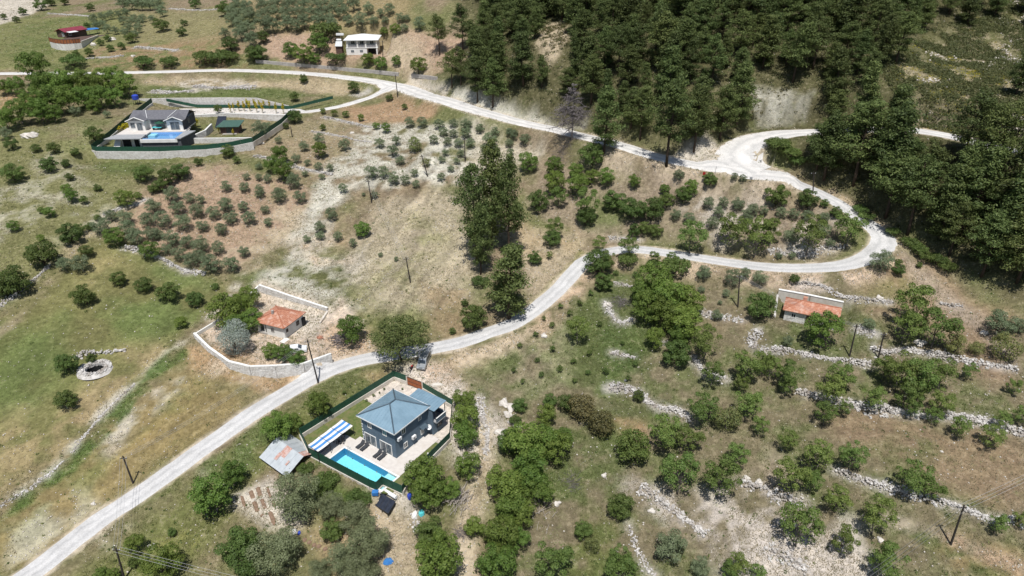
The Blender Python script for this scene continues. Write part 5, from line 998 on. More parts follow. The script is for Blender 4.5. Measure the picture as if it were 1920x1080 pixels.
def pine_mesh(i, mtl, spread=.27, low=.22, n_whorl=11, top_r=.10, dens=1.0):
    """Turkish pine, one unit tall: irregular whorls of upswept limbs carrying flattened pads of needles"""
    tb = MB(); lean = vr.uniform(-.035, .035, 2); ax = lambda z: np.array([lean[0]*z*z + .008*math.sin(5*z+i), lean[1]*z*z + .008*math.cos(4*z+i), z])
    tb.tube([ax(z)*np.array([1,1,1]) + np.array([0,0,-.03*(z == 0)]) for z in (0,.15,.35,.55,.75,.93)], [.017,.014,.0115,.0085,.005,.002], 7)
    C_ = []; Nn = []; S_ = []
    for wv in range(n_whorl):
        z = low + (.97-low)*(wv/(n_whorl-1))**.92; zr = (z-low)/(.97-low); prof = spread*((1-zr)**(.62+.09*(i % 5))*1.06 + .07)*(.66+.34*min(1, zr*4))
        if wv < 2: prof *= vr.uniform(.6, 1)
        for _ in range(vr.integers(5, 8) if wv < n_whorl-1 else 2):
            a = vr.uniform(0, 6.283); ln = prof*vr.uniform(.55, 1.18); zz = z + vr.uniform(-.03, .03); p0 = ax(zz); up = .10 + .5*(z-.3); tip = p0 + np.array([math.cos(a)*ln, math.sin(a)*ln, ln*up])
            mid = (p0+tip)/2 - np.array([0,0,.012]); tb.tube([p0, mid, tip], [.0055*(1.25-z), .004*(1.25-z), .0012], 4)
            for s in ((.45,.75,1.0) if ln > .12 else (.7,1.0)):
                q = p0 + (tip-p0)*s + np.array([vr.uniform(-.03,.03), vr.uniform(-.03,.03), vr.uniform(0,.02)]); pr = vr.uniform(.045, .075)*(1.12-.35*abs(z-.5)); n_ = int(46*dens)
                d = unit(n_)*np.array([1,1,.75]); C_.append(q + d*pr*(vr.random((n_, 1))**.45)); Nn.append(d*.9 + .5*unit(n_) + np.array([0,0,.35]))
    c = np.vstack(C_); n_ = np.vstack(Nn)
    return tb.mesh('trunk', M['bark'], True), leaf_quads(c, n_, .0135, .34, mtl, 'crown', .4, .3)
KIND = {}
def register(k, variants, zc): KIND[k] = (variants, zc)
def make_kind(k, count, leafm, bark, n, lobes, leaf, zc=.52, h=.42, stems=1, fork=.25, r=.03, **kw):
    v = []
    for i in range(count):
        cm, P_ = crown_mesh('crown', leafm, n, lobes + int(vr.integers(-2, 3)), leaf, zc=zc, h=h, **kw); v.append((trunk_mesh('trunk', bark, P_, r, fork, stems=stems), cm))
    register(k, v, zc)
make_kind('B', 7, M['leaf_broad'], M['grey_bark'], 4300, 24, .0245, .50, .46, fork=.14, r=.024, under=.7, lr=(.10,.19), aspect=.55, loose=.06)
make_kind('A', 8, M['leaf_almond'], M['grey_bark'], 2900, 17, .0235, .72, .43, fork=.34, r=.02, under=.6, lr=(.08,.18), aspect=.55, loose=.16)
make_kind('S', 6, M['leaf_dark'], M['bark'], 4200, 22, .0245, .42, .40, fork=.10, stems=2, r=.018, under=.7, lr=(.10,.2), aspect=.55, loose=.06)
make_kind('O', 6, M['leaf_olive'], M['grey_bark'], 3200, 18, .026, .49, .43, fork=.16, r=.024, aspect=.42, loose=.12, under=.75, lr=(.11,.21))
make_kind('E', 4, M['leaf_old_olive'], M['grey_bark'], 8500, 26, .0185, .47, .45, lr=(.11,.21), fork=.15, r=.033, aspect=.4, under=.8)
make_kind('C', 1, M['leaf_silver'], M['grey_bark'], 6500, 20, .026, .55, .5, fork=.3, aspect=.28, loose=.25)
make_kind('L', 3, M['leaf_pale'], M['grey_bark'], 2100, 11, .028, .48, .44, fork=.18, loose=.3, under=.7)
make_kind('R', 2, M['leaf_rust'], M['bark'], 3600, 13, .029, .42, .40, fork=.1, stems=2, under=.8)
make_kind('F', 3, M['leaf_dark'], M['bark'], 2600, 14, .028, .26, .24, lr=(.12,.2), fork=.08, stems=2, r=.015, under=.1)
make_kind('J', 4, M['leaf_dark'], M['bark'], 420, 6, .062, .5, .45, fork=.2, r=.03)
make_kind('Y', 2, M['leaf_gold'], M['bark'], 2400, 14, .04, .95, .9, w=.42, lr=(.15,.25), fork=.15, r=.04)
pines = [pine_mesh(i, M['leaf_pine'], spread=sp, low=lo_, n_whorl=nw) for i, (sp, lo_, nw) in enumerate(((.26,.24,12),(.29,.3,11),(.24,.2,13),(.31,.36,10),(.27,.28,12),(.22,.18,13),(.33,.42,9),(.17,.12,15),(.185,.16,14),(.16,.10,15)))]
TREES = []
def put(kind_variants, i, name, label, cat, loc, sc, rz, group, parts=('trunk','crown'), sz=1.0):
    t = thing(name, label, cat, loc, rz, group); t.scale = (sc, sc, sc*sz)
    for nm, me_ in zip(parts, kind_variants[i % len(kind_variants)]):
        o = bpy.data.objects.new(nm, me_); COL.objects.link(o); o.parent = t
    TREES.append((loc[0], loc[1], sc)); return t
def px_scale(x, y, z): return F / (y*math.cos(PITCH) - (z-CAM_H)*math.sin(PITCH))
def plant_at(cx, cy, w, zc):
    """ground spot and width of a plant whose crown is seen at (cx, cy), w wide"""
    bx, by = cx, cy + .42*w
    for _ in range(3):
        g = at(bx, min(by, 1300)); D_ = w / px_scale(*g); p = to_pix(g[0], g[1], g[2] + zc*D_); bx += cx - p[0]; by += cy - p[1]
    return g, D_
NAMES = {'A':('almond_tree','tree'),'B':('broadleaf_tree','tree'),'S':('evergreen_shrub','shrub'),'O':('olive_tree','tree'),'E':('old_olive_tree','tree'),'C':('silver_tree','tree'),'L':('sparse_tree','tree'),'R':('pistachio_shrub','shrub'),'F':('spreading_bush','bush'),'J':('sapling','sapling'),'Y':('golden_conifer','conifer')}
def grp(tile, k, group, label, data, default=70, ordn=True, sz=1.0):
    """a set of alike plants, marked on survey tiles (three marks per photo pixel)"""
    ox, oy = TILE[tile]; items = []
    for it in data.split(';'):
        v = [float(q) for q in it.split(',')]
        if len(v) == 2: v.append(default)
        items.append(v)
    items.sort()
    for i, (zx, zy, zw) in enumerate(items):
        g, D_ = plant_at(ox + zx/3, oy + zy/3, zw/3*(1.03 if k == 'A' else 1.08), KIND[k][1]); lab = label
        if len(items) > 1 and ordn: lab = '%s, %s from the left' % (label, ordinal(i+1))
        nm, cat = NAMES[k]; put(KIND[k][0], int(vr.integers(0, 99)), nm, lab, cat, (g[0], g[1], g[2]-.03), D_*vr.uniform(.95,1.06), vr.uniform(0, 6.28), group if len(items) > 1 else None, sz=sz*vr.uniform(.95,1.2))
# --- upper left
grp('T00','O','olives of the small hillside grove','grey-green olive in the small grove right of the red cabin','575,95;620,85;665,78;710,78;755,98;800,98;855,105;540,140;600,165;645,170;575,135;690,112;735,122;720,155;785,125;780,160;700,182;760,188;525,112',46)
grp('T00','S','round bushes above the upper road','round dark bush on the slope above the upper road','905,140,80;1020,175,58;1035,128,38;735,212,62;605,215,40;565,238,42;620,272,42;685,262,40;500,297,46;430,302,40;490,142,36')
grp('T00','O','hedge of olives at the top left','olive in the dense hedge at the top left edge','690,22,70;740,18,70;790,20,72;840,20,70;890,30,70;910,62,60;695,-15,70;770,-18,80;850,-15,80')
grp('T00','F','roadside thickets','leafy thicket beside the upper road','415,345,120;810,352,110;950,348,100;1150,325,130;1235,318,130;1300,318,90')
grp('T00','S','trees of the upper left corner','dark tree beside the pale field, upper left corner','225,25,72;125,65,44;505,40,48;1095,22,62;285,10,50;90,112,40;20,95,34;360,5,50')
grp('T00','S','dark trees right of the thickets','dark tree where the thickets meet the big olive grove','1290,245,95;1420,300,95;1260,50,80')
grp('T00','O','big olive grove at the top','grey-green olive in the big top grove, left part','1340,30,78;1390,48,76;1425,85,76;1300,110,74;1350,140,76;1400,165,78;1385,95,74;1262,182,62;1352,192,78;1412,225,80;1305,65,70;1335,85,72',72,False)
grp('T00','B','dark leafy copse','dark green leafy tree in the copse above the far villa','195,400,150;90,490,95;20,490,85;235,485,150;330,480,150;430,450,150;500,475,130;580,455,110;640,450,130;705,485,120;180,572,140;285,572,150;380,562,140;470,542,130;560,545,120;640,545,110;110,632,130;220,632,120;30,682,120;300,642,90;530,600,76')
grp('T00','O','shrubs at the edge of the copse','small shrub at the lower edge of the leafy copse','420,622,60;600,642,42;20,745,76')
grp('T00','S','bushes scattered in the field left of the far villa','dark bush scattered in the grass left of the far villa','60,812,70;200,832,56;300,832,72;420,852,52;530,762,92;275,922,100;70,972,122;370,922,48;390,992,52')
grp('T00','S','bushes below the far villa','dark bush in the grass below the far villa wall','800,972,112;1010,962,112;940,1002,90;900,1042,82;545,1056,44;860,1062,60;1280,850,72;1330,902,42;1115,912,50')
grp('T00','B','young trees in the left field','pale young tree at the top of the left field','375,1062,62;230,1180,40')
grp('T00','O','olives above the terrace','small olive between the far villa and the brown terrace','1270,1046,62;1385,992,42;1375,1052,62')
# --- top middle
grp('T10','O','big olive grove at the top','grey-green olive in the big top grove, right part','30,30;90,30;150,20;205,20;270,20;340,20;400,15;470,20;550,25;60,80;115,70;180,75;240,65;310,70;370,65;430,60;490,70;40,140,92;92,142,90;170,130,82;220,140,82;270,125;350,115;400,100;420,132;520,112,62;590,116;632,50,60;660,115,60;700,70,50;725,116,42;750,55,62;810,96,60;850,100,42;835,155,50;920,130,72;20,-20;100,-25;180,-22;260,-25;350,-22;440,-25;530,-20',74,False)
grp('T10','B','garden trees of the hill house','bright green garden tree near the white hill house','720,175,46;785,165,62;350,240,112;190,282,82;265,305,112;330,332,62;630,335,72;700,356,72;790,345,52;915,366,92')
grp('T10','F','low bushes of the hill house','low spreading bush in the hill house garden','450,325,110;390,172,170')
grp('T10','S','trees at the grove edge','dark tree at the lower left edge of the big grove','40,212,70;15,300,92')
grp('T10','S','bushes along the upper road','small dark bush beside the upper road or drive','265,445,52;550,495,62;215,545,54;215,652,92;165,705,42;750,550,42;835,602,36')
grp('T10','B','young orchard trees below the drive','young orchard tree on the strip below the villa drive','375,625,32;440,636,40;505,640,40;590,662,36;375,716,36;675,706,42;730,722,52')
grp('T10','O','olives on the pale slope','olive on the pale marl slope below the upper road','865,685,62;935,685,62;1030,695,60;1055,738,56;1110,690,52;1110,748,52;1180,700,66;1180,748,60;1260,716,56;1345,736,52;1315,785,82;1000,785,52;1075,796,52;1140,802,52;1205,806,56;1425,742,42;1425,802,52;1430,852,42;1280,836,42;1150,862,46;1065,856,42;1045,896,42;1130,902,42;1350,842,50;1095,946,42;1185,966,46;1040,996,46')
grp('T10','O','olives in the pale gully','olive or shrub in the pale gully left of the marl slope','695,802,60;790,790,52;770,848,66;810,902,56;645,966,76;715,972,62;770,1002,72;840,1012,56;890,972,46;900,1036,42;490,1062,52')
grp('T10','L','pale bushes of the gully','pale loose bush in the marl gully','890,812,82;960,912,52')
grp('T10','B','leafy trees above the brown terrace','leafy tree on the terraces below the far villa fence','355,847,82;130,872,100;160,962,120;90,932,82')
grp('T10','O','small olives above the brown terrace','small olive on the dry terraces right of the far villa','495,816,62;355,782,62;270,822,56;225,892,52;290,912,42;350,932,52;415,942,46;210,1022,82;275,976,36;370,992,36;15,932,42;15,996,42;65,1006,46;20,1066,52;125,787,42;125,1076,42')
# --- below upper road, inside loop
grp('T20','B','bushes below the upper road','green bush on the bank below the upper road and pines','90,912,112;240,945,100;240,1032,122;362,962,92;366,1042,122;450,1002,82;530,1000,92;690,1022,72;860,1062,62;1010,1062,82')
grp('T20','O','small trees at the upper bend','small tree beside the white upper road bend','75,782,62;10,762,52;940,986,62;1250,996,42;1300,1002,42')
grp('T20','S','dark shrubs at the upper bend','dense dark shrub beside the red road sign','1115,1010,82;450,872,150')
grp('T21','S','shrubs on the middle slope','dark green shrub on the slope between the two roads','150,62,112;575,42,132;680,92,150;790,102,132;870,47,92;965,22,92;690,222,72;750,202,82;810,217,82;420,142,112;225,262,100;130,372,82')
grp('T21','A','leafy trees on the middle slope','light green tree on the slope between the two roads','265,22,100;420,62,150;240,192,112;210,352,42')
grp('T21','A','roadside trees at the lower bend','leafy tree at the roadside where the lower road bends','660,292,122;490,282,84;540,382,100;900,357,62;800,372,72')
grp('T21','S','dark trees at the lower bend','dark tree at the inside of the lower road bend','480,402,152;520,502,110')
grp('T21','F','low hedges under the lower road','low leafy hedge on the bank under the lower road','650,387,112;915,422,152;795,407,76')
grp('T21','O','bushes below the loop road','grey-green bush on the terrace below the loop road','1080,457,86;1245,487,92;1310,462,62;1395,482,82;1065,547,42;1205,572,42;1155,690,62;1170,622,28')
grp('T21','O','olives inside the road loop','olive inside the road loop, left half','920,132,62;1110,62,62;1190,62,62;1270,72,72;1350,102,72;1000,142,72;1130,172,72;1165,112,62;1320,132,82;1415,107,52')
grp('T21','A','large trees inside the road loop','large leafy tree inside the road loop','1015,232,170;1235,222,168;1380,242,190')
grp('T21','B','copse on the green terrace','bright leafy tree in the copse below the lower road','800,512,190;740,562,142;870,602,190;990,602,180;760,652,170;870,692,180;970,742,190;940,822,130;805,832,112')
grp('T21','S','dark trees beside the copse','dark round tree at the lower edge of the bright copse','930,902,172;1400,652,150')
grp('T21','A','trees right of the copse','loose leafy tree right of the bright copse','1090,852,160;1330,972,170;1130,1022,122;1290,1062,100;1425,955,110')
grp('T21','A',None,'lone leafy tree on the bright green terrace left of the copse','370,770,132')
grp('T21','J','saplings on the planted slope','tiny sapling planted on the slope below the lower road','585,455,32;690,465,36;440,570,32;325,680,38;380,625,34;270,640,34;225,747,38;140,802,38;180,712,28;45,862,34;230,887,38;140,942,34;270,992,38;345,952,34;430,907,44;430,1017,32;525,1012,38;655,1047,38;695,967,34;165,1027,38;490,742,32;620,852,28;350,1062,34;10,1002,32;60,1062,34',34)
grp('T30','F','green bank inside the white hairpin','green bush on the bank inside the white hairpin','60,820,120;120,855,120;165,905,90;20,800,80')
# --- left field and brown terrace
grp('T01','O','olives of the brown terrace','grey-green olive on the brown terrace above the left field','860,75,82;965,20,82;995,85,86;1065,35,56;1125,45,52;1105,105,82;1200,115,76;1265,70,82;1365,80,62;1295,140,82;1400,150,76;825,155,82;915,160,86;1025,175,90;1135,190,66;1245,210,66;850,230,82;890,237,62;960,265,90;1045,280,82;1125,295,92;935,322,62;1005,347,82;1070,382,90;1120,357,72;1225,317,72;1180,402,112;1290,407,92;1370,337,62')
grp('T01','O','olives on the wall left of the brown terrace','olive along the stone wall at the left of the brown terrace','570,195,92;700,140,82;715,202,84;760,252,92;620,130,70;360,407,82;455,402,102')
grp('T01','B','leafy trees along the terrace wall','green tree along the wall of the brown terrace','640,252,102;840,322,112;700,42,92;775,20,42')
grp('T01','B','young trees in the upper left meadow','bright young tree in the pale upper left meadow','400,20,72;470,47,42;275,112,62;75,192,62;230,262,42')
grp('T01','S','thickets of the field boundary','dark thicket along the left field boundary','390,237,122;505,192,52;445,217,62;235,352,150;180,322,62;80,502,170;20,547,92;485,337,72;545,142,42')
grp('T01','S','bushes standing in the green field','dark bush standing in the green left field','660,487,92;805,522,92;945,562,122;1095,602,92;470,582,122;1210,532,42')
grp('T01','B',None,'small light green tree at the right edge of the green field','1015,732,72')
grp('T01','S',None,'dark bush immediately left of the stone-ringed pit','375,972,112')
grp('T01','S',None,'small shrub growing from the rim of the stone pit','515,937,54')
grp('T02','S',None,'dark bush low in the green field below the pit','370,87,122')
grp('T01','B','garden trees left of the farmhouse','dense green garden tree left of the red-tiled farmhouse','1270,690,170;1350,650,150;1395,600,130;1330,755,130;1420,720,130')
grp('T01','C',None,'silver-grey feathery tree leaning over the farmhouse wall','1312,828,165')
# --- centre
grp('T11','O','olives on the bare middle slope','small olive on the bare slope above the farmhouse','20,10,52;130,22,82;245,32,66;50,97,52;70,167,52;425,127,66;360,197,62;360,242,52;285,262,46;460,252,52;545,287,46;700,352,28;790,377,28;605,12,24;665,17,40')
grp('T11','B',None,'round green tree on the bare middle slope above the pole','597,205,92')
grp('T11','B',None,'bright green tree standing over a wood pile right of the farmhouse','535,775,165')
grp('T11','S',None,'dense dark shrub at the roadside left of the tall pines','1222,712,150')
grp('T11','S','little shrubs near the roadside','little shrub on the slope beside the road','1175,622,42;1105,782,42')
grp('T11','B','garden bushes in front of the farmhouse','leafy bush behind the front yard wall by the white car','80,892,92;150,905,100;230,935,90')
grp('T11','F','undergrowth at the tall pines','green undergrowth at the foot of the tall pines','1265,502,92;1405,325,60')
# --- right, loop and hut
grp('T31','S','dark shrubs inside the road loop','dark shrub on the inner edge of the upper loop road','50,32,122;225,47,112;320,62,52;380,107,72')
grp('T31','O','olives inside the road loop','olive inside the road loop, right half','75,117,62;145,122,62;225,132,72;310,147,62;130,242,82;312,212,84;350,287,52;60,357,42;135,357,42')
grp('T31','A','large trees at the right of the road loop','large leafy tree near the right end of the road loop','20,232,122;240,242,170;460,202,165')
grp('T31','O',None,'grey-green tree outside the loop bend beside the road','640,392,122')
grp('T31','S','shrubs outside the loop bend','low shrub on the verge outside the loop bend','735,432,72;735,392,42;850,412,34;150,490,52')
grp('T31','B',None,'dense dark green tree in front of the stone hut','310,792,195')
grp('T31','A','bright trees on the hut terrace','large bright green tree right of the stone hut','830,632,230;960,740,220;790,745,190')
grp('T31','O','dull shrubs of the right terraces','dull green shrub on the right-hand terraces','570,742,72;110,842,62;1310,742,150;1420,762,82')
grp('T31','A','terrace trees below the hut','leafy tree on the terrace below the stone hut','120,1022,150;410,1022,160;20,982,122;750,1002,190;850,1042,190;980,1022,170;1140,1002,92;660,985,130')
grp('T31','L','loose trees at the far right','loose thin tree with visible trunk at the far right terrace','1340,882,142;1180,872,92;1060,862,112')
grp('T31','F','undergrowth below the right forest','green undergrowth along the track below the right forest','520,100,90;800,282,92;850,322,92;900,362,100;960,382,100;1010,422,92;560,140,80;700,225,80')
# --- lower left
grp('T02','B','trees right of the main road','round green tree on the grass right of the main road','1190,642,222;1310,512,150;760,902,112')
grp('T02','S','bushes at the lower left','small dark bush at the bottom left below the road','965,837,48;755,1002,62')
grp('T02','B','trees at the bottom left edge','bright leafy tree at the bottom left edge','910,1002,205;570,1067,84;640,1075,70')
grp('T02','S','dark trees below the kitchen garden','large dark green tree at the left of the kitchen garden','1340,902,215;1400,1005,190')
grp('T12','E','old olives below the pool','large grey-green old olive below the pool garden','230,642,262;420,690,150;560,762,172;640,872,215;110,932,265;500,992,182;600,1032,200;360,1042,122')
grp('T12','S',None,'dark green bush between the grey old olives','430,812,142')
grp('T12','B','trees between road and villa fence','leafy tree between the road and the villa fence','350,127,142;120,242,165;200,222,105')
grp('T12','F','low bushes along the pool fence','low bright bush outside the pool fence','280,472,95;400,542,135;580,642,145')
grp('T12','B','tall trees right of the villa','tall green tree in the row right of the villa','1170,92,122;1175,200,150;1185,285,140;1195,472,142;940,520,200;960,610,190;1090,582,132')
grp('T12','S',None,'dense dark tree below the villa beside the teal rubbish','980,832,190')
grp('T12','B',None,'broad bright tree at the bottom centre below the dense dark one','1030,972,245')
grp('T12','B','wood along the rubble track','bright tree in the wood right of the rubble track, left side','1230,802,122;1400,562,200;1430,702,170;1370,862,205;1350,1002,215;1425,335,130')
grp('T22','B','wood along the rubble track','bright tree in the wood right of the rubble track, right side','80,332,230;190,332,180;100,482,215;250,372,170;30,562,180;150,602,165;60,732,150;30,882,140;190,182,120;285,305,110')
grp('T22','S','shrubs around the rock outcrop','dark shrub beside the pale rock outcrop','45,120,84;210,90,82;20,200,70')
grp('T22','R','purple-green shrubs','purple-tinged green shrub on the slope above the wood','390,132,165;500,232,145')
grp('T22','S','dark shrubs on the middle terrace','dark shrub on the middle terrace','310,110,105;680,362,200;610,692,148;400,822,112;710,72,62')
grp('T22','A','large trees of the middle terraces','large leafy tree on the middle terraces','870,262,205;1000,292,160;950,492,225;1180,522,215;1080,122,180;1270,382,142;1330,102,160;1395,235,100')
grp('T22','L','thin trees of the middle terraces','thin pale tree on the middle terraces','1210,192,142;450,902,92')
grp('T22','A','trees at the bottom middle','leafy tree at the bottom middle edge','230,992,215;610,982,160;620,1042,195')
grp('T22','O','dull bushes at the scree','dull bush at the edge of the pale scree','890,912,170;1060,1022,112')
grp('T22','A','trees at the foot of the scree','green tree at the bottom of the pale scree','1280,1002,150;1230,1052,112;1380,1062,100')
# --- lower right
grp('T32','A','trees along the upper white wall','tree along the upper white rubble wall, right side','350,22,160;110,12,100;600,62,150;790,62,150;980,92,150;860,20,120;820,132,100;940,172,100')
grp('T32','A','trees under the upper white wall','tree just under the upper white rubble wall','330,152,130;430,132,82;1085,242,112;1265,282,142;1320,202,92;1430,172,100;110,312,112;1390,12,84')
grp('T32','A','trees along the lower white wall','tree along the lower white rubble wall','130,512,195;290,402,170;480,402,150;250,542,122;400,642,150;840,510,215;930,592,120;1430,762,90')
grp('T32','A','trees at the bottom right','round bright tree at the bottom right','190,792,225;620,742,190;430,882,150;680,992,215;1300,782,112')
# --- golden conifers of the far villa and small villa shrubs
def zgrp(k, org, zoom, group, label, data, sz=1.0, zz=None):
    its = sorted([float(q) for q in it.split(',')] for it in data.split(';'))
    for i, (zx, zy, zw) in enumerate(its):
        px, py = org[0]+zx/zoom, org[1]+zy/zoom; g = at(px, py); D_ = zw/zoom/px_scale(*g)
        put(KIND[k][0], i, NAMES[k][0], '%s, %s from the left' % (label, ordinal(i+1)), NAMES[k][1], (g[0], g[1], g[2] if zz is None else zz), D_, vr.uniform(0, 6.28), group, sz=sz)
zgrp('Y', (360,170), 9, 'golden conifers in front of the rear wall','slim golden conifer of the back row in the far villa courtyard','515,240,52;625,262,52;820,262,52;940,285,54;1060,292,54;1145,300,50;1220,300,50;1315,305,50', 1.5, 25.26)
zgrp('Y', (360,170), 9, 'golden conifers on the terrace edge','golden conifer of the front row on the terrace edge','655,378,60;710,345,50;800,350,66;890,352,62;985,352,66;1100,372,64;1195,380,66;1425,388,66;1550,398,66', 1.5, 25.26)
zgrp('Y', (360,170), 9, 'golden conifers by the garden hut','golden conifer beside the brown garden hut','465,720,50;700,755,50', 1.2)
zgrp('Y', (180,190), 9, 'golden shrubs of the far villa planters','golden shrub in the planting bed beside the far villa','480,515,150;545,480,130;390,525,120;1690,430,150;1500,760,80', .5)
zgrp('J', (540,690), 4.5, 'young conifers behind the villa','tiny young conifer in the gravel behind the blue villa','660,285,30;725,245,30;775,218,22;812,188,24;970,185,26;475,225,40', 1.1)
tr_t = thing('lollipop_tree', 'round clipped dark tree above the far villa terrace wall', 'tree', (*at_z(410,213,25.26), 25.26))
for nm, me_ in zip(('trunk','crown'), KIND['S'][0][0]): o = bpy.data.objects.new(nm, me_); COL.objects.link(o); o.parent = tr_t
tr_t.scale = (2.9,2.9,3.6)
grp('T10','O','shrubs at the far villa garden corner','grey-green shrub in the lower right corner of the far villa garden','20,725,90;75,712,60')
# --- pines
def pine(bx, by, ty, label, group=None, v=0, wide=1.0):
    g = at(bx, by); s = px_scale(*g); p = to_pix(g[0], g[1], g[2]+10); h = 10*(by-ty)/max(1e-3, by-p[1])
    t = put(pines, v, 'pine_tree', label, 'tree', (g[0], g[1], g[2]-.1), h, vr.uniform(0, 6.28), group); t.scale = (h*wide, h*wide, h); return t
pine(1132,290,165,'tall pine overhanging the upper road left of its shadowed stretch','pines standing at the upper road',2,1.1)
pine(1250,310,150,'tall dark-trunked pine at the edge of the upper road','pines standing at the upper road',3,1.1)
pine(1300,285,165,'broad pine behind the tall dark-trunked pine','pines standing at the upper road',4,1.1)
pine(1350,262,160,'broad pine at the inside of the white hairpin','pines standing at the upper road',0,1.1); pine(1200,262,160,'dense pine behind the shadowed road stretch','pines standing at the upper road',1,1.1); pine(1380,240,120,'dense pine above the white hairpin','pines standing at the upper road',2,1.1)
pine(824,103,28,'umbrella-shaped pine with bare trunk right of the hill house','pines right of the hill house',6,1.1); pine(868,97,10,'tall pine right of the umbrella-shaped one','pines right of the hill house',3,1.1); pine(848,164,92,'twin-trunked pine by the bend, left trunk','pines right of the hill house',6,1.25); pine(864,160,90,'twin-trunked pine by the bend, right trunk','pines right of the hill house',3,1.25); pine(895,193,105,'pine at the white road bank right of the twin pines','pines right of the hill house',1,1.2); pine(925,200,110,'second pine at the white road bank','pines right of the hill house',4,1.2)
for k, (bx, by, ty) in enumerate(((893,495,315),(922,462,276),(902,515,385),(953,478,300),(955,597,462))):
    pine(bx, by, ty, ('tall dark pine of the central clump, leftmost','tall dark pine of the central clump, topmost','dark pine low on the left of the central clump','dark pine on the right of the central clump','broad dark pine at the roadside below the central clump')[k], 'pines of the central clump', (1,5,2,4,8)[k], (.78,.85,.78,.75,1.45)[k])
make_kind('P', 1, M['leaf_pine'], M['bark'], 6500, 30, .0185, .42, .30, fork=.16, r=.02, under=.35, lr=(.09,.17), aspect=.42, loose=.1)
_g, _d = plant_at(750, 634, 114, .42); put(KIND['P'][0], 0, 'pine_tree', 'wide spreading pine shading the parked van beside the road', 'tree', _g, _d, .6, None)
pass
for k, (bx, by, ty) in enumerate(((1545,335,215),(1600,345,190),(1660,360,200),(1720,380,268),(1790,400,270),(1560,250,170),(1700,440,300),(1760,450,310),(1810,440,280),(1870,480,330),(1905,530,390),(1840,520,400),(1890,430,250),(1700,345,262),(1840,330,200),(1680,262,190),(1880,330,190),(1660,300,160),(1560,200,90),(1610,250,120),(1530,320,230),(1680,120,20),(1905,180,90),(1780,480,380))):
    pine(bx, by, ty, 'large pine of the right-hand forest near the loop road, %s from the left' % ordinal(1+sorted((1545,1600,1660,1720,1790,1560,1700,1760,1810,1870,1905,1840,1890,1700.5,1840.5,1680.5,1880,1660.5,1560.5,1610,1530,1680,1905.5,1780)).index((1545,1600,1660,1720,1790,1560,1700,1760,1810,1870,1905,1840,1890,1700.5,1840.5,1680.5,1880,1660.5,1560.5,1610,1530,1680,1905.5,1780)[k])), 'large pines near the loop road', k, 1.3)
# the pine wood: seeded over the slope, clear of roads and bare banks
FOREST = survey([(905,190),(880,120),(925,30),(830,-30),(1990,-30),(1990,90),(1850,40),(1740,60),(1660,110),(1640,180),(1530,160),(1390,165),(1380,235),(1300,265),(1220,250),(1130,225),(1050,215),(970,205)])
F2 = survey([(1650,260),(1730,262),(1800,285),(1990,330),(1990,540),(1880,540),(1790,480),(1720,440),(1640,400),(1560,345),(1520,300),(1530,262)])
CLEAR = [survey(q) for q in ([(1385,165),(1400,160),(1540,160),(1530,225),(1400,245)], [(1005,55),(1060,45),(1075,85),(1050,110),(1010,110)], [(1690,172),(1830,205),(1800,240),(1700,245)])]
BOX = (min(FOREST[:, 0].min(), F2[:, 0].min()), max(FOREST[:, 0].max(), F2[:, 0].max()), min(FOREST[:, 1].min(), F2[:, 1].min()), max(FOREST[:, 1].max(), F2[:, 1].max()))
have = [(x, y) for x, y, s in TREES if s > 8]; placed = []; hts = {}; road_all = np.vstack([main_p[::3], hair_p[::3]])
for _ in range(9000):
    x, y = vr.uniform(BOX[0], BOX[1]), vr.uniform(BOX[2], BOX[3]); xa, ya = np.array([x]), np.array([y]); f1_ = in_poly(xa, ya, FOREST)[0]; f2_ = in_poly(xa, ya, F2)[0]
    if not (f1_ or f2_) or any(in_poly(xa, ya, c_)[0] for c_ in CLEAR): continue
    if np.hypot(road_all[:, 0]-x, road_all[:, 1]-y).min() < 5.0: continue
    sp = 5.3 if f1_ else 6.5
    if any((x-a)**2 + (y-b)**2 < sp*sp for a, b in placed) or any((x-a)**2 + (y-b)**2 < (sp*.7)**2 for a, b in have): continue
    z = zat(x, y); q = to_pix(x, y, z+6)
    if not (-60 < q[0] < 1980 and -90 < q[1] < 1100): continue
    h_ = vr.uniform(8.5, 16.0); sc_ = px_scale(x, y, z+6); t_ = to_pix(x, y, z+h_); b2 = to_pix(x, y, z)
    if any(t_[0]+.24*h_*sc_ > a0 and t_[0]-.24*h_*sc_ < a1 and t_[1] < b1 and b2[1] > b0 for a0, a1, b0, b1 in ((1385,1530,175,262),(1695,1800,185,262),(1028,1060,72,104),(1265,1365,268,300))): continue
    placed.append((x, y)); hts[(x, y)] = h_
placed.sort(key=lambda p: p[1]); print('forest pines', len(placed))
def zone(x, y):
    q = to_pix(x, y, zat(x, y)); 
    if q[1] > 255: return 'dark pine in the wood between the hairpin and the right edge'
    return 'dark pine in the dense wood %s, %s' % ('along the top edge' if q[1] < 70 else ('halfway up the slope' if q[1] < 150 else 'just above the upper road'), ('left third' if q[0] < 1150 else ('middle third' if q[0] < 1400 else 'right third')))
for i_, (x, y) in enumerate(placed[:285]):
    h = hts[(x, y)]; t = put(pines, int(vr.integers(0, 10)), 'pine_tree', zone(x, y), 'tree', (x, y, zat(x, y)-.1), h, vr.uniform(0, 6.28), 'pines of the dense wood'); wd = vr.uniform(1.15, 1.55); t.scale = (h*wd, h*wd, h); t.rotation_euler = (vr.normal(0,.045), vr.normal(0,.045), vr.uniform(0, 6.28))
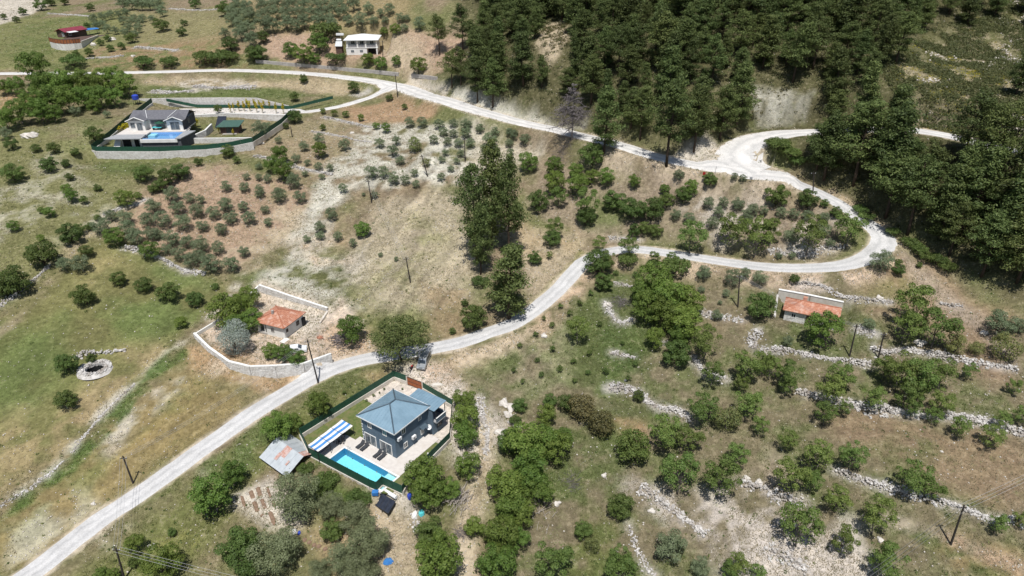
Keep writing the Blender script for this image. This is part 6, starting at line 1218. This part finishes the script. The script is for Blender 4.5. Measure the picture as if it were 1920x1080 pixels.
# --- dead grey tree by the road
def dead_tree(g, h, label, seed):
    R = random.Random(seed); t = thing('dead_tree', label, 'tree', g); tb = MB(); tb.tube([(0,0,-.1),(.1,0,h*.4),(-.1,.1,h*.75),(0,0,h)], [.22,.16,.09,.02], 7); tb.build('trunk', M['dead'], t); br = MB()
    for k in range(80):
        z = h*R.uniform(.22,.98); a = R.uniform(0,6.28); ln = h*.40*(1.15-z/h)*R.uniform(.6,1.2); p = Vector((0,0,z)); tip = p+Vector((math.cos(a)*ln, math.sin(a)*ln, ln*R.uniform(-.25,.45))); mid = p.lerp(tip,.5)+Vector((0,0,.12*ln)); br.tube([p,mid,tip],[.09,.06,.03],4)
        for _ in range(20):
            s = R.uniform(.3,1); q = p.lerp(tip,s)+Vector((0,0,.1*ln*(1-s))); d = Vector((R.uniform(-1,1),R.uniform(-1,1),R.uniform(-.9,.4)))*ln*.42; br.tube([q,q+d*.55+Vector((0,0,.05)),q+d],[.05,.04,.02],3)
    br.build('branches', M['dead'], t)
dead_tree(at(1072,262), 15.5, 'bare grey-purple dead pine beside the upper road', 4)
# ---------------------------------------------------------------- poles, wires, vehicles, walls, stones, clutter, ground cover
POLES = [((233,1086),(217,1027),'wooden power pole at the bottom left edge'),((250,906),(230,855),'wooden power pole at the left of the main road'),((597,718),(576,637),'wooden power pole by the farmhouse front wall'),((770,530),(761,482),'leaning wooden pole on the bare middle slope'),((697,380),(690,337),'wooden pole among the olives of the pale slope'),((1384,576),(1387,515),'wooden pole on the terrace left of the stone hut'),((1593,668),(1607,608),'wooden pole right of the stone hut, with a guy wire'),((1647,671),(1658,623),'wooden pole among trees farther right of the stone hut'),((1783,1021),(1808,947),'wooden power pole at the bottom right carrying wires'),((746,182),(741,140),'wooden pole at the junction of drive and upper road'),((803,331),(790,290),'leaning wooden pole on the marl slope'),((872,303),(871,259),'upright wooden pole on the marl slope beside the pines'),((548,257),(545,237),'short pole beside the far villa fence'),((718,113),(717,76),'wooden pole in front of the white hill house'),((1525,362),(1526,322),'pole at the upper end of the loop road')]
TOPS = {}
for k, (b, t, lab) in enumerate(POLES):
    g = at(*b); r = pix_ray(*t); tt_ = g[1]/r[1]; h = max(3.0, CAM_H + r[2]*tt_ - g[2]); top = (r[0]*tt_-g[0], 0, h)
    p = thing('utility_pole', lab, 'pole', g, 0, 'wooden utility poles'); MB().tube([(0,0,-.6),top], [.17,.11], 8).build('shaft', M['pole'], p)
    if h > 5: 
        ca_ = MB(); ca_.box(top[0]-.55,top[0]+.55,-.06,.06,h-.55,h-.43); ca_.build('crossarm', M['pole'], p)
        for dx in (-.48, 0, .48): MB().cyl(top[0]+dx, 0, h-.43, h-.25, .045, 6).build('insulator', M['white_metal'], p)
    TOPS[k] = Vector((g[0]+top[0], g[1], g[2]+h-.3))
def wire(a, b, sag, label, offs=(-.48,0,.48)):
    d = (b-a); n = Vector((-d.y, d.x, 0)).normalized(); t = thing('overhead_wires', label, 'wires', tuple(a))
    for o_ in offs: MB().tube([(a.lerp(b, s)-a) + n*o_ + Vector((0,0,-sag*4*s*(1-s))) for s in np.linspace(0,1,17)], .018, 3).build('wire', M['wire'], t)
wire(TOPS[8], Vector((96,84,12)), .8, 'wires running right from the bottom right pole'); wire(TOPS[8], Vector((28,52,1.5)), 1.2, 'wires running down left from the bottom right pole'); wire(TOPS[0], Vector((28,50,0)), 1.6, 'wires crossing the bottom edge from the bottom left pole'); wire(TOPS[0], TOPS[1], .6, 'wires between the two poles at the lower left'); wire(TOPS[1], TOPS[2], 1.2, 'wires along the main road to the farmhouse pole'); wire(TOPS[2], TOPS[3], 1.0, 'wires from the farmhouse pole up the bare slope'); wire(TOPS[3], TOPS[4], .8, 'wires between the poles of the bare slope'); wire(TOPS[6], TOPS[7], .3, 'wires between the two poles right of the stone hut'); wire(TOPS[6], TOPS[5], .8, 'wires from the hut pole to the left terrace pole'); wire(TOPS[10], TOPS[11], .3, 'wires between the two marl slope poles')
g = at(1593,668); tag(MB().tube([tuple(TOPS[6]), (g[0]-2.6, g[1]+2.2, zat(g[0]-2.6, g[1]+2.2))], .012, 3).build('guy_wire', M['wire']), 'thin guy wire slanting down from the pole by the hut', 'wire')
# ---- vehicles
def vehicle(name, label, cat, loc, rz, paint, L_, W_, H_, prof, glass_z, wheel_x, tilt=(0,0)):
    """body lofted from a side profile (x, z); the cabin narrows upward"""
    t = thing(name, label, cat, loc, rz); t.rotation_euler = (tilt[0], tilt[1], rz); n = len(prof)
    def half(z): return W_/2*(1 - .16*max(0, (z-glass_z)/(H_-glass_z))**1.2 - .05*max(0, (.45-z)/.45))
    rows = []
    for s, fr in ((-1,1),(-1,.9),(1,.9),(1,1)): rows.append([(x, s*half(z)*(fr if fr < 1 else 1), z + (.03 if fr < 1 and z > glass_z else 0)) for x, z in prof])
    vs = [p for r_ in rows for p in r_]; fs = []
    for a in range(3):
        for i in range(n): j = (i+1) % n; fs.append((a*n+i, a*n+j, (a+1)*n+j, (a+1)*n+i))
    fs.append(tuple(range(n))); fs.append(tuple(3*n+i for i in range(n))[::-1])
    MB().add(vs, fs).build('body', paint, t); return t
def finish(t, L_, W_, H_, gz, ws, side, rear, roofx, wheels, paint):
    # windscreen, rear window, side windows as inset panes just proud of the body
    def pane(name, x0, z0, x1, z1, ny=.8):
        nx_, nz = (z1-z0), -(x1-x0); l = math.hypot(nx_, nz); nx_, nz = nx_/l*.02, nz/l*.02
        if nz < 0: nx_, nz = -nx_, -nz
        w0, w1 = W_/2*.86, W_/2*.74
        MB().add([(x0+nx_,-w0,z0+nz),(x0+nx_,w0,z0+nz),(x1+nx_,w1,z1+nz),(x1+nx_,-w1,z1+nz)], [(0,1,2,3)]).build(name, M['glass'], t)
    pane('windscreen', *ws); pane('rear_window', *rear)
    for s in (-1, 1):
        for x0, x1 in side:
            hz = gz+.08; tz = H_-.16; y0 = W_/2*1.004*s; y1 = W_/2*(1-.16*((tz-gz)/(H_-gz))**1.2)*s + .012*s; MB().add([(x0,y0,hz),(x1,y0,hz),(x1-.06,y1,tz),(x0+.04,y1,tz)], [(0,1,2,3)]).build('side_window', M['glass'], t)
        for x in wheels:
            wh_ = MB().tube([(x,s*(W_/2-.2),.31),(x,s*(W_/2+.01),.31)], .31, 16).build('wheel', M['tyre'], t); MB().tube([(x,s*(W_/2+.011),.31),(x,s*(W_/2+.025),.31)], .19, 12).build('rim', M['steel'], wh_)
        MB().obox((L_/2-.06, s*(W_/2-.3), .68), .05, .2, .1).build('headlight', M['lamp'], t); MB().obox((-L_/2+.04, s*(W_/2-.16), .85), .04, .1, .18).build('tail_light', M['red_sign'], t)
v0 = at(801,668); v1 = at(790,694); g = ((v0[0]+v1[0])/2, (v0[1]+v1[1])/2); ang = math.atan2(v1[1]-v0[1], v1[0]-v0[0])
zv = lambda d: zat(g[0]+math.cos(ang)*d, g[1]+math.sin(ang)*d); pit = math.atan2(zv(-2)-zv(2), 4)
van = vehicle('parked_van', 'silver-grey van parked under the spreading pine by the villa gate', 'van', (g[0], g[1], (zv(-2)+zv(2))/2+.06), ang, M['silver'], 4.4, 1.8, 1.8, [(-2.2,.3),(-2.2,.95),(-2.05,1.7),(-1.7,1.8),(.3,1.8),(.55,1.72),(1.25,1.1),(2.05,.9),(2.2,.65),(2.2,.3)], 1.0, None, (0, pit))
finish(van, 4.4, 1.8, 1.8, 1.0, (1.25,1.12,.57,1.70), ((-1.85,-.85),(-.75,.05),(.12,.75)), (-2.18,1.05,-2.06,1.62), None, (-1.4,1.35), M['silver'])
rr_ = MB(); [rr_.box(-1.6,.2,s*.62-.02,s*.62+.02,1.84,1.88) for s in (-1,1)]; rr_.build('roof_rail', M['dark_metal'], van)
g = at(556,660); car = vehicle('parked_car', 'white car half hidden behind bushes in the farmhouse yard', 'car', (g[0], g[1], zat(g[0],g[1])+.04), math.radians(12), M['car_white'], 4.2, 1.72, 1.42, [(-2.1,.28),(-2.1,.8),(-1.95,.92),(-1.5,1.02),(-1.0,1.38),(.2,1.42),(.45,1.36),(1.15,.95),(1.95,.8),(2.1,.6),(2.1,.28)], .92, None)
finish(car, 4.2, 1.72, 1.42, .9, (1.12,.99,.48,1.35), ((-1.15,-.3),(-.22,.6)), (-1.46,1.07,-1.03,1.36), None, (-1.3,1.3), M['car_white'])
# things beside the van
g = at(772,693); mo = thing('motorbike', 'dark motorbike standing in the shade left of the silver van', 'motorbike', g, 1.2)
for x in (-.62,.62):
    wv = MB(); ringp = [(x+.3*math.cos(a), 0, .3+.3*math.sin(a)) for a in np.linspace(0, 2*math.pi, 15)]; wv.tube(ringp, .055, 5); wv.build('wheel', M['tyre'], mo)
MB().tube([(-.55,0,.55),(-.2,0,.75),(.2,0,.78),(.5,0,.8)], [.1,.14,.17,.06], 8).build('body', M['red_sign'], mo); MB().box(-.7,.05,-.13,.13,.78,.87).build('seat', M['charcoal'], mo); MB().tube([(.62,0,.3),(.45,0,.95),(.4,0,1.02)], .035, 5).build('fork', M['steel'], mo); MB().tube([(.35,-.36,1.05),(.45,0,1.0),(.35,.36,1.05)], .02, 5).build('handlebar', M['dark_metal'], mo); MB().box(-.25,.25,-.14,.14,.25,.62).build('engine', M['dark_metal'], mo)
# ---- road signs
g = at(1319,334); sg = thing('road_sign', 'small square red sign on a post at the upper road bend', 'sign', g, .1); MB().cyl(0,0,-.2,1.5,.04,6).build('post', M['steel'], sg); MB().box(-.35,.35,-.06,-.041,.8,1.6).build('sign_board', M['red_sign'], sg)
g = at(1341,326); sg = thing('road_sign', 'thin grey sign seen edge-on at the upper road bend', 'sign', g, 1.2); MB().cyl(0,0,-.2,1.9,.04,6).build('post', M['steel'], sg); MB().box(-.3,.3,-.06,-.041,1.3,1.9).build('sign_board', M['grey_slab'], sg)
g = at(1407,342); sg = thing('road_sign', 'small grey-backed road sign at the white road apron', 'sign', g, -.2); MB().cyl(0,0,-.2,1.3,.04,6).build('post', M['steel'], sg); MB().box(-.32,.32,-.06,-.041,.75,1.35).build('sign_board', M['grey_slab'], sg)
# ---- drystone and rubble walls
def rubble(label, px, half=.7, h=.8, size=.33, dens=1.0, name='drystone_wall', seed=1, mt=None):
    path = catmull(np.array([at(*p)[:2] for p in px]), .6); t = thing(name, label, 'wall', (path[0][0], path[0][1], zat(*path[0]))); o = Vector(t.location); mb = MB(); R = random.Random(seed)
    L_ = float(np.hypot(*np.diff(path, axis=0).T).sum()); n = int(L_*half*2*(1+h)/(size*size*1.5)*dens*.62)
    for _ in range(n):
        i_ = R.uniform(0, len(path)-1.001); k = int(i_); f = i_-k; p = path[k]*(1-f)+path[k+1]*f; d = path[k+1]-path[k]; d = d/np.hypot(*d); u = max(-1.6, min(1.6, R.gauss(0,.5))); w = half*(.8+.35*math.sin(i_*.21+seed)+.2*math.sin(i_*.67))
        x, y = p[0]-d[1]*u*w, p[1]+d[0]*u*w; s = size*R.choice((.55,.7,.8,1,1,1.2,1.5)); z = zat(x, y) + max(0, (1-u*u))*h*R.uniform(.0,1)*(.7+.3*math.sin(i_*.35)); mb.stone((x-o.x, y-o.y, z-o.z+s*.15), s*.62, R)
    mb.build('stones', mt or M['limestone'], t, kind='stuff'); return t
for i_, (tl, s, lab, hf, h, sz_) in enumerate(RW_): rubble(lab, tp(tl, s), hf*1.2, h*.9, sz_*.74, 1.1, seed=i_+1)
# ---- boulders and outcrops
def boulder(px, py, w, label, seed, flat=.6, mt=None):
    g = at(px, py); r = w/px_scale(*g)/2; R = random.Random(seed); mb = MB(); n_, m_ = 10, 6; vs = []
    for j in range(m_+1):
        ph = math.pi*j/m_
        for i in range(n_):
            th = 2*math.pi*i/n_; k = 1+.28*math.sin(3*th+seed)*math.sin(ph)+R.uniform(-.16,.16); vs.append((r*k*math.sin(ph)*math.cos(th), r*k*.8*math.sin(ph)*math.sin(th), r*flat*k*math.cos(ph)))
    mb.add(vs, [(j*n_+i, (j+1)*n_+i, (j+1)*n_+(i+1) % n_, j*n_+(i+1) % n_) for j in range(m_) for i in range(n_)]); o = mb.build('boulder', mt or M['boulder']); o.location = (g[0], g[1], g[2]+r*flat*.15); o.rotation_euler = (R.uniform(-.15,.15), R.uniform(-.15,.15), R.uniform(0,6)); return tag(o, label, 'boulder', 'pale boulders')
for k, (px, py, w, lab) in enumerate(((945,757,22,'upper left block of the pale outcrop right of the villa track'),(960,765,24,'largest block of the pale outcrop right of the villa track'),(952,778,18,'lowest block of the pale outcrop right of the villa track'),(938,812,22,'pale boulder at the track edge, upper of two'),(945,828,26,'pale boulder at the track edge, lower of two'),(970,800,14,'pale boulder against the track wood'),(489,270,14,'white boulder below the right fence of the far villa'),(176,85,13,'white boulder right of the red cabin base'),(210,75,14,'white boulder higher right of the red cabin'),(250,106,8,'lone pale boulder above the upper road'),(1649,559,13,'white boulder on the wall right of the stone hut'),(1725,645,22,'big pale boulder under the bright trees'),(1846,625,14,'pale boulder below the far right shrub, upper'),(1843,624,12,'pale boulder below the far right shrub, left'),(1423,905,16,'rounded pale boulder by the scree, right'),(1400,897,13,'rounded pale boulder by the scree, left'),(1222,958,14,'pale boulder on the rubble bank left of the scree'),(1045,945,15,'grey boulder on the slope right of the track wood'),(1133,892,12,'pale boulder on the middle slope'),(1020,630,14,'pale boulder on the planted slope under the road'),(1650,1013,14,'white boulder at the bottom right between two trees'),(1766,847,6,'small white stone on the brown terrace'),(285,1025,16,'white boulder among bushes at the bottom left'),(175,945,9,'white stone in the left ditch, lower'),(58,256,28,'white heap of gravel in the meadow at the far left'),(1140,573,18,'pale boulder on the left of the green terrace'),(1490,985,12,'dark-shaded boulder in the scree bank'),(660,250,8,'small pale boulder left of the marl slope'))): boulder(px, py, w, lab, k+3, .45 if 'heap' in lab else .62)
# ---- the stone-ringed pit
pit_ = thing('stone_pit', 'stone-ringed dark pit in the green left field', 'pit', PIT); R = random.Random(8); mb = MB()
for k in range(330):
    a = R.uniform(0, 6.283); rad = R.uniform(1.95, 3.0); z = .05 + .25*(1-(rad-2.3)**2) ; mb.stone((rad*math.cos(a), rad*.95*math.sin(a), z*R.uniform(.5,1)+.0), R.uniform(.10,.2), R)
for k in range(300):
    a = R.uniform(0, 6.283); z = R.uniform(-.6,.05); mb.stone((1.86*math.cos(a), 1.8*math.sin(a), z), R.uniform(.12,.17), R)
mb.build('rim_stones', M['limestone'], pit_, kind='stuff')
_rg = [(math.cos(t), .96*math.sin(t)) for t in np.linspace(0, 2*math.pi, 33)[:-1]]; _n = 32
MB().add([(1.8*x, 1.8*y, .08) for x, y in _rg]+[(3.0*x, 3.0*y, .05) for x, y in _rg]+[(3.5*x, 3.5*y, -.5) for x, y in _rg]+[(1.8*x, 1.8*y, -.55) for x, y in _rg], [(i, (i+1) % _n, (i+1) % _n+_n*1, i+_n)[::-1] for i in range(_n)]+[(i+_n, (i+1) % _n+_n, (i+1) % _n+2*_n, i+2*_n)[::-1] for i in range(_n)]+[(i, (i+1) % _n, (i+1) % _n+3*_n, i+3*_n) for i in range(_n)]).build('rim', M['limestone'], pit_); MB().cyl(0,0,-3.1,-1.9,1.76,20).build('pit_floor', M['dark'], pit_); MB().tube([(0,0,-2.7),(0,0,-.55)], 1.78, 24, cap=False).build('pit_shaft', M['dark'], pit_)  # shaft and floor are near-black: the pit's inner shade is painted in
rubble('stone arm curving from the pit rim to the right', [(143,676),(150,667),(175,664),(205,661),(236,658)], .55, 1.0, .3, 1.2, seed=77)
# ---- kitchen garden beds
for k, (zx, zy, w, l, a) in enumerate(((175,405,7,25,0),(285,320,9,18,0),(375,280,9,20,0),(500,290,5,24,0),(335,470,9,24,0),(432,435,8,22,0),(560,435,7,14,0),(545,620,9,30,0),(410,585,7,4,0))):
    px, py = 430+zx/6.75, 880+zy/6.75; g = at(px, py); g2 = at(px+l*.18, py+l*.5); s = px_scale(*g); d = Vector((g2[0]-g[0], g2[1]-g[1])).normalized(); ln = l/s*1.15; wd = w/s; b = MB(); R = random.Random(k); n_ = 6; a_ = math.atan2(d.y, d.x); vs = []; 
    for i in range(n_+1):
        for j in range(4): x, y = -ln/2+ln*i/n_, -wd/2+wd*j/3; ex = (i in (0,n_)) or (j in (0,3)); wx, wy = g[0]+math.cos(a_)*x-math.sin(a_)*y, g[1]+math.sin(a_)*x+math.cos(a_)*y; vs.append((wx-g[0], wy-g[1], zat(wx, wy)-g[2] + (-.03 if ex else .10+R.uniform(0,.07))))
    b.add(vs, [(i*4+j, (i+1)*4+j, (i+1)*4+j+1, i*4+j+1) for i in range(n_) for j in range(3)]); o = b.build('planting_bed', M['soil']); o.location = g; tag(o, 'brown dug bed in the pale kitchen garden, %s from the left' % ordinal(1+sorted((175,285,375,500,335,432,560,545,410)).index(zx)), 'garden bed', 'kitchen garden beds')
for k, (zx, zy) in enumerate(((955,890),(1015,920),(1075,955),(1135,970),(1215,1005))):
    g = at(430+zx/6.75, 880+zy/6.75); o = MB().tube([(0,0,-.05),(0,0,.12),(0,0,.2)], [.42,.3,.12], 10).build('planting_mound', M['soil']); o.location = g; tag(o, 'small round dug mound in the lower garden, %s from the left' % ordinal(k+1), 'mound', 'planting mounds')
# ---- clutter
def lump(name, px, py, w, h, mtl, label, cat, seed=1, flat=1.0):
    g = at(px, py); s = px_scale(*g); R = random.Random(seed); mb = MB(); a, b = w/s/2, h/s/2; n_ = 12; top = [(a*math.cos(t)*R.uniform(.8,1.1), b*1.3*math.sin(t)*R.uniform(.8,1.1)) for t in np.linspace(0, 6.283, n_+1)[:-1]]; vs = [(x*1.08, y*1.08, -.1) for x, y in top]+[(x*.8, y*.8, .35*flat*R.uniform(.7,1.1)) for x, y in top]+[(0,0,.45*flat)]; mb.add(vs, [(i,(i+1) % n_,(i+1) % n_+n_,i+n_) for i in range(n_)]+[(i+n_,(i+1) % n_+n_,2*n_) for i in range(n_)]); o = mb.build(name, mtl); o.location = g; return tag(o, label, cat)
lump('tarpaulin', 728,1052,20,14,M['blue_tarp'],'crumpled light blue tarpaulin on the bare lower garden','tarpaulin',2,.5); lump('water_bag', 552,997,11,9,M['white'],'round white sack under the old olive','sack',3); lump('plastic_sheet', 561,999,7,7,M['blue_plastic'],'bright blue plastic beside the white sack','plastic sheet',4,.6); lump('rubbish_heap', 790,962,12,12,M['teal'],'teal plastic rubbish below the villa corner','rubbish',5,.8); lump('white_sacks', 777,965,11,16,M['white'],'white sacks beside the teal rubbish','sacks',6,.8); lump('gravel_heap', 820,722,26,9,M['render_white'],'white gravel heap between the gate and the track','gravel',7,.9); lump('plastic_bin', 790,903,0.1,0.1,M['blue_plastic'],'dark blue plastic sheet','x',1) if False else None
g = at(768,935); tag(MB().tube([(g[0],g[1],g[2]-.05),(g[0],g[1],g[2]+.25),(g[0],g[1],g[2]+.65),(g[0],g[1],g[2]+.95)], [.3,.36,.36,.3], 12).build('plastic_barrel', M['blue_plastic']), 'dark blue plastic barrel at the foot of the villa corner', 'barrel')
g = at(704,926); tag(MB().box(g[0]-.5,g[0]+.5,g[1]-.4,g[1]+.4,g[2]-.05,g[2]+.55).build('water_crate', M['blue_tarp']), 'small blue crate beside the solar panels', 'crate')
g = at(257,196); bt_ = thing('water_tank', 'bright blue water tank on a stand above the far villa', 'water tank', g); MB().tube([(0,0,1.6),(0,0,1.8),(0,0,3.0),(0,0,3.3)], [.8,1.05,1.05,.5], 12).build('tank', M['blue_plastic'], bt_)
for sx in (-.7,.7):
    for sy in (-.7,.7): MB().box(sx-.06,sx+.06,sy-.06,sy+.06,-.3,1.6).build('stand_leg', M['dark_metal'], bt_)
def sticks(name, px, py, w, n, mtl, label, cat, seed, up=.5, th=.05, ang=None):
    g = at(px, py); s = px_scale(*g); R = random.Random(seed); mb = MB(); r = w/s/2
    for _ in range(n):
        a = R.uniform(0, 6.28) if ang is None else ang+R.gauss(0,.35); x, y = R.gauss(0,.5)*r, R.gauss(0,.5)*r; l = r*R.uniform(.4,1.1); z = zat(g[0]+x, g[1]+y)-g[2]+R.uniform(.02,up); p = Vector((x,y,z)); e = p+Vector((math.cos(a)*l, math.sin(a)*l, R.uniform(-.15,.35)*l)); mb.tube([p, p.lerp(e,.5)+Vector((R.uniform(-.1,.1),R.uniform(-.1,.1),.08)), e], [th, th*.75, th*.35], 4)
    o = mb.build(name, mtl); o.location = g; return tag(o, label, cat)
sticks('brushwood_pile', 855,940,46,150,M['dead_pale'],'heap of bleached cut branches below the villa trees','brushwood',1,.8,.05,1.1); sticks('brushwood_pile', 865,1003,26,120,M['dead'],'round grey heap of fine twigs at the bottom centre','brushwood',2,.5,.02); sticks('wood_pile', 632,642,30,70,M['dead'],'stacked grey firewood under the bright tree by the farmhouse','wood pile',3,.9,.07,.3); sticks('dry_bush', 1058,287,44,160,M['dead'],'dry purple-grey brush at the foot of the dead pine','brush',4,1.6,.03); sticks('dry_bush', 1165,570,34,200,M['dead'],'dry purple-grey bush in the rubble ring','brush',5,.9,.02); sticks('dry_bush', 1250,1040,26,120,M['dead'],'dry grey brush under the dull scree bush','brush',6,.8,.02); sticks('dry_bush', 1072,905,34,90,M['dead'],'faded grey brush on the middle slope','brush',7,.3,.02); sticks('fallen_branches', 1010,965,60,26,M['dead_pale'],'long pale fallen branches along the track wood','branches',8,.5,.05,1.2); sticks('wood_pile', 600,635,14,30,M['tile'],'small heap of red bricks and tiles in the farmhouse yard','rubble',9,.4,.08)
# ---- ground cover (uncountable): grass, stones, hillside scrub
sr = np.random.default_rng(9)
lum = PAINT.sum(-1); greenish = PAINT[..., 1]/(PAINT[..., 0]+1e-6)
vill = in_poly(MX, MY, V_RING); rd = np.full(MX.shape, 99.0)
for path, w in ROADS: d_, _ = seg_dist(MX, MY, path[::3]); rd = np.minimum(rd, d_ - w.mean()/2)
vis = np.ones(MX.shape, bool); zz_ = GZ - CAM_H; dd = MY*math.cos(PITCH) - zz_*math.sin(PITCH); ppx = 960 + F*MX/dd; ppy = 540 + F*(-MY*math.sin(PITCH) - zz_*math.cos(PITCH))/dd
vis = (ppx > -150) & (ppx < 2070) & (ppy > -40) & (ppy < 1200) & (rd > .3) & ~vill
def scatter(wgt, n):
    p = (wgt*vis).ravel(); p = p/p.sum(); k = sr.choice(p.size, n, p=p); x = MX.ravel()[k]+sr.uniform(-.5,.5,n)*GS; y = MY.ravel()[k]+sr.uniform(-.5,.5,n)*GS; return x, y, zarr(x, y)
def tri_mesh(name, v, nper, mtl, faces=None):
    me = bpy.data.meshes.new(name); me.vertices.add(len(v)); me.vertices.foreach_set('co', v.astype(np.float32).ravel()); nf = len(v)//nper if faces is None else None
    idx = np.arange(len(v), dtype=np.int32) if faces is None else faces.ravel().astype(np.int32); k = nper if faces is None else 3; nf = len(idx)//k
    me.loops.add(len(idx)); me.loops.foreach_set('vertex_index', idx); me.polygons.add(nf); me.polygons.foreach_set('loop_start', np.arange(0, len(idx), k, dtype=np.int32)); me.polygons.foreach_set('loop_total', np.full(nf, k, np.int32)); me.update(); me.validate(); me.materials.append(mtl); return me
def tufts(name, label, wgt, n, h, mtl, blades=4, spread=.16):
    x, y, z = scatter(wgt, n); x = np.repeat(x, blades)+sr.normal(0, spread, n*blades); y = np.repeat(y, blades)+sr.normal(0, spread, n*blades); z = zarr(x, y); m_ = n*blades; a = sr.uniform(0, 6.283, m_); hh = h*sr.uniform(.5,1.4,m_); w = hh*.22; lx, ly = sr.normal(0,.35,m_)*hh, sr.normal(0,.35,m_)*hh
    v = np.stack([np.stack([x-np.cos(a)*w, y-np.sin(a)*w, z-.02],-1), np.stack([x+np.cos(a)*w, y+np.sin(a)*w, z-.02],-1), np.stack([x+lx, y+ly, z+hh],-1)],1).reshape(-1,3)
    o = bpy.data.objects.new(name, tri_mesh(name, v, 3, mtl)); COL.objects.link(o); o['label'] = label; o['category'] = 'grass'; o['kind'] = 'stuff'
near = 1/(1+(np.maximum(MY-70,0)/70)**1.5)
tufts('dry_grass', 'dry straw-coloured grass over the slopes', near*FIELD_W*np.clip(lum-.25,0,.5)*(fbm(MX,MY,7,61,3) > -.2), 80000, .24, M['grass_dry'])
tufts('green_grass', 'green grass and weeds over fields and verges', near*FIELD_W*np.clip(greenish-.74,0,.5)*np.clip(.9-lum,.1,1)*(fbm(MX,MY,6,63,3) > -.25), 90000, .20, M['grass_green'])
def pebbles(name, label, wgt, n, r0, r1, mtl):
    x, y, z = scatter(wgt, n); r = r0*(r1/r0)**(sr.random(n)**2.2); dirs = np.array([[1,0,0],[-1,0,0],[0,1,0],[0,-1,0],[0,0,1],[0,0,-1]]); ra = sr.uniform(0,6.283,n); c_, s_ = np.cos(ra), np.sin(ra)
    k = dirs[None]*sr.uniform(.55,1.25,(n,6,1)); k = np.stack([k[...,0]*c_[:,None]-k[...,1]*s_[:,None], k[...,0]*s_[:,None]+k[...,1]*c_[:,None], k[...,2]*.7], -1); v = (np.stack([x,y,z+r*.2],-1)[:,None]+k*r[:,None,None]).reshape(-1,3)
    f = np.array([[0,2,4],[2,1,4],[1,3,4],[3,0,4],[2,0,5],[1,2,5],[3,1,5],[0,3,5]]); f = (f[None]+6*np.arange(n)[:,None,None]).reshape(-1,3)
    o = bpy.data.objects.new(name, tri_mesh(name, v, 3, mtl, f)); COL.objects.link(o); o['label'] = label; o['category'] = 'stones'; o['kind'] = 'stuff'
pebbles('scattered_stones', 'pale stones scattered over the bare ground', (near+.25)*np.clip(lum-.40,0.04,.8)*(.4+np.clip(fbm(MX,MY,9,65,3),0,1)), 70000, .05, .24, M['pebbles'])
# low scrub: clumps of leaves
def scrub(name, label, wgt, n, size, mtl, per=26, leaf=.13):
    x, y, z = scatter(wgt, n); s = size*sr.uniform(.5,1.5,n); d = sr.normal(size=(n,per,3)); d /= np.linalg.norm(d,axis=2)[...,None]; d[...,2] = np.abs(d[...,2]); c_ = np.stack([x,y,z],-1)[:,None]+d*s[:,None,None]*np.array([1,1,.75])*sr.uniform(.55,1,(n,per,1)); nrm = d+.6*sr.normal(size=d.shape)
    me = leaf_quads(c_.reshape(-1,3), nrm.reshape(-1,3), leaf, .6, mtl, name); o = bpy.data.objects.new(name, me); COL.objects.link(o); o['label'] = label; o['category'] = 'scrub'; o['kind'] = 'stuff'
hill = in_poly(MX, MY, survey([(1640,120),(1750,60),(1990,-20),(1990,270),(1760,245),(1680,200)])).astype(float); floor_ = (in_poly(MX, MY, FOREST) | in_poly(MX, MY, F2)).astype(float)
scrub('hillside_scrub', 'low dark maquis scrub covering the right hillside', hill*(fbm(MX,MY,6,67,3) > -.08), 4200, .95, M['leaf_maquis'], 30, .17); scrub('flowering_scrub', 'yellow-flowering broom patches on the right hillside', hill*np.clip(fbm(MX,MY,14,69,3)+.1,0,1)**1.5, 700, .45, M['leaf_gold'], 14, .09); scrub('pale_scrub', 'pale green scrub on the right hillside', hill+.12*floor_, 900, .55, M['leaf_pale'], 20, .13); scrub('forest_undergrowth', 'dark undergrowth on the pine wood floor', floor_, 4200, .9, M['leaf_maquis'], 26, .18)
cliff = sum(in_poly(MX, MY, c_).astype(float) for c_ in CLEAR); scrub('cliff_scrub', 'yellow-green tussocks on the bare pale banks', cliff*np.clip(fbm(MX,MY,6,79,3)+.2,0,1), 420, .55, M['leaf_rust'], 24, .12)
oth = FIELD_W*np.clip(greenish-.72,0,.6)*(1-hill)*(1-floor_)*(.25+np.clip(fbm(MX,MY,10,71,3),0,1)); scrub('low_weeds', 'low green weeds and thistles on slopes and verges', oth*(near+.15), 3200, .30, M['leaf_pale'], 14, .10); scrub('dark_weeds', 'low dark weeds on slopes and verges', oth*(near+.15), 1800, .34, M['leaf_dark'], 16, .11)
pebbles('hillside_stones', 'white stones between the scrub of the right hillside', hill*np.clip(fbm(MX,MY,8,73,3),0,1), 1600, .15, .6, M['pebbles'])
